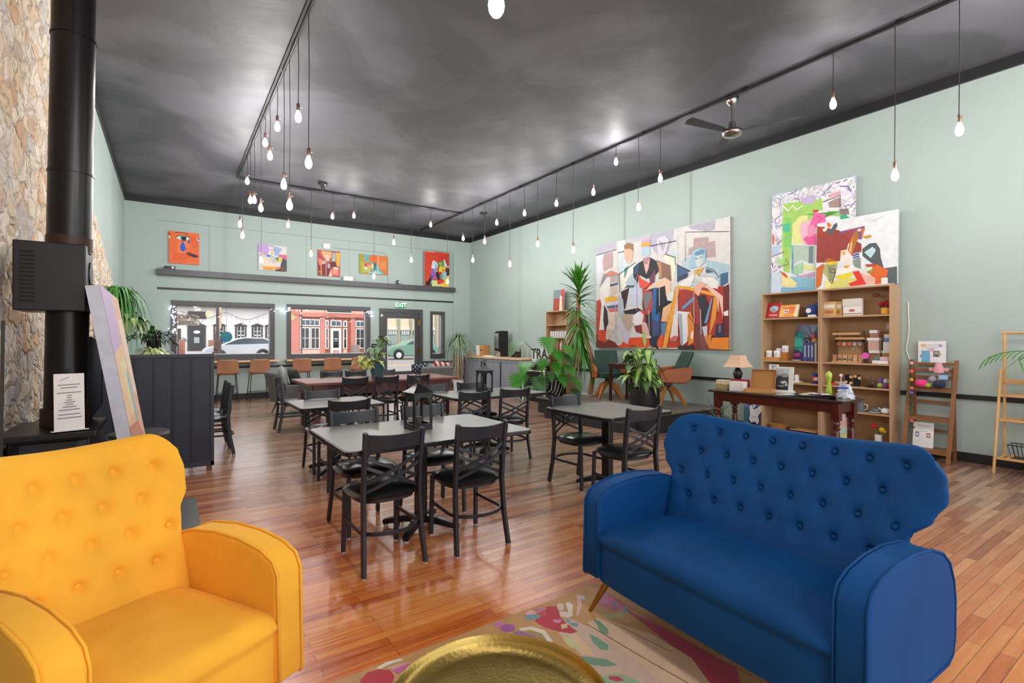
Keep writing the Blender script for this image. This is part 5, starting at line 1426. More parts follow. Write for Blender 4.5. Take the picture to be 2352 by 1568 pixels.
t = thing('letter_sign', 'black and white letter sign reading TRAS on the steel prep table', 'sign', (7.15, 9.28, .93), -PI/2)
MB().box(-.36, .36, 0, .02, 0, .3).build('board', mat('sign_grey', 'c9cbc9', .5), t)
text('lettering', 'TRAS', .33, M_cast, t, (0, -.003, .16), bold=.008)
# narrow bookcase behind the yucca
t = thing('narrow_bookcase', 'narrow light wood bookcase behind the tall yucca', 'bookcase', (7.55, 9.05, 0))
MB().box(-.14, .14, -.38, -.36, 0, 2.1).build('side_panel', M_oak, t); MB().box(-.14, .14, .36, .38, 0, 2.1).build('side_panel', M_oak, t); MB().box(.12, .135, -.36, .36, 0, 2.1).build('back_panel', M_oak, t)
for z in (.05, .45, .8, 1.14, 1.46, 1.76, 2.08): MB().box(-.14, .12, -.36, .36, z, z+.02).build('shelf', M_oak, t)
for i in range(7):
    t = thing('spice_jar', 'small clear jar in the row on the narrow bookcase shelf', 'jar', (7.47, 8.78+i*.085, 1.48), 0, 'jars on the narrow bookcase')
    MB().lathe([(.028, 0), (.03, .01), (.03, .11)], 12).build('glass', mat('jar_white', 'dfe0e6', .3), t, smooth=50); MB().lathe([(.026, .11), (.026, .15)], 12).build('lid', M_card, t)
for i, (y, c, h) in enumerate(((8.82, 'b4323a', .24), (8.93, 'd8d4d0', .27), (9.05, 'c04a4a', .2))): item('bottle', ('red bottle', 'clear pale bottle', 'short red bottle')[i]+' on the lower shelf of the narrow bookcase', 'bottle', MB().lathe([(.03, 0), (.032, .02), (.032, h*.6), (.012, h*.8), (.012, h)], 12), mat('bottle'+c, c, .3), (7.47, y, 1.16), 0, None, smooth=50)
canvas('small_canvas', 'small red and grey canvas on top of the narrow bookcase behind the yucca', .38, .5, .02, 'a8452e 0,0 100,0 100,60 0,60\n7a8a90 0,60 100,60 100,100 0,100\nd8cfc4 60,0 90,0 80,80 60,70\nd23a2a 70,70 100,60 100,100 80,100', 'a8452e', 'b9b0a8', (7.55, 9.12, 2.1), (-.05, 0, -PI/2))
# ================================================================ tall double bookcase on the right wall
BX, BY = 7.54, 3.33
for i, (a, b) in enumerate(((-.825, -.002), (.002, .83))):
    t = thing('bookcase', ('light wood bookcase with red and orange books, the left one of the joined pair', 'light wood bookcase with earring display, the right one of the joined pair')[i], 'bookcase', (BX, BY, 0), -PI/2, 'joined tall bookcases')
    MB().box(a, a+.022, -.14, .14, 0, 2.12).build('side_panel', M_oak, t); MB().box(b-.022, b, -.14, .14, 0, 2.12).build('side_panel', M_oak, t)
    MB().box(a+.022, b-.022, .12, .135, 0, 2.12).build('back_panel', mat('oak_back', 'a8845c', .55, col2='9a7650', nscale=3, stretch=(1, 1, .12)), t)
    MB().box(a+.022, b-.022, -.14, .12, 2.098, 2.12).build('top_panel', M_oak, t)
    for z in (.06, .465, .79, 1.1, 1.725): MB().box(a+.022, b-.022, -.135, .12, z, z+.02).build('shelf', M_oak, t)
def on(lx, z, ly=-.02): return (BX+ly, BY-lx, z)
R_ = -PI/2
SH = {1: 1.746, 2: 1.121, 3: .811, 4: .486, 5: .081}
def col(c, r=.5): return mat('c_'+c, c, r)
def bookface(name, label, lx, z, w, h, th, spec, base, lean=-.25, ly=-.03, rz=0, cat='book', edge='e8e0d4', group=None):
    return canvas(name, label, w, h, th, spec, base, edge, on(lx, z+.004, ly), (lean, 0, R_+rz), cat=cat, group=group)
bookface('red_book', 'red hardcover book with a pale blue oval, leftmost on the top shelf', -.69, SH[1], .2, .235, .015, 'c22a34 0,0 100,0 100,100 0,100\nE a8d4dc 50,60 32 20\nL 0.01 3a3030 35,48 48,58 62,48\nL 0.014 f0d0d0 18,18 82,18\nL 0.006 e8b040 38,34 62,34', 'c22a34', -.3, -.06)
bookface('orange_book', 'orange and yellow landscape book on the top shelf', -.46, SH[1], .26, .19, .03, 'f0a040 0,0 100,0 100,100 0,100\nf4c060 0,0 30,0 20,60 0,80\nf08050 50,30 88,30 88,80 50,80\nf8e0b0 80,0 100,0 100,100 84,100\ne8d8d0 22,30 50,30 50,60 22,60\nL 0.01 d05030 20,72 80,72\nE 555555 30,48 4 6\nE 555555 42,42 4 6', 'f0a040', -.35, -.06, edge='f2e6c8')
t = thing('blue_hat', 'blue knitted hat with a white round badge on the top shelf', 'hat', on(-.15, SH[1], -.02), R_)
MB().ball((0, 0, .085), .1, 18, sc=(1, .7, .9)).ball((.06, .02, .15), .06, 14, sc=(1, .7, 1)).build('crown', mat('blue_knit', '2c4a86', .9, noise=.2, nscale=12, bump=.5), t, smooth=180)
MB().tube([(-.02, -.071, .09), (-.02, -.078, .09)], .035, 18).build('badge', M_card, t)
item('price_card', 'small cream price card in front of the blue hat', 'card', MB().box(-.05, .05, -.02, .02, 0, .03), M_card, on(-.11, SH[1], -.115), R_)
for i, (lx, ly) in enumerate(((.09, -.05), (.15, .01), (.2, .06))):
    t = thing('kraft_bag', ('kraft gift bag with white label, front one of the row on the top right shelf', 'kraft paper gift bag, middle one of the overlapping row on the top right shelf', 'kraft paper gift bag, rear one of the overlapping row on the top right shelf')[i], 'bag', on(lx, SH[1], ly), R_, 'kraft gift bags')
    MB().box(-.075, .075, -.022, .022, 0, .2).build('bag', mat('pale_kraft', 'd8ae72', .6), t, bevel=.004); MB().box(-.065, .065, -.025, -.022, .11, .16).build('label', M_card, t); MB().box(-.05, .05, -.025, -.022, .04, .08).build('window', mat('amber_fill', 'b8743a', .3), t)
t = thing('white_gift_box', 'white printed gift box with folded flap on the top right shelf', 'box', on(.36, SH[1], -.02), R_)
MB().box(-.11, .11, -.03, .03, 0, .225).build('box', M_card, t, bevel=.003); MB().box(-.113, .113, -.036, -.03, .13, .225).build('flap', mat('flap', 'dcd6cc', .6), t); MB().ball((0, -.034, .07), .03, 12, sc=(1.2, .12, .6)).build('emblem', mat('rose_print', 'c06a6a', .6), t); MB().box(-.11, .11, -.033, -.03, .02, .032).build('ribbon', mat('cord_tan', '9a8a70', .7), t)
t = thing('flower_pot', 'yellow pot with dark red knitted roses on the top right shelf', 'flower pot', on(.735, SH[1], -.04), R_)
MB().lathe([(.03, 0), (.045, .01), (.05, .08), (.045, .08)], 16).build('pot', mat('yellow_pot', 'e8a82a', .5), t, smooth=50); MB().ball((-.04, 0, .13), .035, 12).ball((.03, -.01, .125), .035, 12).ball((0, .02, .15), .03, 12).build('roses', mat('deep_red_yarn', '8a0f1c', .9, bump=.6), t, smooth=180)
t = thing('wooden_flower', 'dried seed head on a stem leaning behind the yellow pot', 'ornament', on(.62, SH[1], .04), R_)
MB().tube([(.05, 0, 0), (.0, 0, .24)], .004, 5).build('stem', M_mahog, t); MB().ball((-.02, 0, .26), .045, 12, sc=(1, .5, .6)).build('head', mat('seed_brown', '7a4a38', .7), t, smooth=180)
# second shelf
item('wooden_riser', 'low orange wood riser holding white candles', 'riser', MB().box(-.13, .11, -.05, .05, 0, .045), mat('orange_wood', 'd08a4a', .5), on(-.69, SH[2], -.07), R_)
item('wooden_block', 'taller orange wooden block riser behind the candles', 'riser', MB().box(-.05, .04, -.045, .045, 0, .12), mat('orange_wood2', 'b8762f', .5), on(-.53, SH[2], -.01), R_)
def candle(lx, z, ly, l):
    t = thing('candle_tin', l, 'candle', on(lx, z, ly), R_, 'white lidded candles'); MB().lathe([(.042, 0), (.045, .004), (.045, .095), (.04, .1)], 20).build('jar', mat('white_glaze', 'ece9ea', .4), t, smooth=50); MB().tube([(0, -.0455, .045), (0, -.044, .045)], .022, 12).build('label', mat('label_grey', 'cfc4c4', .6), t)
candle(-.745, SH[2]+.045, -.07, 'white candle on the low riser, left one'); candle(-.625, SH[2]+.045, -.07, 'white candle on the low riser, right one'); candle(-.535, SH[2]+.12, -.01, 'white candle standing highest on the tall wooden block')
t = thing('diffuser_vase', 'white ribbed vase with dried twigs behind the candles', 'vase', on(-.645, SH[2], .04), R_); MB().lathe([(.045, 0), (.05, .01), (.05, .17), (.042, .18)], 20).build('vase', M_white, t, smooth=50)
m = MB(); rr = random.Random(2)
for k in range(12): a = rr.uniform(-1, 1); m.tube([(0, 0, .15), (a*.05, rr.uniform(-.02, .02), .25), (a*.14, rr.uniform(-.02, .03), .3+.05*rr.random())], .003, 5)
m.build('twigs', mat('twig', '8a6a5a', .8), t)
bookface('koi_painting', 'square teal and purple painting with an orange flower on the left bookcase', -.255, SH[2], .4, .52, .012, '''
2f8f8a 0,0 100,0 100,100 0,100
7d8fb8 15,100 75,100 60,60 40,80
9aa4c8 50,100 80,100 70,70 60,74
1f7f78 60,70 100,60 100,100 80,100
3a3f7a 0,0 100,0 100,20 50,16 0,30
4a3a78 50,0 100,0 100,50 60,45
8a8fa0 16,92 30,88 56,52 48,50
6a6f84 20,86 30,84 50,54
E 2a2430 42,48 17 16
E 8a8a98 42,48 12 11
E 1c1a20 42,48 8 8
E e8e8ee 45,46 4 3
E 5a3040 66,66 18 12
E c86a8a 60,70 9 6
f0a020 60,58 66,66 70,60 76,62 72,56 76,50 68,52 64,48 62,54 56,54
c03a6a 2,96 12,98 16,84 6,84
3ab8a8 0,40 30,38 30,60 0,66
40c0a0 10,30 26,34 24,24
d0508a 0,18 22,22 20,12 0,8
6a2a6a 0,0 24,0 20,12 0,10
L 0.01 e8e0c8 34,2 56,50
L 0.006 2a2430 50,96 56,76
2a3a7a 6,22 20,26 16,30 6,28
1a6a78 0,80 10,86 8,70 0,66
''', '2f8f8a', -.08, .09, cat='painting', edge='2f5f6a')
for i, (lx, c, h, w_) in enumerate(((-.215, '4a4a80', .265, .05), (-.165, '3a3a6e', .27, .05), (-.12, '45457c', .265, .04), (-.075, 'a89890', .26, .03))):
    t = thing('upright_book', ('purple-blue book at the left of the row before the fish painting', 'purple-blue book second from the left in the row before the fish painting', 'narrow purple-blue book third in the row before the fish painting', 'beige book at the right end of the row before the fish painting')[i], 'book', on(lx, SH[2], -.04), R_, 'books before the fish painting'); MB().box(-w_/2, w_/2, -.06, .05, 0, h).build('cover', col(c), t, bevel=.002)
    if i < 3: MB().box(-.006, .006, -.0615, -.06, .06, h-.04).build('spine_title', mat('silver_ink', 'c8c8d8', .4), t)
item('shell_tray', 'small cream dish at the foot of the fish painting', 'dish', MB().lathe([(.03, 0), (.06, .012), (.058, .016), (.01, .006)], 16), M_card, on(-.33, SH[2], -.1), R_, smooth=50)
# earring display
t = thing('earring_display', 'wooden earring display rack with hanging cards on the right bookcase', 'display rack', on(.31, SH[2], .02), R_)
M_walnut = mat('dark_walnut', '5a3c28', .5)
MB().box(-.17, -.15, -.02, .0, 0, .42).box(.15, .17, -.02, .0, 0, .42).box(-.17, .17, -.02, 0, .28, .3).build('frame', M_walnut, t)
MB().box(-.17, .17, .0, .01, .0, .28).build('backing', mat('burlap', 'a98257', .9), t); MB().box(-.19, .13, -.07, .0, .37, .40).build('top_ledge', M_oaky, t); MB().box(-.16, .18, -.05, -.02, .31, .335).build('ledge', M_oaky, t); MB().box(-.19, .17, -.1, -.02, .0, .015).build('base', M_oaky, t)
for k, c in enumerate(('b8603a', 'c8a080', 'c86a4a', 'b0a090', '9a8a80')):
    q = MB(); q.box(-.022, .022, -.004, 0, .0, .045); o = q.build('earring_card', col(c, .7), t); o.location = (-.125+k*.062, -.024, .225)
    MB().tube([(.018*math.cos(a), 0, -.03+.028*math.sin(a)) for a in [2*PI*i/12 for i in range(12)]], .002, 4, closed=True, up=(0, 1, 0)).build('necklace', M_walnut if k != 3 else M_steel, o)
for k, (c, g) in enumerate((('b98462', None), ('c48f6c', '2a2220'), ('c9a27a', '1f3a24'), ('c08a66', '1f9a3a'), ('cf9a74', 'e0c8b0'), ('c48a66', None))):
    o = MB().box(-.024, .024, -.004, 0, 0, .09).build('earring_card', col(c, .7), t, loc=(-.16+k*.062, -.075, .015), rot=(-.1, 0, 0))
    if g: MB().ball((-.008, -.008, .03), .009, 8, sc=(1, .4, 1.4)).ball((.01, -.008, .03), .009, 8, sc=(1, .4, 1.4)).build('earring', col(g), o)
simple('wall_square', MB().box(-.04, .04, -.006, 0, 0, .08).box(-.03, .03, -.009, -.006, .01, .07), mat('grey_plate', 'bfc0c0', .5), 'pale grey square plate fixed inside the right bookcase', 'plate').location = on(.73, 1.56, .117)
bpy.data.objects['wall_square'].rotation_euler = (0, 0, R_)
def bx(name, label, lx, z, ly, w, d, h, c, cat='box', group='small gift boxes', rz=0):
    return item(name, label, cat, MB().box(-w/2, w/2, -d/2, d/2, 0, h), col(c, .6), on(lx, z, ly), R_+rz, group, bevel=.003)
z = SH[2]
for i, (lx, dz, w_, h, c, ly) in enumerate(((.6, .13, .12, .035, 'e4dfe2', .02), (.6, .0, .13, .13, 'a87456', .04), (.59, .165, .12, .13, 'c9a898', .03), (.585, .295, .14, .035, 'ebe8ea', .03), (.6, .33, .1, .06, 'a4745a', .03), (.59, .39, .09, .04, 'e8e6ea', .03),
        (.74, .0, .12, .13, 'b07e60', .05), (.74, .13, .12, .035, 'cfd6c0', .04), (.745, .165, .1, .11, 'd8dce2', .04), (.75, .275, .09, .05, '5a86b8', .04), (.745, .325, .08, .05, 'd0ccd6', .04))):
    lab = 'small %s box, %s in the %s stack of gift boxes, right bookcase' % ({'e4dfe2': 'flat white', 'a87456': 'brown', 'c9a898': 'dusty pink', 'ebe8ea': 'flat off-white', 'a4745a': 'narrow brown', 'e8e6ea': 'white', 'b07e60': 'brown', 'cfd6c0': 'pale green', 'd8dce2': 'pale grey', '5a86b8': 'blue', 'd0ccd6': 'lilac'}[c], ('bottom', 'second', 'third', 'fourth', 'fifth', 'top')[([1, 0, 2, 3, 4, 5, 0, 1, 2, 3, 4][i])] if not (i == 10) else 'top', 'left' if i < 6 else 'right')
    bx('gift_box', lab, lx, z+dz, ly, w_, .09, h, c)
t = thing('clear_jar', 'clear jar with a bright pink tag at the front of the gift boxes', 'jar', on(.54, SH[2], -.09), R_); MB().lathe([(.035, 0), (.045, .01), (.045, .11), (.03, .14)], 18).build('glass', M_glass, t, smooth=50); MB().tube([(.01, -.05, .1), (.01, -.056, .1)], .04, 18).build('tag', mat('hot_pink', 'e85ab8', .6), t)
for i, (lx, dz, c, w_) in enumerate(((.655, 0, 'efe6e2', .09), (.73, 0, 'f0ecec', .11), (.655, .05, '5f7f74', .07), (.74, .05, 'd8b4b4', .1))): bx('soap_bar', ('cream wrapped soap', 'white wrapped soap', 'green wrapped soap', 'pink wrapped soap')[i]+(' lying on the shelf' if i < 2 else ' lying on another soap')+' before the gift boxes', lx, z+dz*.9, -.08, w_, .06, .043, c, 'soap', 'wrapped soaps', .1*i)
# third shelf
t = thing('blue_cup', 'bright blue glazed pot on the third shelf', 'pot', on(-.47, SH[3], -.03), R_); MB().lathe([(.035, 0), (.055, .02), (.055, .06), (.035, .085), (.03, .085)], 20).build('body', mat('bright_blue', '1666a8', .3), t, smooth=60); MB().tube([(.05, 0, .06), (.075, 0, .05), (.05, 0, .025)], .006, 6).build('handle', mat('bright_blue', '1666a8', .3), t)
t = thing('white_jar', 'small white jar on a white plate on the third shelf', 'jar', on(-.36, SH[3], -.03), R_); MB().box(-.06, .06, -.04, .04, 0, .02).build('plate', M_white, t); MB().lathe([(.03, .02), (.03, .1), (.024, .11)], 16).build('jar', M_white, t, smooth=50)
item('flat_card', 'flat brown card lying on the third shelf', 'card', MB().box(-.07, .07, -.04, .04, 0, .006), M_kraft, on(-.23, SH[3], -.06), R_)
t = thing('flag_can', 'can painted with a blue, white and red flag and a yellow and red C', 'can', on(-.085, SH[3], -.07), R_)
m = MB(); m.lathe([(.038, 0), (.038, .045)], 20, mi=0); m.lathe([(.038, .045), (.038, .095)], 20, mi=1); m.lathe([(.038, .095), (.038, .14), (.03, .145)], 20, mi=0); m.build('body', [mat('flag_blue', '1f2f80', .4), M_card], t, smooth=50)
MB().tube([(.0+.02*math.cos(a), -.037, .07+.026*math.sin(a)) for a in [.7+k*.48 for k in range(11)]], .007, 6, up=(0, 1, 0)).build('letter_c', mat('flag_red', 'c8202c', .4), t); MB().tube([(0, -.039, .07), (0, -.036, .07)], .013, 12).build('disc', mat('flag_gold', 'f2b820', .4), t)
t = thing('earring_board', 'black boards with pale wooden earrings on the third shelf', 'display', on(.36, SH[3], -.03), R_)
for k in (0, 1): MB().box(-.09+.1*k, -.01+.1*k, -.003, .003, 0, .15).build('board', M_cast, t)
for lx, lz in ((-.02, .12), (-.08, .05), (-.02, .04), (.08, .11), (.03, .13)): MB().tube([(lx, -.008, lz), (lx, -.003, lz)], .022, 6).build('earring', mat('pale_ply', 'd8b088', .6), t)
item('round_knob', 'small round cream ball ornament beside the black earring boards', 'ornament', MB().tube([(0, 0, 0), (0, 0, .12)], .006, 6).ball((0, 0, .135), .022, 12), M_card, on(.24, SH[3], -.08), R_, smooth=50)
item('red_tin', 'flat red tin on the third shelf', 'tin', MB().box(-.05, .05, -.03, .03, 0, .03), col('c8323c'), on(.12, SH[3], -.08), R_, bevel=.004)
item('driftwood', 'pale driftwood piece on the third shelf', 'driftwood', MB().box(-.07, .07, -.03, .03, 0, .05), mat('driftwood', 'c8a484', .8, noise=.2), on(.2, SH[3], -.01), R_, bevel=.015)
t = thing('wire_tree', 'small twisted wire tree on a dark dish', 'ornament', on(.575, SH[3], -.04), R_); m = MB()
for k in range(14): a = k*2.4; m.tube([(0, 0, 0), (.03*math.cos(a), .03*math.sin(a), .04), (.008*math.cos(a), .008*math.sin(a), .14)], .003, 4)
m.build('wire', mat('bronze_wire', '6a5a48', .4, metal=.7), t); MB().lathe([(.05, 0), (.07, .008)], 18).build('dish', M_cast, t)
for i, (lx, c1, c2) in enumerate(((.68, '6a4a96', '9ab84a'), (.74, 'b8b8c8', '7a3a8a'), (.79, '8aa82a', 'c02a30'))):
    t = thing('felt_doll', ('purple and lime knitted figure, leftmost of three on the third shelf', 'white and purple knitted figure, middle of three on the third shelf', 'green and red knitted figure, rightmost of three on the third shelf')[i], 'toy', on(lx, SH[3], -.05), R_, 'knitted figures')
    MB().ball((0, 0, .035), .034, 12).build('body', col(c2, .9), t, smooth=180); MB().ball((0, 0, .085), .028, 12).build('head', col(c1, .9), t, smooth=180); MB().ball((0, .01, .105), .026, 12, sc=(1, 1, .7)).build('hair', col(c1, .9), t, smooth=180)
# fourth and bottom shelf
t = thing('tall_mug', 'tall grey mug with white handle', 'mug', on(.46, SH[4], -.05), R_); MB().lathe([(.04, 0), (.042, .005), (.042, .115), (.038, .115)], 20).build('body', mat('grey_glaze', '6f757a', .3), t, smooth=50); MB().tube([(.04, 0, .1), (.08, 0, .09), (.075, 0, .04), (.04, 0, .025)], .006, 6).build('handle', M_white, t)
t = thing('bowl_set', 'grey bowl stacked on a white saucer', 'bowl', on(.625, SH[4], -.05), R_); MB().lathe([(.03, 0), (.07, .012), (.068, .016)], 20).build('saucer', M_white, t, smooth=50); MB().lathe([(.03, .016), (.055, .03), (.055, .06), (.05, .06)], 20).build('bowl', mat('grey_glaze', '6f757a', .3), t, smooth=50)
t = thing('teapot', 'white teapot with grey shoulder at the end of the fourth shelf', 'teapot', on(.745, SH[4], -.05), R_); MB().lathe([(.03, 0), (.055, .02), (.055, .05), (.035, .075)], 20).build('body', M_white, t, smooth=50); MB().lathe([(.036, .074), (.03, .085), (.008, .09), (.012, .105), (.003, .11)], 16).build('lid', mat('grey_glaze', '6f757a', .3), t, smooth=50); MB().tube([(-.05, 0, .04), (-.085, 0, .075)], [.01, .006], 8).build('spout', M_white, t); MB().tube([(.05, 0, .06), (.085, 0, .05), (.052, 0, .025)], .005, 6).build('handle', M_white, t)
t = thing('basket', 'shallow oval woven basket on the bottom shelf', 'basket', on(-.63, SH[5], -.03), R_); m = MB(); m.M = Matrix.Diagonal((1.35, .75, 1, 1)); m.lathe([(.07, 0), (.1, .08), (.105, .085), (.095, .08), (.065, .01)], 24); m.build('weave', mat('wicker', 'c08a58', .8, noise=.25, nscale=30, bump=.6, bscale=60), t, smooth=50)
t = thing('wooden_tray', 'stack of pale wooden trays on the bottom shelf', 'tray', on(-.24, SH[5], -.03), R_)
for k in range(2): MB().box(-.17, .17, -.09, .09, .035*k, .035*k+.012).box(-.17, .17, -.09, -.08, .035*k, .035*k+.03).box(-.17, .17, .08, .09, .035*k, .035*k+.03).build('tray', M_oaky, t)
t = thing('yarn_flowers', 'white vase with a red and a yellow yarn flower on the bottom shelf', 'vase', on(.66, SH[5]+.0, -.05), R_); MB().lathe([(.035, 0), (.04, .01), (.04, .13), (.035, .13)], 18).build('vase', M_white, t, smooth=50)
MB().ball((-.05, 0, .24), .032, 12).build('flower', col('d01f30', .9), t, smooth=180); MB().ball((.04, 0, .2), .034, 12).ball((.07, 0, .18), .02, 10).build('flower', col('e8c030', .9), t, smooth=180); MB().tube([(0, 0, .1), (-.05, 0, .22)], .004, 5).tube([(0, 0, .1), (.04, 0, .18)], .004, 5).tube([(0, 0, .1), (.1, 0, .2)], .004, 5).build('stem', L_stem, t)
for i, c in enumerate(('e8dc9a', 'c8e0d4', 'f0b8b8', 'e8c8d0')): item('tissue_roll', ('yellow', 'mint green', 'pink', 'pale rose')[i]+' paper block in the standing pile on the right bookcase floor', 'paper', MB().box(-.04, .04, -.04, .04, 0, .088), col(c, .8), on(.255, SH[5]+.089*i, -.08), R_, 'pastel paper blocks', bevel=.003)
item('white_ornament', 'small white box shape on top of the bookcase before the red canvas', 'ornament', MB().box(-.03, .03, -.02, .02, 0, .085), M_white, on(.74, 2.121, -.09), R_, bevel=.004)
item('power_cable', 'thin white cable hanging on the wall right of the bookcase', 'cable', MB().tube([(0, 0, 1.9), (.0, -.01, 1.55), (0, .02, 1.3), (0, -.05, 1.05), (0, -.1, .9)], .006, 6), M_white, (XR-.012, 2.42, 0))
item('wall_plug', 'white plug adapter in the wall beside the ladder shelf', 'plug', MB().box(-.03, 0, -.025, .025, 0, .08), M_white, (XR-.021, 2.27, .79), 0, bevel=.006)
# guitar picture on the floor
bookface('guitar_painting', 'purple-blue painting of a white electric guitar on the floor left of the bookcase', -1.03, .01, .34, .58, .015, '''
6f7fa8 0,0 100,0 100,100 0,100
8a9ac0 50,60 100,60 100,100 40,100
5a4a8a 60,0 100,10 100,50 70,40
c8a0a8 0,80 20,80 20,100 0,100
3a6a7a 0,20 30,20 20,60 0,60
1c1c22 20,68 34,72 44,60 60,64 78,74 90,66 88,50 76,40 82,24 74,12 56,20 40,16 22,24 26,44
e8ecf4 24,64 34,68 46,56 62,60 76,70 86,64 83,52 70,40 76,26 70,16 56,24 40,20 27,28 30,44
d8dcea 36,100 48,100 52,60 42,60
8aa8d8 22,86 36,90 36,80 24,78
8a5aa8 84,40 98,46 98,30 86,26
1c1c22 20,14 60,20 90,12 96,0 10,0
E e8ecf4 40,10 5 3
E e8ecf4 62,6 5 3
L 0.006 9aa0b0 30,38 74,34
''', '6f7fa8', -.12, .0, cat='painting', edge='4a4a6a')
# ================================================================ mahogany console table and what lies on it
TX, TY, TZ = 6.085, 3.19, .78
t = thing('console_table', 'dark red mahogany console table with turned legs before the bookcase', 'table', (TX, TY, 0), -PI/2)
MB().prism([(-.8, -.27), (.8, -.27), (.8, .27), (-.8, .27)], TZ-.03, TZ).build('tabletop', mat('mahogany_dark', '33150f', .25, col2='240e0a', nscale=5, stretch=(.25, 1, 1), coat=.3), t, bevel=.01)
MB().box(-.7, .7, -.215, -.19, TZ-.14, TZ-.03).box(-.7, .7, .19, .215, TZ-.14, TZ-.03).box(-.72, -.69, -.19, .19, TZ-.14, TZ-.03).box(.69, .72, -.19, .19, TZ-.14, TZ-.03).build('apron', M_mahog, t)
for sx_ in (-1, 1):
    for sy_ in (-1, 1):
        m = MB(); c = (sx_*.7, sy_*.185, 0); m.box(c[0]-.04, c[0]+.04, c[1]-.04, c[1]+.04, .56, TZ-.03)
        m.lathe([(.02, 0), (.03, .02), (.024, .06), (.034, .1), (.038, .3), (.034, .42), (.026, .45), (.038, .465), (.038, .48), (.026, .49), (.034, .51), (.038, .53), (.03, .545), (.038, .56)], 18, c); m.build('leg', M_mahog, t, smooth=40)
def tb(lx, ly, z=TZ): return (TX+ly, TY-lx, z)
t = thing('table_lamp', 'black urn table lamp with a peach square shade at the left end of the console', 'lamp', tb(-.64, .16), R_)
MB().box(-.055, .055, -.055, .055, 0, .02).lathe([(.05, .02), (.03, .05), (.025, .09), (.05, .15), (.06, .2), (.045, .24), (.03, .26), (.03, .28), (.01, .3)], 20).build('base', mat('lamp_black', '17181a', .35), t, smooth=40)
m = MB(); 
for (z0, r0), (z1, r1) in (((.285, .135), (.33, .105)), ((.33, .105), (.38, .085)), ((.38, .085), (.44, .07))):
    a = [(-r0, -r0, z0), (r0, -r0, z0), (r0, r0, z0), (-r0, r0, z0), (-r1, -r1, z1), (r1, -r1, z1), (r1, r1, z1), (-r1, r1, z1)]; m.add(a, [(0, 1, 5, 4), (1, 2, 6, 5), (2, 3, 7, 6), (3, 0, 4, 7)])
m.build('lamp_shade', mat('peach_shade', 'e8bfa0', .7), t)
def box_on(name, label, lx, ly, z, w, d, h, m, rz=0, cat='box', group=None): return item(name, label, cat, MB().box(-w/2, w/2, -d/2, d/2, 0, h), m, tb(lx, ly, z), R_+rz, group, bevel=.003)
box_on('trinket_box', 'small tan patterned box on the near left of the console', -.7, -.07, TZ, .16, .12, .065, mat('tan_weave', 'a8946a', .7, noise=.3, nscale=40), .1)
box_on('trinket_box', 'cream patterned box stacked on the tan one on the console', -.7, -.07, TZ+.065, .15, .11, .055, mat('cream_weave', 'd8c8a4', .7, noise=.2, nscale=40), .2)
box_on('red_gift_box', 'red gift box on the console behind the white cartons', -.55, .1, TZ, .24, .2, .125, mat('red_card', 'b03440', .6, noise=.1))
box_on('white_carton', 'white carton on the console, left of the two', -.46, -.12, TZ, .18, .12, .115, M_card, .15, group='white cartons'); box_on('white_carton', 'white carton on the console, the right one behind the open cardboard box', -.37, .13, TZ, .14, .12, .12, M_card, -.1, group='white cartons')
t = thing('open_cardboard_box', 'flat open brown cardboard box with raised lid on the console', 'box', tb(-.17, -.13), R_+.25)
MB().box(-.15, .15, -.11, .11, 0, .008).box(-.15, .15, -.11, -.105, 0, .05).box(-.15, .15, .105, .11, 0, .05).box(-.15, -.145, -.11, .11, 0, .05).box(.145, .15, -.11, .11, 0, .05).build('tray', M_kraft, t)
m = MB(); m.M = Matrix.Translation((0, .11, .05)) @ Matrix.Rotation(math.radians(68), 4, 'X'); m.box(-.14, .14, 0, .23, 0, .006).box(-.14, -.135, 0, .23, 0, .03).box(.135, .14, 0, .23, 0, .03).box(-.14, .14, .225, .23, 0, .03); m.build('lid', mat('kraft_dark', 'a5733f', .7), t)
c = canvas('photo_book', 'book with a black and white mountain photograph standing on the console', .22, .31, .02, '''
d8dad8 0,0 100,0 100,100 0,100
8e9296 6,4 78,4 78,94 6,94
b8bcc0 6,94 78,94 78,70 50,76 30,66 6,74
3a3c3e 6,50 30,66 50,58 78,62 78,30 6,24
c4c8ca 30,40 60,46 70,40 50,32
26282a 6,8 78,10 78,26 40,20 6,26
d8dade 60,30 68,40 72,28
L 0.004 50545a 20,84 50,84
''', 'd8dad8', 'f0eeea', tb(-.02, .12, TZ+.004), (-.12, 0, R_+.1), cat='book')
box_on('stacked_book', 'pale book lying under the standing photo book', .02, .06, TZ, .2, .14, .03, M_card, .1, 'book') ; c.location.z += .0
canvas('notice_sheet', 'small white printed notice standing behind the open cardboard box', .12, .165, .003, 'L 0.009 4a4a4a 22,88 80,88\nL 0.009 4a4a4a 28,79 74,79\nL 0.004 6a6a6a 16,66 84,66\nL 0.004 6a6a6a 12,58 88,58\nL 0.004 6a6a6a 20,50 80,50\nL 0.004 6a6a6a 30,42 70,42\nL 0.004 6a6a6a 16,20 84,20', 'e8e8e8', 'e8e8e8', tb(-.185, .2, TZ+.17), (-.12, 0, R_+.05), cat='sign')
item('sign_stick', 'thin clear stand post holding up the small notice sheet', 'stand', MB().tube([(0, 0, 0), (0, 0, .19)], .005, 6).box(-.04, .04, -.03, .03, 0, .006), mat('clear_plastic', 'd8d8d4', .2), tb(-.185, .215), R_)
rr = random.Random(31)
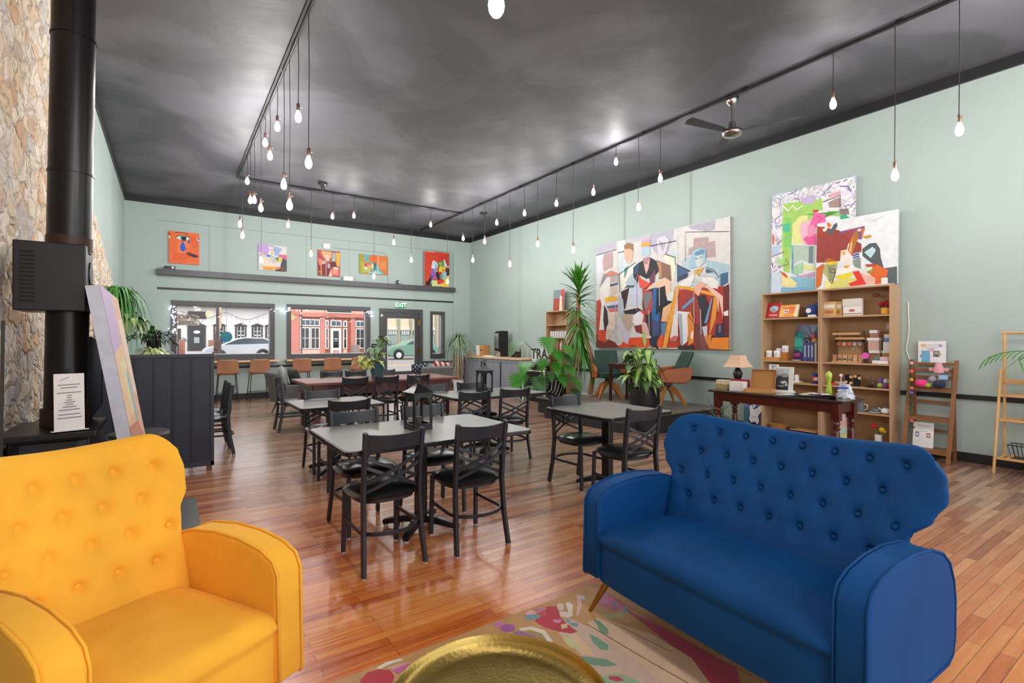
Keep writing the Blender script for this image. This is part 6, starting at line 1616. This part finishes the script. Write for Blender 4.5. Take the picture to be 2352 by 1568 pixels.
for i in range(9):
    c_ = rr.choice(('c8dcd8', 'e8e8dc', 'b8d0cc', 'dfe4e0')); box_on('paper_sheet', 'loose pale sheet %s in the spread of papers on the middle of the console' % ('topmost', 'second', 'third', 'fourth', 'fifth', 'sixth', 'seventh', 'eighth', 'lowest')[8-i], .12+.035*i-.01, -.12+rr.uniform(-.04, .05), TZ+.0022*i, .15, .1, .002, col(c_, .7), rr.uniform(-.6, .6), 'paper', 'loose papers')
t = thing('black_tray', 'long black tray filled with pale packets on the console', 'tray', tb(.45, -.1), R_+.03)
MB().prism([(-.16, 0), (.16, 0), (.2, .03), (.195, .03), (.157, .006), (-.157, .006), (-.195, .03), (-.2, .03)], -.09, .09, 'y').box(-.17, .17, -.1, -.09, 0, .024).box(-.17, .17, .09, .1, 0, .024).build('tray', M_cast, t)
for i in range(8):
    c_ = ('d8c890', 'b8ccd8', 'e8d890', 'f0c8cc', 'd8dce0', '2c3a5a', '34406a', 'e8d0d8')[i]; l_ = ('tan', 'light blue', 'yellow', 'pink', 'grey', 'navy', 'indigo', 'rose')[i]
    item('candy_packet', l_+' packet lying in the black tray', 'packet', MB().box(-.04, .04, -.028, .028, -.006, .006), col(c_, .5), tb(.33+.033*i, -.1+rr.uniform(-.04, .04), TZ+.024+.007*(i % 4)), R_+rr.uniform(-1, 1), 'packets in the black tray')
t = thing('pepper_mill', 'lime green pepper mill standing on the console', 'pepper mill', tb(.49, .13), R_); MB().lathe([(.03, 0), (.034, .01), (.034, .06), (.024, .12), (.02, .16), (.028, .2), (.03, .21)], 20).build('body', mat('lime_gloss', 'a8c43a', .3), t, smooth=60); MB().lathe([(.03, .212), (.034, .235), (.03, .265), (.012, .28), (.006, .29)], 20).build('knob', mat('lime_gloss2', 'b8cc58', .3), t, smooth=60)
t = thing('plastic_bag', 'clear and blue plastic bag of trinkets at the right end of the console', 'bag', tb(.68, .08), R_); m = MB()
def bagf(u, v): a = 2*PI*u; n_ = mn.noise(Vector((math.cos(a)*4, math.sin(a)*4, v*8))); rad = .078*(1-.45*v)*(1+.55*n_); return (rad*1.1*math.cos(a), rad*.7*math.sin(a), .002+(.15+.04*mn.noise(Vector((math.cos(a)*3, math.sin(a)*3, 1))))*v)
m.grid(bagf, 40, 16); m.build('film', mat('bag_film', 'eceef2', .25, col2='bcc6e4', nscale=9), t, smooth=180); MB().box(-.06, .05, -.058, -.05, .11, .125).build('blue_band', col('2848b8'), t)
# ================================================================ ladder shelves
M_lad = mat('walnut_ladder', '8a5c38', .5, noise=.12); M_bam = mat('bamboo', 'd3a468', .45, noise=.1)
t = thing('ladder_shelf', 'brown wooden folding ladder shelf with toys and a green garland', 'shelf', (7.5, 2.15, 0), -PI/2)
for s in (-1, 1):
    MB().tube([(s*.215, -.16, 0), (s*.215, .14, 1.18)], 1, rect=(.04, .022), up=(0, 1, 0)).build('side_rail', M_lad, t); MB().tube([(s*.19, .17, 0), (s*.19, .12, 1.1)], 1, rect=(.035, .02), up=(0, 1, 0)).build('rear_leg', M_lad, t)
def ly_(z): return -.16+.3*z/1.18
for z in (.12, .49, .84): MB().box(-.2, .2, ly_(z)-.02, ly_(z), z-.03, z).box(-.2, .2, ly_(z), .14, z, z+.012).build('shelf', M_lad, t)
for z in (.32, .66, .96, 1.04, 1.12): MB().box(-.2, .2, .115, .13, z, z+.03).build('rung', M_lad, t)
def ld(lx, z, ly=0): return (7.5+ly, 2.15-lx, z)
canvas('information_board', 'white framed poster with a blue panel standing on the top of the ladder shelf', .27, .29, .012, '''
ececf0 4,4 94,4 94,96 4,96
e8b460 10,86 28,86 28,80 22,76 16,75 10,78
a898d0 76,86 84,86 88,80 84,75 78,75 74,80
74b2d4 12,8 44,8 44,60 12,60
5a86c0 8,30 12,30 12,42 8,42
e0a8c0 38,66 58,66 52,52 46,58
8a8088 56,60 78,60 78,34 54,34
2a2c2a 60,40 66,42 74,34 68,34
b8a4a0 62,56 72,56 70,44 62,44
8ac08a 76,50 84,48 82,40 74,42
a8ccd8 60,8 78,8 74,12 64,12
L 0.003 7a7a80 26,83 74,83
L 0.003 7a7a80 22,74 76,74
L 0.004 b87a9a 30,68 62,68
''', 'ececf0', 'c8ccca', ld(-.02, 1.12, .155), (-.02, 0, R_), cat='poster')
canvas('flyer', 'white printed flyer with two small pictures standing on the low shelf of the ladder', .2, .3, .004, 'L 0.006 7a7a7a 24,86 80,86\nL 0.003 9a9a9a 34,78 70,78\n6a7a9a 12,60 30,60 30,40 12,40\ne8e8e8 16,55 26,55 26,45 16,45\na85a4a 66,58 84,58 84,40 66,40\ne8dcd8 70,54 80,54 80,44 70,44\nL 0.003 9a9a9a 34,64 70,64', 'f0f0f0', 'f0f0f0', ld(-.06, .135, -.02), (-.12, 0, R_), cat='poster')
for i, (lx, c, r0, l_, zz) in enumerate(((-.08, 'f03f8a', .06, 'hot pink knitted pompom hat on the ladder shelf', .852), (-.02, 'a8c030', .035, 'lime green knitted ball beside the pink hat', .852), (.09, '2f3550', .06, 'dark blue knitted bonnet on the ladder shelf', .852))):
    item('knitted_hat', l_, 'hat', MB().ball((0, 0, r0*.8), r0, 14, sc=(1.1, .9, .8)), mat('yarn_'+c, c, .95, bump=.8, bscale=60), ld(lx, zz, .0), R_, 'knitted hats', smooth=180)
item('grey_bonnet', 'pale grey knitted bonnet behind the pink hat', 'hat', MB().ball((0, 0, .1), .045, 12, sc=(1, .8, 1)).box(-.02, .02, -.02, .02, 0, .06), mat('yarn_grey', 'b0b0b4', .95, bump=.8, bscale=60), ld(.01, .852, .08), R_, smooth=180)
t = thing('doll_dress', 'pink knitted doll dress on a wooden peg stand on the ladder shelf', 'doll dress', ld(.07, .852, .06), R_); MB().tube([(0, 0, 0), (0, 0, .22)], .01, 8).box(-.03, .03, -.03, .03, 0, .01).build('stand', M_oaky, t); MB().lathe([(.05, .18), (.055, .22), (.035, .27), (.03, .3)], 16).box(-.09, .09, -.01, .01, .2, .24).build('dress', mat('pink_knit', 'dba0a8', .95, bump=.6), t, smooth=50)
t = thing('blue_tag', 'light blue folded tag above the dark blue bonnet', 'tag', ld(.13, .96, .0), R_+.3); MB().box(-.04, .04, -.004, .004, 0, .05).build('card', col('8fb6dc', .6), t)
t = thing('green_garland', 'green leaf garland with pink and yellow pompoms hanging down the ladder side', 'garland', ld(-.18, 0, .0), R_); m = MB(); rr = random.Random(7)
for k in range(60):
    z = 1.15-.8*k/60; b = (.02*math.sin(k), ly_(z)*.0-.02+.02*math.cos(k*1.7), z); leaf(m, b, rdir(rr, -1, .5), .05, .02, .5, 3, 0)
m.tube([(0, -.02, 1.16), (.01, -.03, .8), (0, -.02, .35)], .006, 5); m.build('leaves', mat('garland_green', '1f4a2c', .7), t)
for z, c in ((1.14, 'e8b0c0'), (1.04, 'f06a7a'), (.94, 'd8a840'), (.84, 'e8746a'), (.78, '5a6ac8'), (.44, 'e8607a')): MB().ball((.02, -.05, z), .02, 10).build('pompom', col(c, .9), t, smooth=180)
t = thing('bamboo_rack', 'pale bamboo clothes ladder rack cut off by the right edge of the view', 'shelf', (7.45, 1.12, 0), -PI/2)
for s in (-1, 1):
    MB().tube([(s*.42, -.17, 0), (s*.42, .12, 1.1)], .013, 8).build('front_leg', M_bam, t); MB().tube([(s*.4, .16, 0.1), (s*.4, .16, 1.5)], .013, 8).build('rear_leg', M_bam, t)
def l2(z): return -.17+.29*z/1.1
for z in (.16, .56, .82):
    m = MB(); m.box(-.42, .42, l2(z)-.012, l2(z)+.012, z-.012, z+.012); m.box(-.42, .42, .14, .16, z-.012, z+.012)
    for k in range(14): m.box(-.4+k*.06, -.37+k*.06, l2(z), .15, z-.004, z+.006)
    m.build('slatted_shelf', M_bam, t)
MB().box(-.42, .42, .14, .16, .95, .99).build('crossbar', M_bam, t); MB().tube([(-.42, .16, 1.5), (.42, .16, 1.5)], .014, 8).build('hanging_rail', M_bam, t)
t = thing('white_tote', 'bunched white floral cloth hanging on the bamboo rack', 'cloth', (7.4, 1.15, .9), R_); m = MB()
def clf(u, v): a = 2*PI*u; n_ = mn.noise(Vector((math.cos(a)*2, math.sin(a)*2, v*6))); rad = (.06+.05*abs(math.sin(v*7)))*(1+.5*n_); return (rad*1.2*math.cos(a)+.0, rad*.6*math.sin(a), .42*v)
m.grid(clf, 30, 24); m.build('cloth', mat('floral_white', 'e8e0dc', .8, col2='c8b0a8', nscale=14), t, smooth=180)
item('wire_basket', 'black wire basket on the lowest slats of the bamboo rack', 'basket', (lambda m: [m.tube([(x, y, .0), (x*1.15, y*1.15, .14)], .003, 4) for x in [-.2+.03*k for k in range(14)] for y in (-.08, .08)] and m.tube([(-.23, -.09, .14), (.23, -.09, .14), (.23, .09, .14), (-.23, .09, .14)], .006, 6, closed=True).box(-.2, .2, -.08, .08, 0, .004))(MB()), M_cast, (7.46, 1.22, .167), R_)
item('small_carton', 'small brown carton with a white label on the middle slats of the bamboo rack', 'box', MB().box(-.08, .08, -.05, .05, 0, .1), M_kraft, (7.48, 1.2, .567), R_)
# ================================================================ string lights at the windows
M_fairy = mat('fairy_bulb', 'eef0ff', .3, emit=4)
def fairy(label, pts, n, spread, seed):
    t = thing('string_lights', label, 'string lights', (pts[0][0], YB-.06, pts[0][1]), 0, 'fairy light clusters'); r = random.Random(seed); o = pts[0]
    P = [Vector((p[0]-o[0], 0, p[1]-o[1])) for p in pts]; MB().tube(P, .004, 5).build('wire', mat('white_wire', 'c8c8cc', .5), t)
    for k in range(n):
        f = r.random()*(len(P)-1); i = int(f); b = P[i].lerp(P[min(i+1, len(P)-1)], f-i); MB().ball((b.x+r.uniform(-spread, spread), r.uniform(-.03, .03), b.z+r.uniform(-spread, spread)), .013, 6).build('bulb', M_fairy, t)
fairy('cluster of cool white fairy lights at the left edge of the white window', [(.08, 2.2), (.06, 2.0), (.1, 1.85), (.06, 1.65), (.09, 1.6)], 34, .07, 1)
fairy('swag of cool white fairy lights between the two big windows', [(2.1, 2.2), (2.2, 2.17), (2.32, 2.15), (2.45, 2.16), (2.52, 2.22)], 22, .045, 2)
fairy('short bunch of fairy lights at the right top corner of the salmon window', [(4.45, 2.22), (4.55, 2.16), (4.62, 2.1)], 14, .05, 3)
r = random.Random(14)
for i, (x0, x1, lab) in enumerate(((.2, 2.0, 'drooping icicle light garland across the white street window'), (2.6, 4.4, 'drooping icicle light garland across the salmon street window'))):
    t = thing('icicle_garland', lab, 'string lights', (x0, YB+.04, 2.2), 0, 'icicle garlands'); m = MB(); W_ = x1-x0
    P = [Vector((W_*k/24, 0, -.12-.16*abs(math.sin(PI*(k/24)*2))**1.5*(1 if i == 0 else .5))) for k in range(25)]; m.tube(P, .005, 5)
    pts = []
    for k in range(1, 24):
        q = P[k]+Vector((r.uniform(-.05, .05), 0, -r.uniform(.04, .14))); m.tube([P[k], q], .003, 4); pts.append(q)
    m.build('wire', mat('dark_wire', '6a6460', .6), t)
    for q in pts: MB().ball(q, .009, 6).build('bulb', M_fairy, t)
t = thing('coffee_window_sign', 'grey shaped window sign reading COFFEE backwards at the left of the white window', 'sign', (.37, YB+.07, 1.76))
MB().prism([(-.22, 0), (.2, 0), (.24, .05), (.22, .1), (.16, .13), (.22, .18), (.2, .22), (.1, .25), (-.1, .24), (-.22, .26)], 0, .02, 'y').build('board', mat('sign_taupe', 'b9aca0', .6), t)
text('lettering', 'COFFEE', .11, mat('sign_ink', '6a5f56', .6), t, (-.01, -.003, .055), mirror=True)
text('lettering', 'ORBVX', .11, mat('sign_ink', '6a5f56', .6), t, (-.01, -.003, .175), mirror=True)
t = thing('earth_sign', 'round blue and green earth disc hanging in the white window', 'sign', (1.13, YB+.07, 1.5)); MB().tube([(0, 0, 0), (0, .01, 0)], .125, 28).build('disc', mat('earth_paint', '1c66b8', .5, col2='2a9a4a', nscale=9), t); MB().tube([(0, .0, .12), (0, 0, .7)], .003, 4).build('string', M_cord, t)
for i, x in enumerate((.95, 2.75)):
    t = thing('neon_ring', ('orange neon ring glowing in the white window', 'orange neon ring glowing in the salmon window')[i], 'neon sign', (x-.18, YB+.06, 2.03-.02*i)); mm = mat('neon_orange', 'ff9a3a', .3, emit=3.5)
    MB().tube([(.06*math.cos(a), 0, .06*math.sin(a)) for a in [2*PI*k/24 for k in range(24)]], .007, 6, closed=True, up=(0, 1, 0)).build('ring', mm, t); MB().tube([(-.035, 0, .03), (.0, 0, -.0), (.035, 0, -.03)], .007, 6).build('stroke', mm, t)
# ================================================================ the street outside
M_asph = mat('asphalt', '8a8280', .9, noise=.06, nscale=4); M_walk = mat('sidewalk', 'a89f98', .9, noise=.05)
struct('street', MB().box(-30, 60, YB+.3, 43, -.25, -.02), M_asph); struct('road_line', MB().box(-30, 60, 27, 27.15, -.02, -.012).box(-30, 60, 27.4, 27.55, -.02, -.012), mat('road_yellow', 'd8b060', .8)); struct('sidewalk', MB().box(-30, 60, 43, 47, -.25, .18), M_walk)
FY = 46
t = thing('white_building', 'white stucco building with black door and black-trimmed windows across the street', 'building', (0, FY, 0))
M_stuc = mat('white_stucco', 'e4dfdc', .9); M_dk = mat('dark_brown_trim', '352b28', .6); M_dglass = mat('shop_glass', '1a1d20', .15)
MB().box(-6, 7.58, 0, 6, .18, 6).build('wall', M_stuc, t); MB().box(-6, 7.58, -.6, 0, 3.98, 4.5).build('eave', M_dk, t); MB().box(-1.5, .75, -.05, 0, .18, 2.3).build('side_entrance', M_dk, t)
d = MB().box(1.17, 2.38, -.06, 0, .6, 2.5).prism([(1.1, 2.5), (2.45, 2.5), (1.78, 2.95)], -.1, 0, 'y').build('door_surround', M_dk, t); MB().box(1.36, 2.2, -.08, -.05, .62, 2.46).build('door', mat('black_door', '16181a', .4), d); MB().ball((1.78, -.1, 2.05), .18, 10, sc=(1.3, .1, .7)).build('emblem', M_card, d); MB().box(1.6, 1.95, -.1, -.08, 1.2, 1.65).build('notice', mat('faded_print', 'a8aaa8', .7), d)
MB().box(1.2, 2.4, -.1, 0, 3.1, 3.65).build('sign_panel', M_dk, t)
for x0 in (2.9, 4.4, 5.6, 6.6):
    m = MB().box(x0, x0+.8, -.06, 0, 1.1, 2.6).prism([(x0-.1, 2.6), (x0+.9, 2.6), (x0+.4, 2.8)], -.1, 0, 'y'); wf = m.build('window', M_dk, t)
    MB().box(x0+.12, x0+.68, -.09, -.05, 1.2, 2.5).build('pane', M_dglass, wf); MB().box(x0+.12, x0+.68, -.12, -.09, 1.78, 1.86).box(x0+.37, x0+.42, -.12, -.09, 1.2, 2.5).box(x0+.12, x0+.68, -.12, -.09, 2.12, 2.16).box(x0+.12, x0+.15, -.12, -.09, 1.2, 2.5).box(x0+.65, x0+.68, -.12, -.09, 1.2, 2.5).build('sash', M_white, wf)
t = thing('salmon_building', 'salmon shopfront with white-framed windows and white door across the street', 'building', (0, FY, 0))
M_sal = mat('salmon_paint', 'cf8271', .8); M_sal2 = mat('pale_salmon', 'e8bca4', .8); M_cw = mat('cream_white', 'ece4da', .6)
MB().box(7.62, 16.38, .1, 6, .18, 6).build('wall', mat('salmon_recess', 'b4685a', .8), t)
MB().box(7.62, 9.25, -.1, .1, .18, 6).box(10.95, 11.38, -.1, .1, .18, 3.6).box(13.62, 14.02, -.1, .1, .18, 3.6).box(14.9, 16.38, -.1, .1, .18, 6).box(9.25, 14.9, -.25, .1, 3.45, 3.82).box(7.62, 16.38, -.35, .1, 4.4, 6).build('pilasters', M_sal, t)
MB().box(9.25, 14.9, -.1, .1, 3.82, 4.4).box(9.3, 10.95, -.05, .1, .22, .6).box(12.95, 13.3, -.05, .1, .22, .6).build('panels', M_sal2, t)
def wn_(x0, x1, z0, z1, nx, nz):
    wf = MB().box(x0, x1, -.08, .1, z0, z1).build('window', M_cw, t); m = MB(); w_ = (x1-x0-.12)/nx; h_ = (z1-z0-.12)/nz
    for i in range(nx):
        for j in range(nz): m.box(x0+.06+i*w_+.03, x0+.06+(i+1)*w_-.03, -.1, -.075, z0+.06+j*h_+.03, z0+.06+(j+1)*h_-.03)
    m.build('pane', M_dglass if z1 < 2.6 else mat('blue_glass', '3c5262', .15), wf)
for a in ((9.3, 10.1, .65, 2.55, 2, 2), (10.15, 10.93, .65, 2.55, 2, 2), (9.3, 10.93, 2.65, 3.25, 4, 1), (11.4, 11.68, .65, 2.55, 1, 2), (11.4, 11.68, 2.62, 3.2, 1, 1), (11.85, 12.8, 2.62, 3.2, 2, 1), (12.95, 13.3, .65, 2.5, 1, 2), (12.95, 13.3, 2.62, 3.15, 1, 1), (14.06, 14.9, .65, 2.5, 2, 2), (14.06, 14.9, 2.6, 3.2, 2, 1)): wn_(*a)
d = MB().box(11.85, 12.78, -.1, .1, .2, 2.5).build('door', M_cw, t); MB().box(12.07, 12.55, -.12, -.1, .75, 2.25).build('pane', M_dglass, d); MB().box(12.05, 12.57, -.12, -.1, .3, .55).build('kick_panel', mat('pink_panel', 'c89a90', .7), d); MB().box(12.15, 12.47, -.13, -.12, 1.5, 1.58).box(12.15, 12.47, -.13, -.12, 1.34, 1.38).build('door_lettering', M_card, d)
s_ = MB().box(11.4, 13.7, -.32, -.25, 3.82, 4.5).build('shop_sign', M_cw, t); MB().box(11.48, 13.62, -.34, -.32, 3.9, 4.5).build('sign_field', mat('sign_green', '22352f', .5), s_)
MB().box(11.75, 13.35, -.36, -.34, 4.12, 4.2).box(11.85, 12.4, -.36, -.34, 4.2, 4.24).build('sign_lettering', M_card, s_)
t = thing('cream_building', 'cream boarded building with striped awnings seen through the glass door', 'building', (0, FY, 0)); MB().box(16.4, 26, 0, 6, .18, 6).build('wall', mat('cream_boards', 'dccfae', .85), t)
m = MB(); [m.box(x, x+.28, -.12, 0, .18, 6) for x in (16.6, 18.05, 19.3, 20.6, 22)]; m.build('posts', mat('grey_post', '9f9a86', .8), t); MB().box(16.4, 26, -.08, 0, 2.4, 2.7).build('band', mat('cream_band', 'd8d4c4', .8), t)
for x0 in (16.95, 18.4, 19.65, 20.95):
    wf = MB().box(x0, x0+.98, -.06, 0, .7, 2.35).build('window', mat('grey_green', '8fa097', .6), t); MB().box(x0, x0+.98, -.1, -.05, 1.9, 2.35).build('blind', mat('striped_blind', '5f7068', .7), wf); m = MB(); [m.box(x0+.08+.2*k, x0+.18+.2*k, -.12, -.1, 1.95, 2.3) for k in range(5)]; m.build('stripe', M_card, wf)
    MB().box(x0-.1, x0+1.08, -.3, -.05, .2, 1.0).build('hedge_box', mat('dark_hedge', '3c4438', .9, noise=.4, nscale=6), wf)
def car(name, label, loc, M, L, H, prof, glass, wx, wr, nose=1):
    t = thing(name, label, 'car', loc); MB().prism(prof, 0, 1.8, 'y').build('body', M, t, bevel=.06, smooth=40)
    m = MB(); m.prism(glass, -.012, .02, 'y'); m.build('side_windows', mat('car_glass', '3c4448', .1), t)
    for x in wx:
        w_ = MB().tube([(x, -.03, wr), (x, .2, wr)], wr+.03, 24).build('wheel', mat('tyre', '17181a', .8), t); MB().tube([(x, -.045, wr), (x, -.03, wr)], wr*.68, 10).build('rim', mat('alloy', 'c8cacc', .35), w_)
        MB().tube([(x, -.006, wr+.04), (x, .0, wr+.04)], wr+.1, 24).build('wheel_arch', mat('arch_dark', '3a3c40', .7), t)
    return t
car('silver_suv', 'silver compact sport utility car parked before the white building', (1.85, 39.2, -.02), mat('silver_paint', 'c4c6cc', .3, metal=.3), 4.5, 1.65, [(0, .35), (.02, .75), (.25, .95), (1.15, 1.12), (2.0, 1.55), (2.5, 1.64), (3.7, 1.62), (4.3, 1.35), (4.5, 1.1), (4.5, .4), (4.3, .3), (.2, .3)], [(1.25, 1.14), (2.05, 1.5), (2.5, 1.58), (3.7, 1.55), (4.15, 1.3), (3.9, 1.2)], (.95, 3.62), .35)
car('green_car', 'rounded sage green car parked beyond the glass door', (13.3, 35.6, -.02), mat('sage_paint', '6f9480', .3, metal=.2), 4.2, 1.5, [(0, .35), (0, .7), (.3, .95), (.9, 1.05), (1.3, 1.1), (1.8, 1.42), (2.5, 1.5), (3.2, 1.4), (3.9, 1.05), (4.2, .8), (4.2, .35), (4.0, .25), (.2, .25)], [(1.4, 1.12), (1.85, 1.36), (2.5, 1.44), (3.0, 1.36), (3.3, 1.12)], (.8, 3.4), .33)
t = thing('street_post', 'brown street post wrapped with lights before the white building', 'post', (2.62, 38, -.02)); MB().box(-.08, .08, -.08, .08, 0, 5).build('post', M_dk, t); MB().box(.06, .22, -.06, .06, 2.2, 5).build('board', mat('tan_board', 'c8a886', .7), t); MB().lathe([(.2, .0), (.22, 1.3), (.12, 1.5), (.1, 2.2)], 10).build('wrapping', mat('brown_garland', '4a3028', .9, noise=.4, nscale=9), t)
t = thing('street_post', 'thin dark street post before the salmon shop', 'post', (8.62, 42, -.02)); MB().lathe([(.14, 0), (.08, .3), (.05, .5), (.05, 5)], 10).build('post', mat('iron_post', '4a2e2a', .6), t)
t = thing('planter', 'brick planter block beside the black door of the white building', 'planter', (.79, 44.5, .18)); MB().box(-.2, .2, -.2, .2, 0, 1.3).build('body', mat('brick', '9a6a54', .9, noise=.25, nscale=8), t)
t = thing('planter', 'brick planter block right of the black door of the white building', 'planter', (2.75, 44.5, .18)); MB().box(-.28, .28, -.2, .2, 0, 1.25).build('body', mat('brick', '9a6a54', .9, noise=.25, nscale=8), t)
t = thing('trash_bin', 'grey slatted litter bin before the salmon shop', 'bin', (13.0, 42.5, -.02)); MB().box(-.3, .3, -.25, .25, 0, 1.05).build('body', mat('bin_grey', '9a8a84', .8), t, bevel=.02)
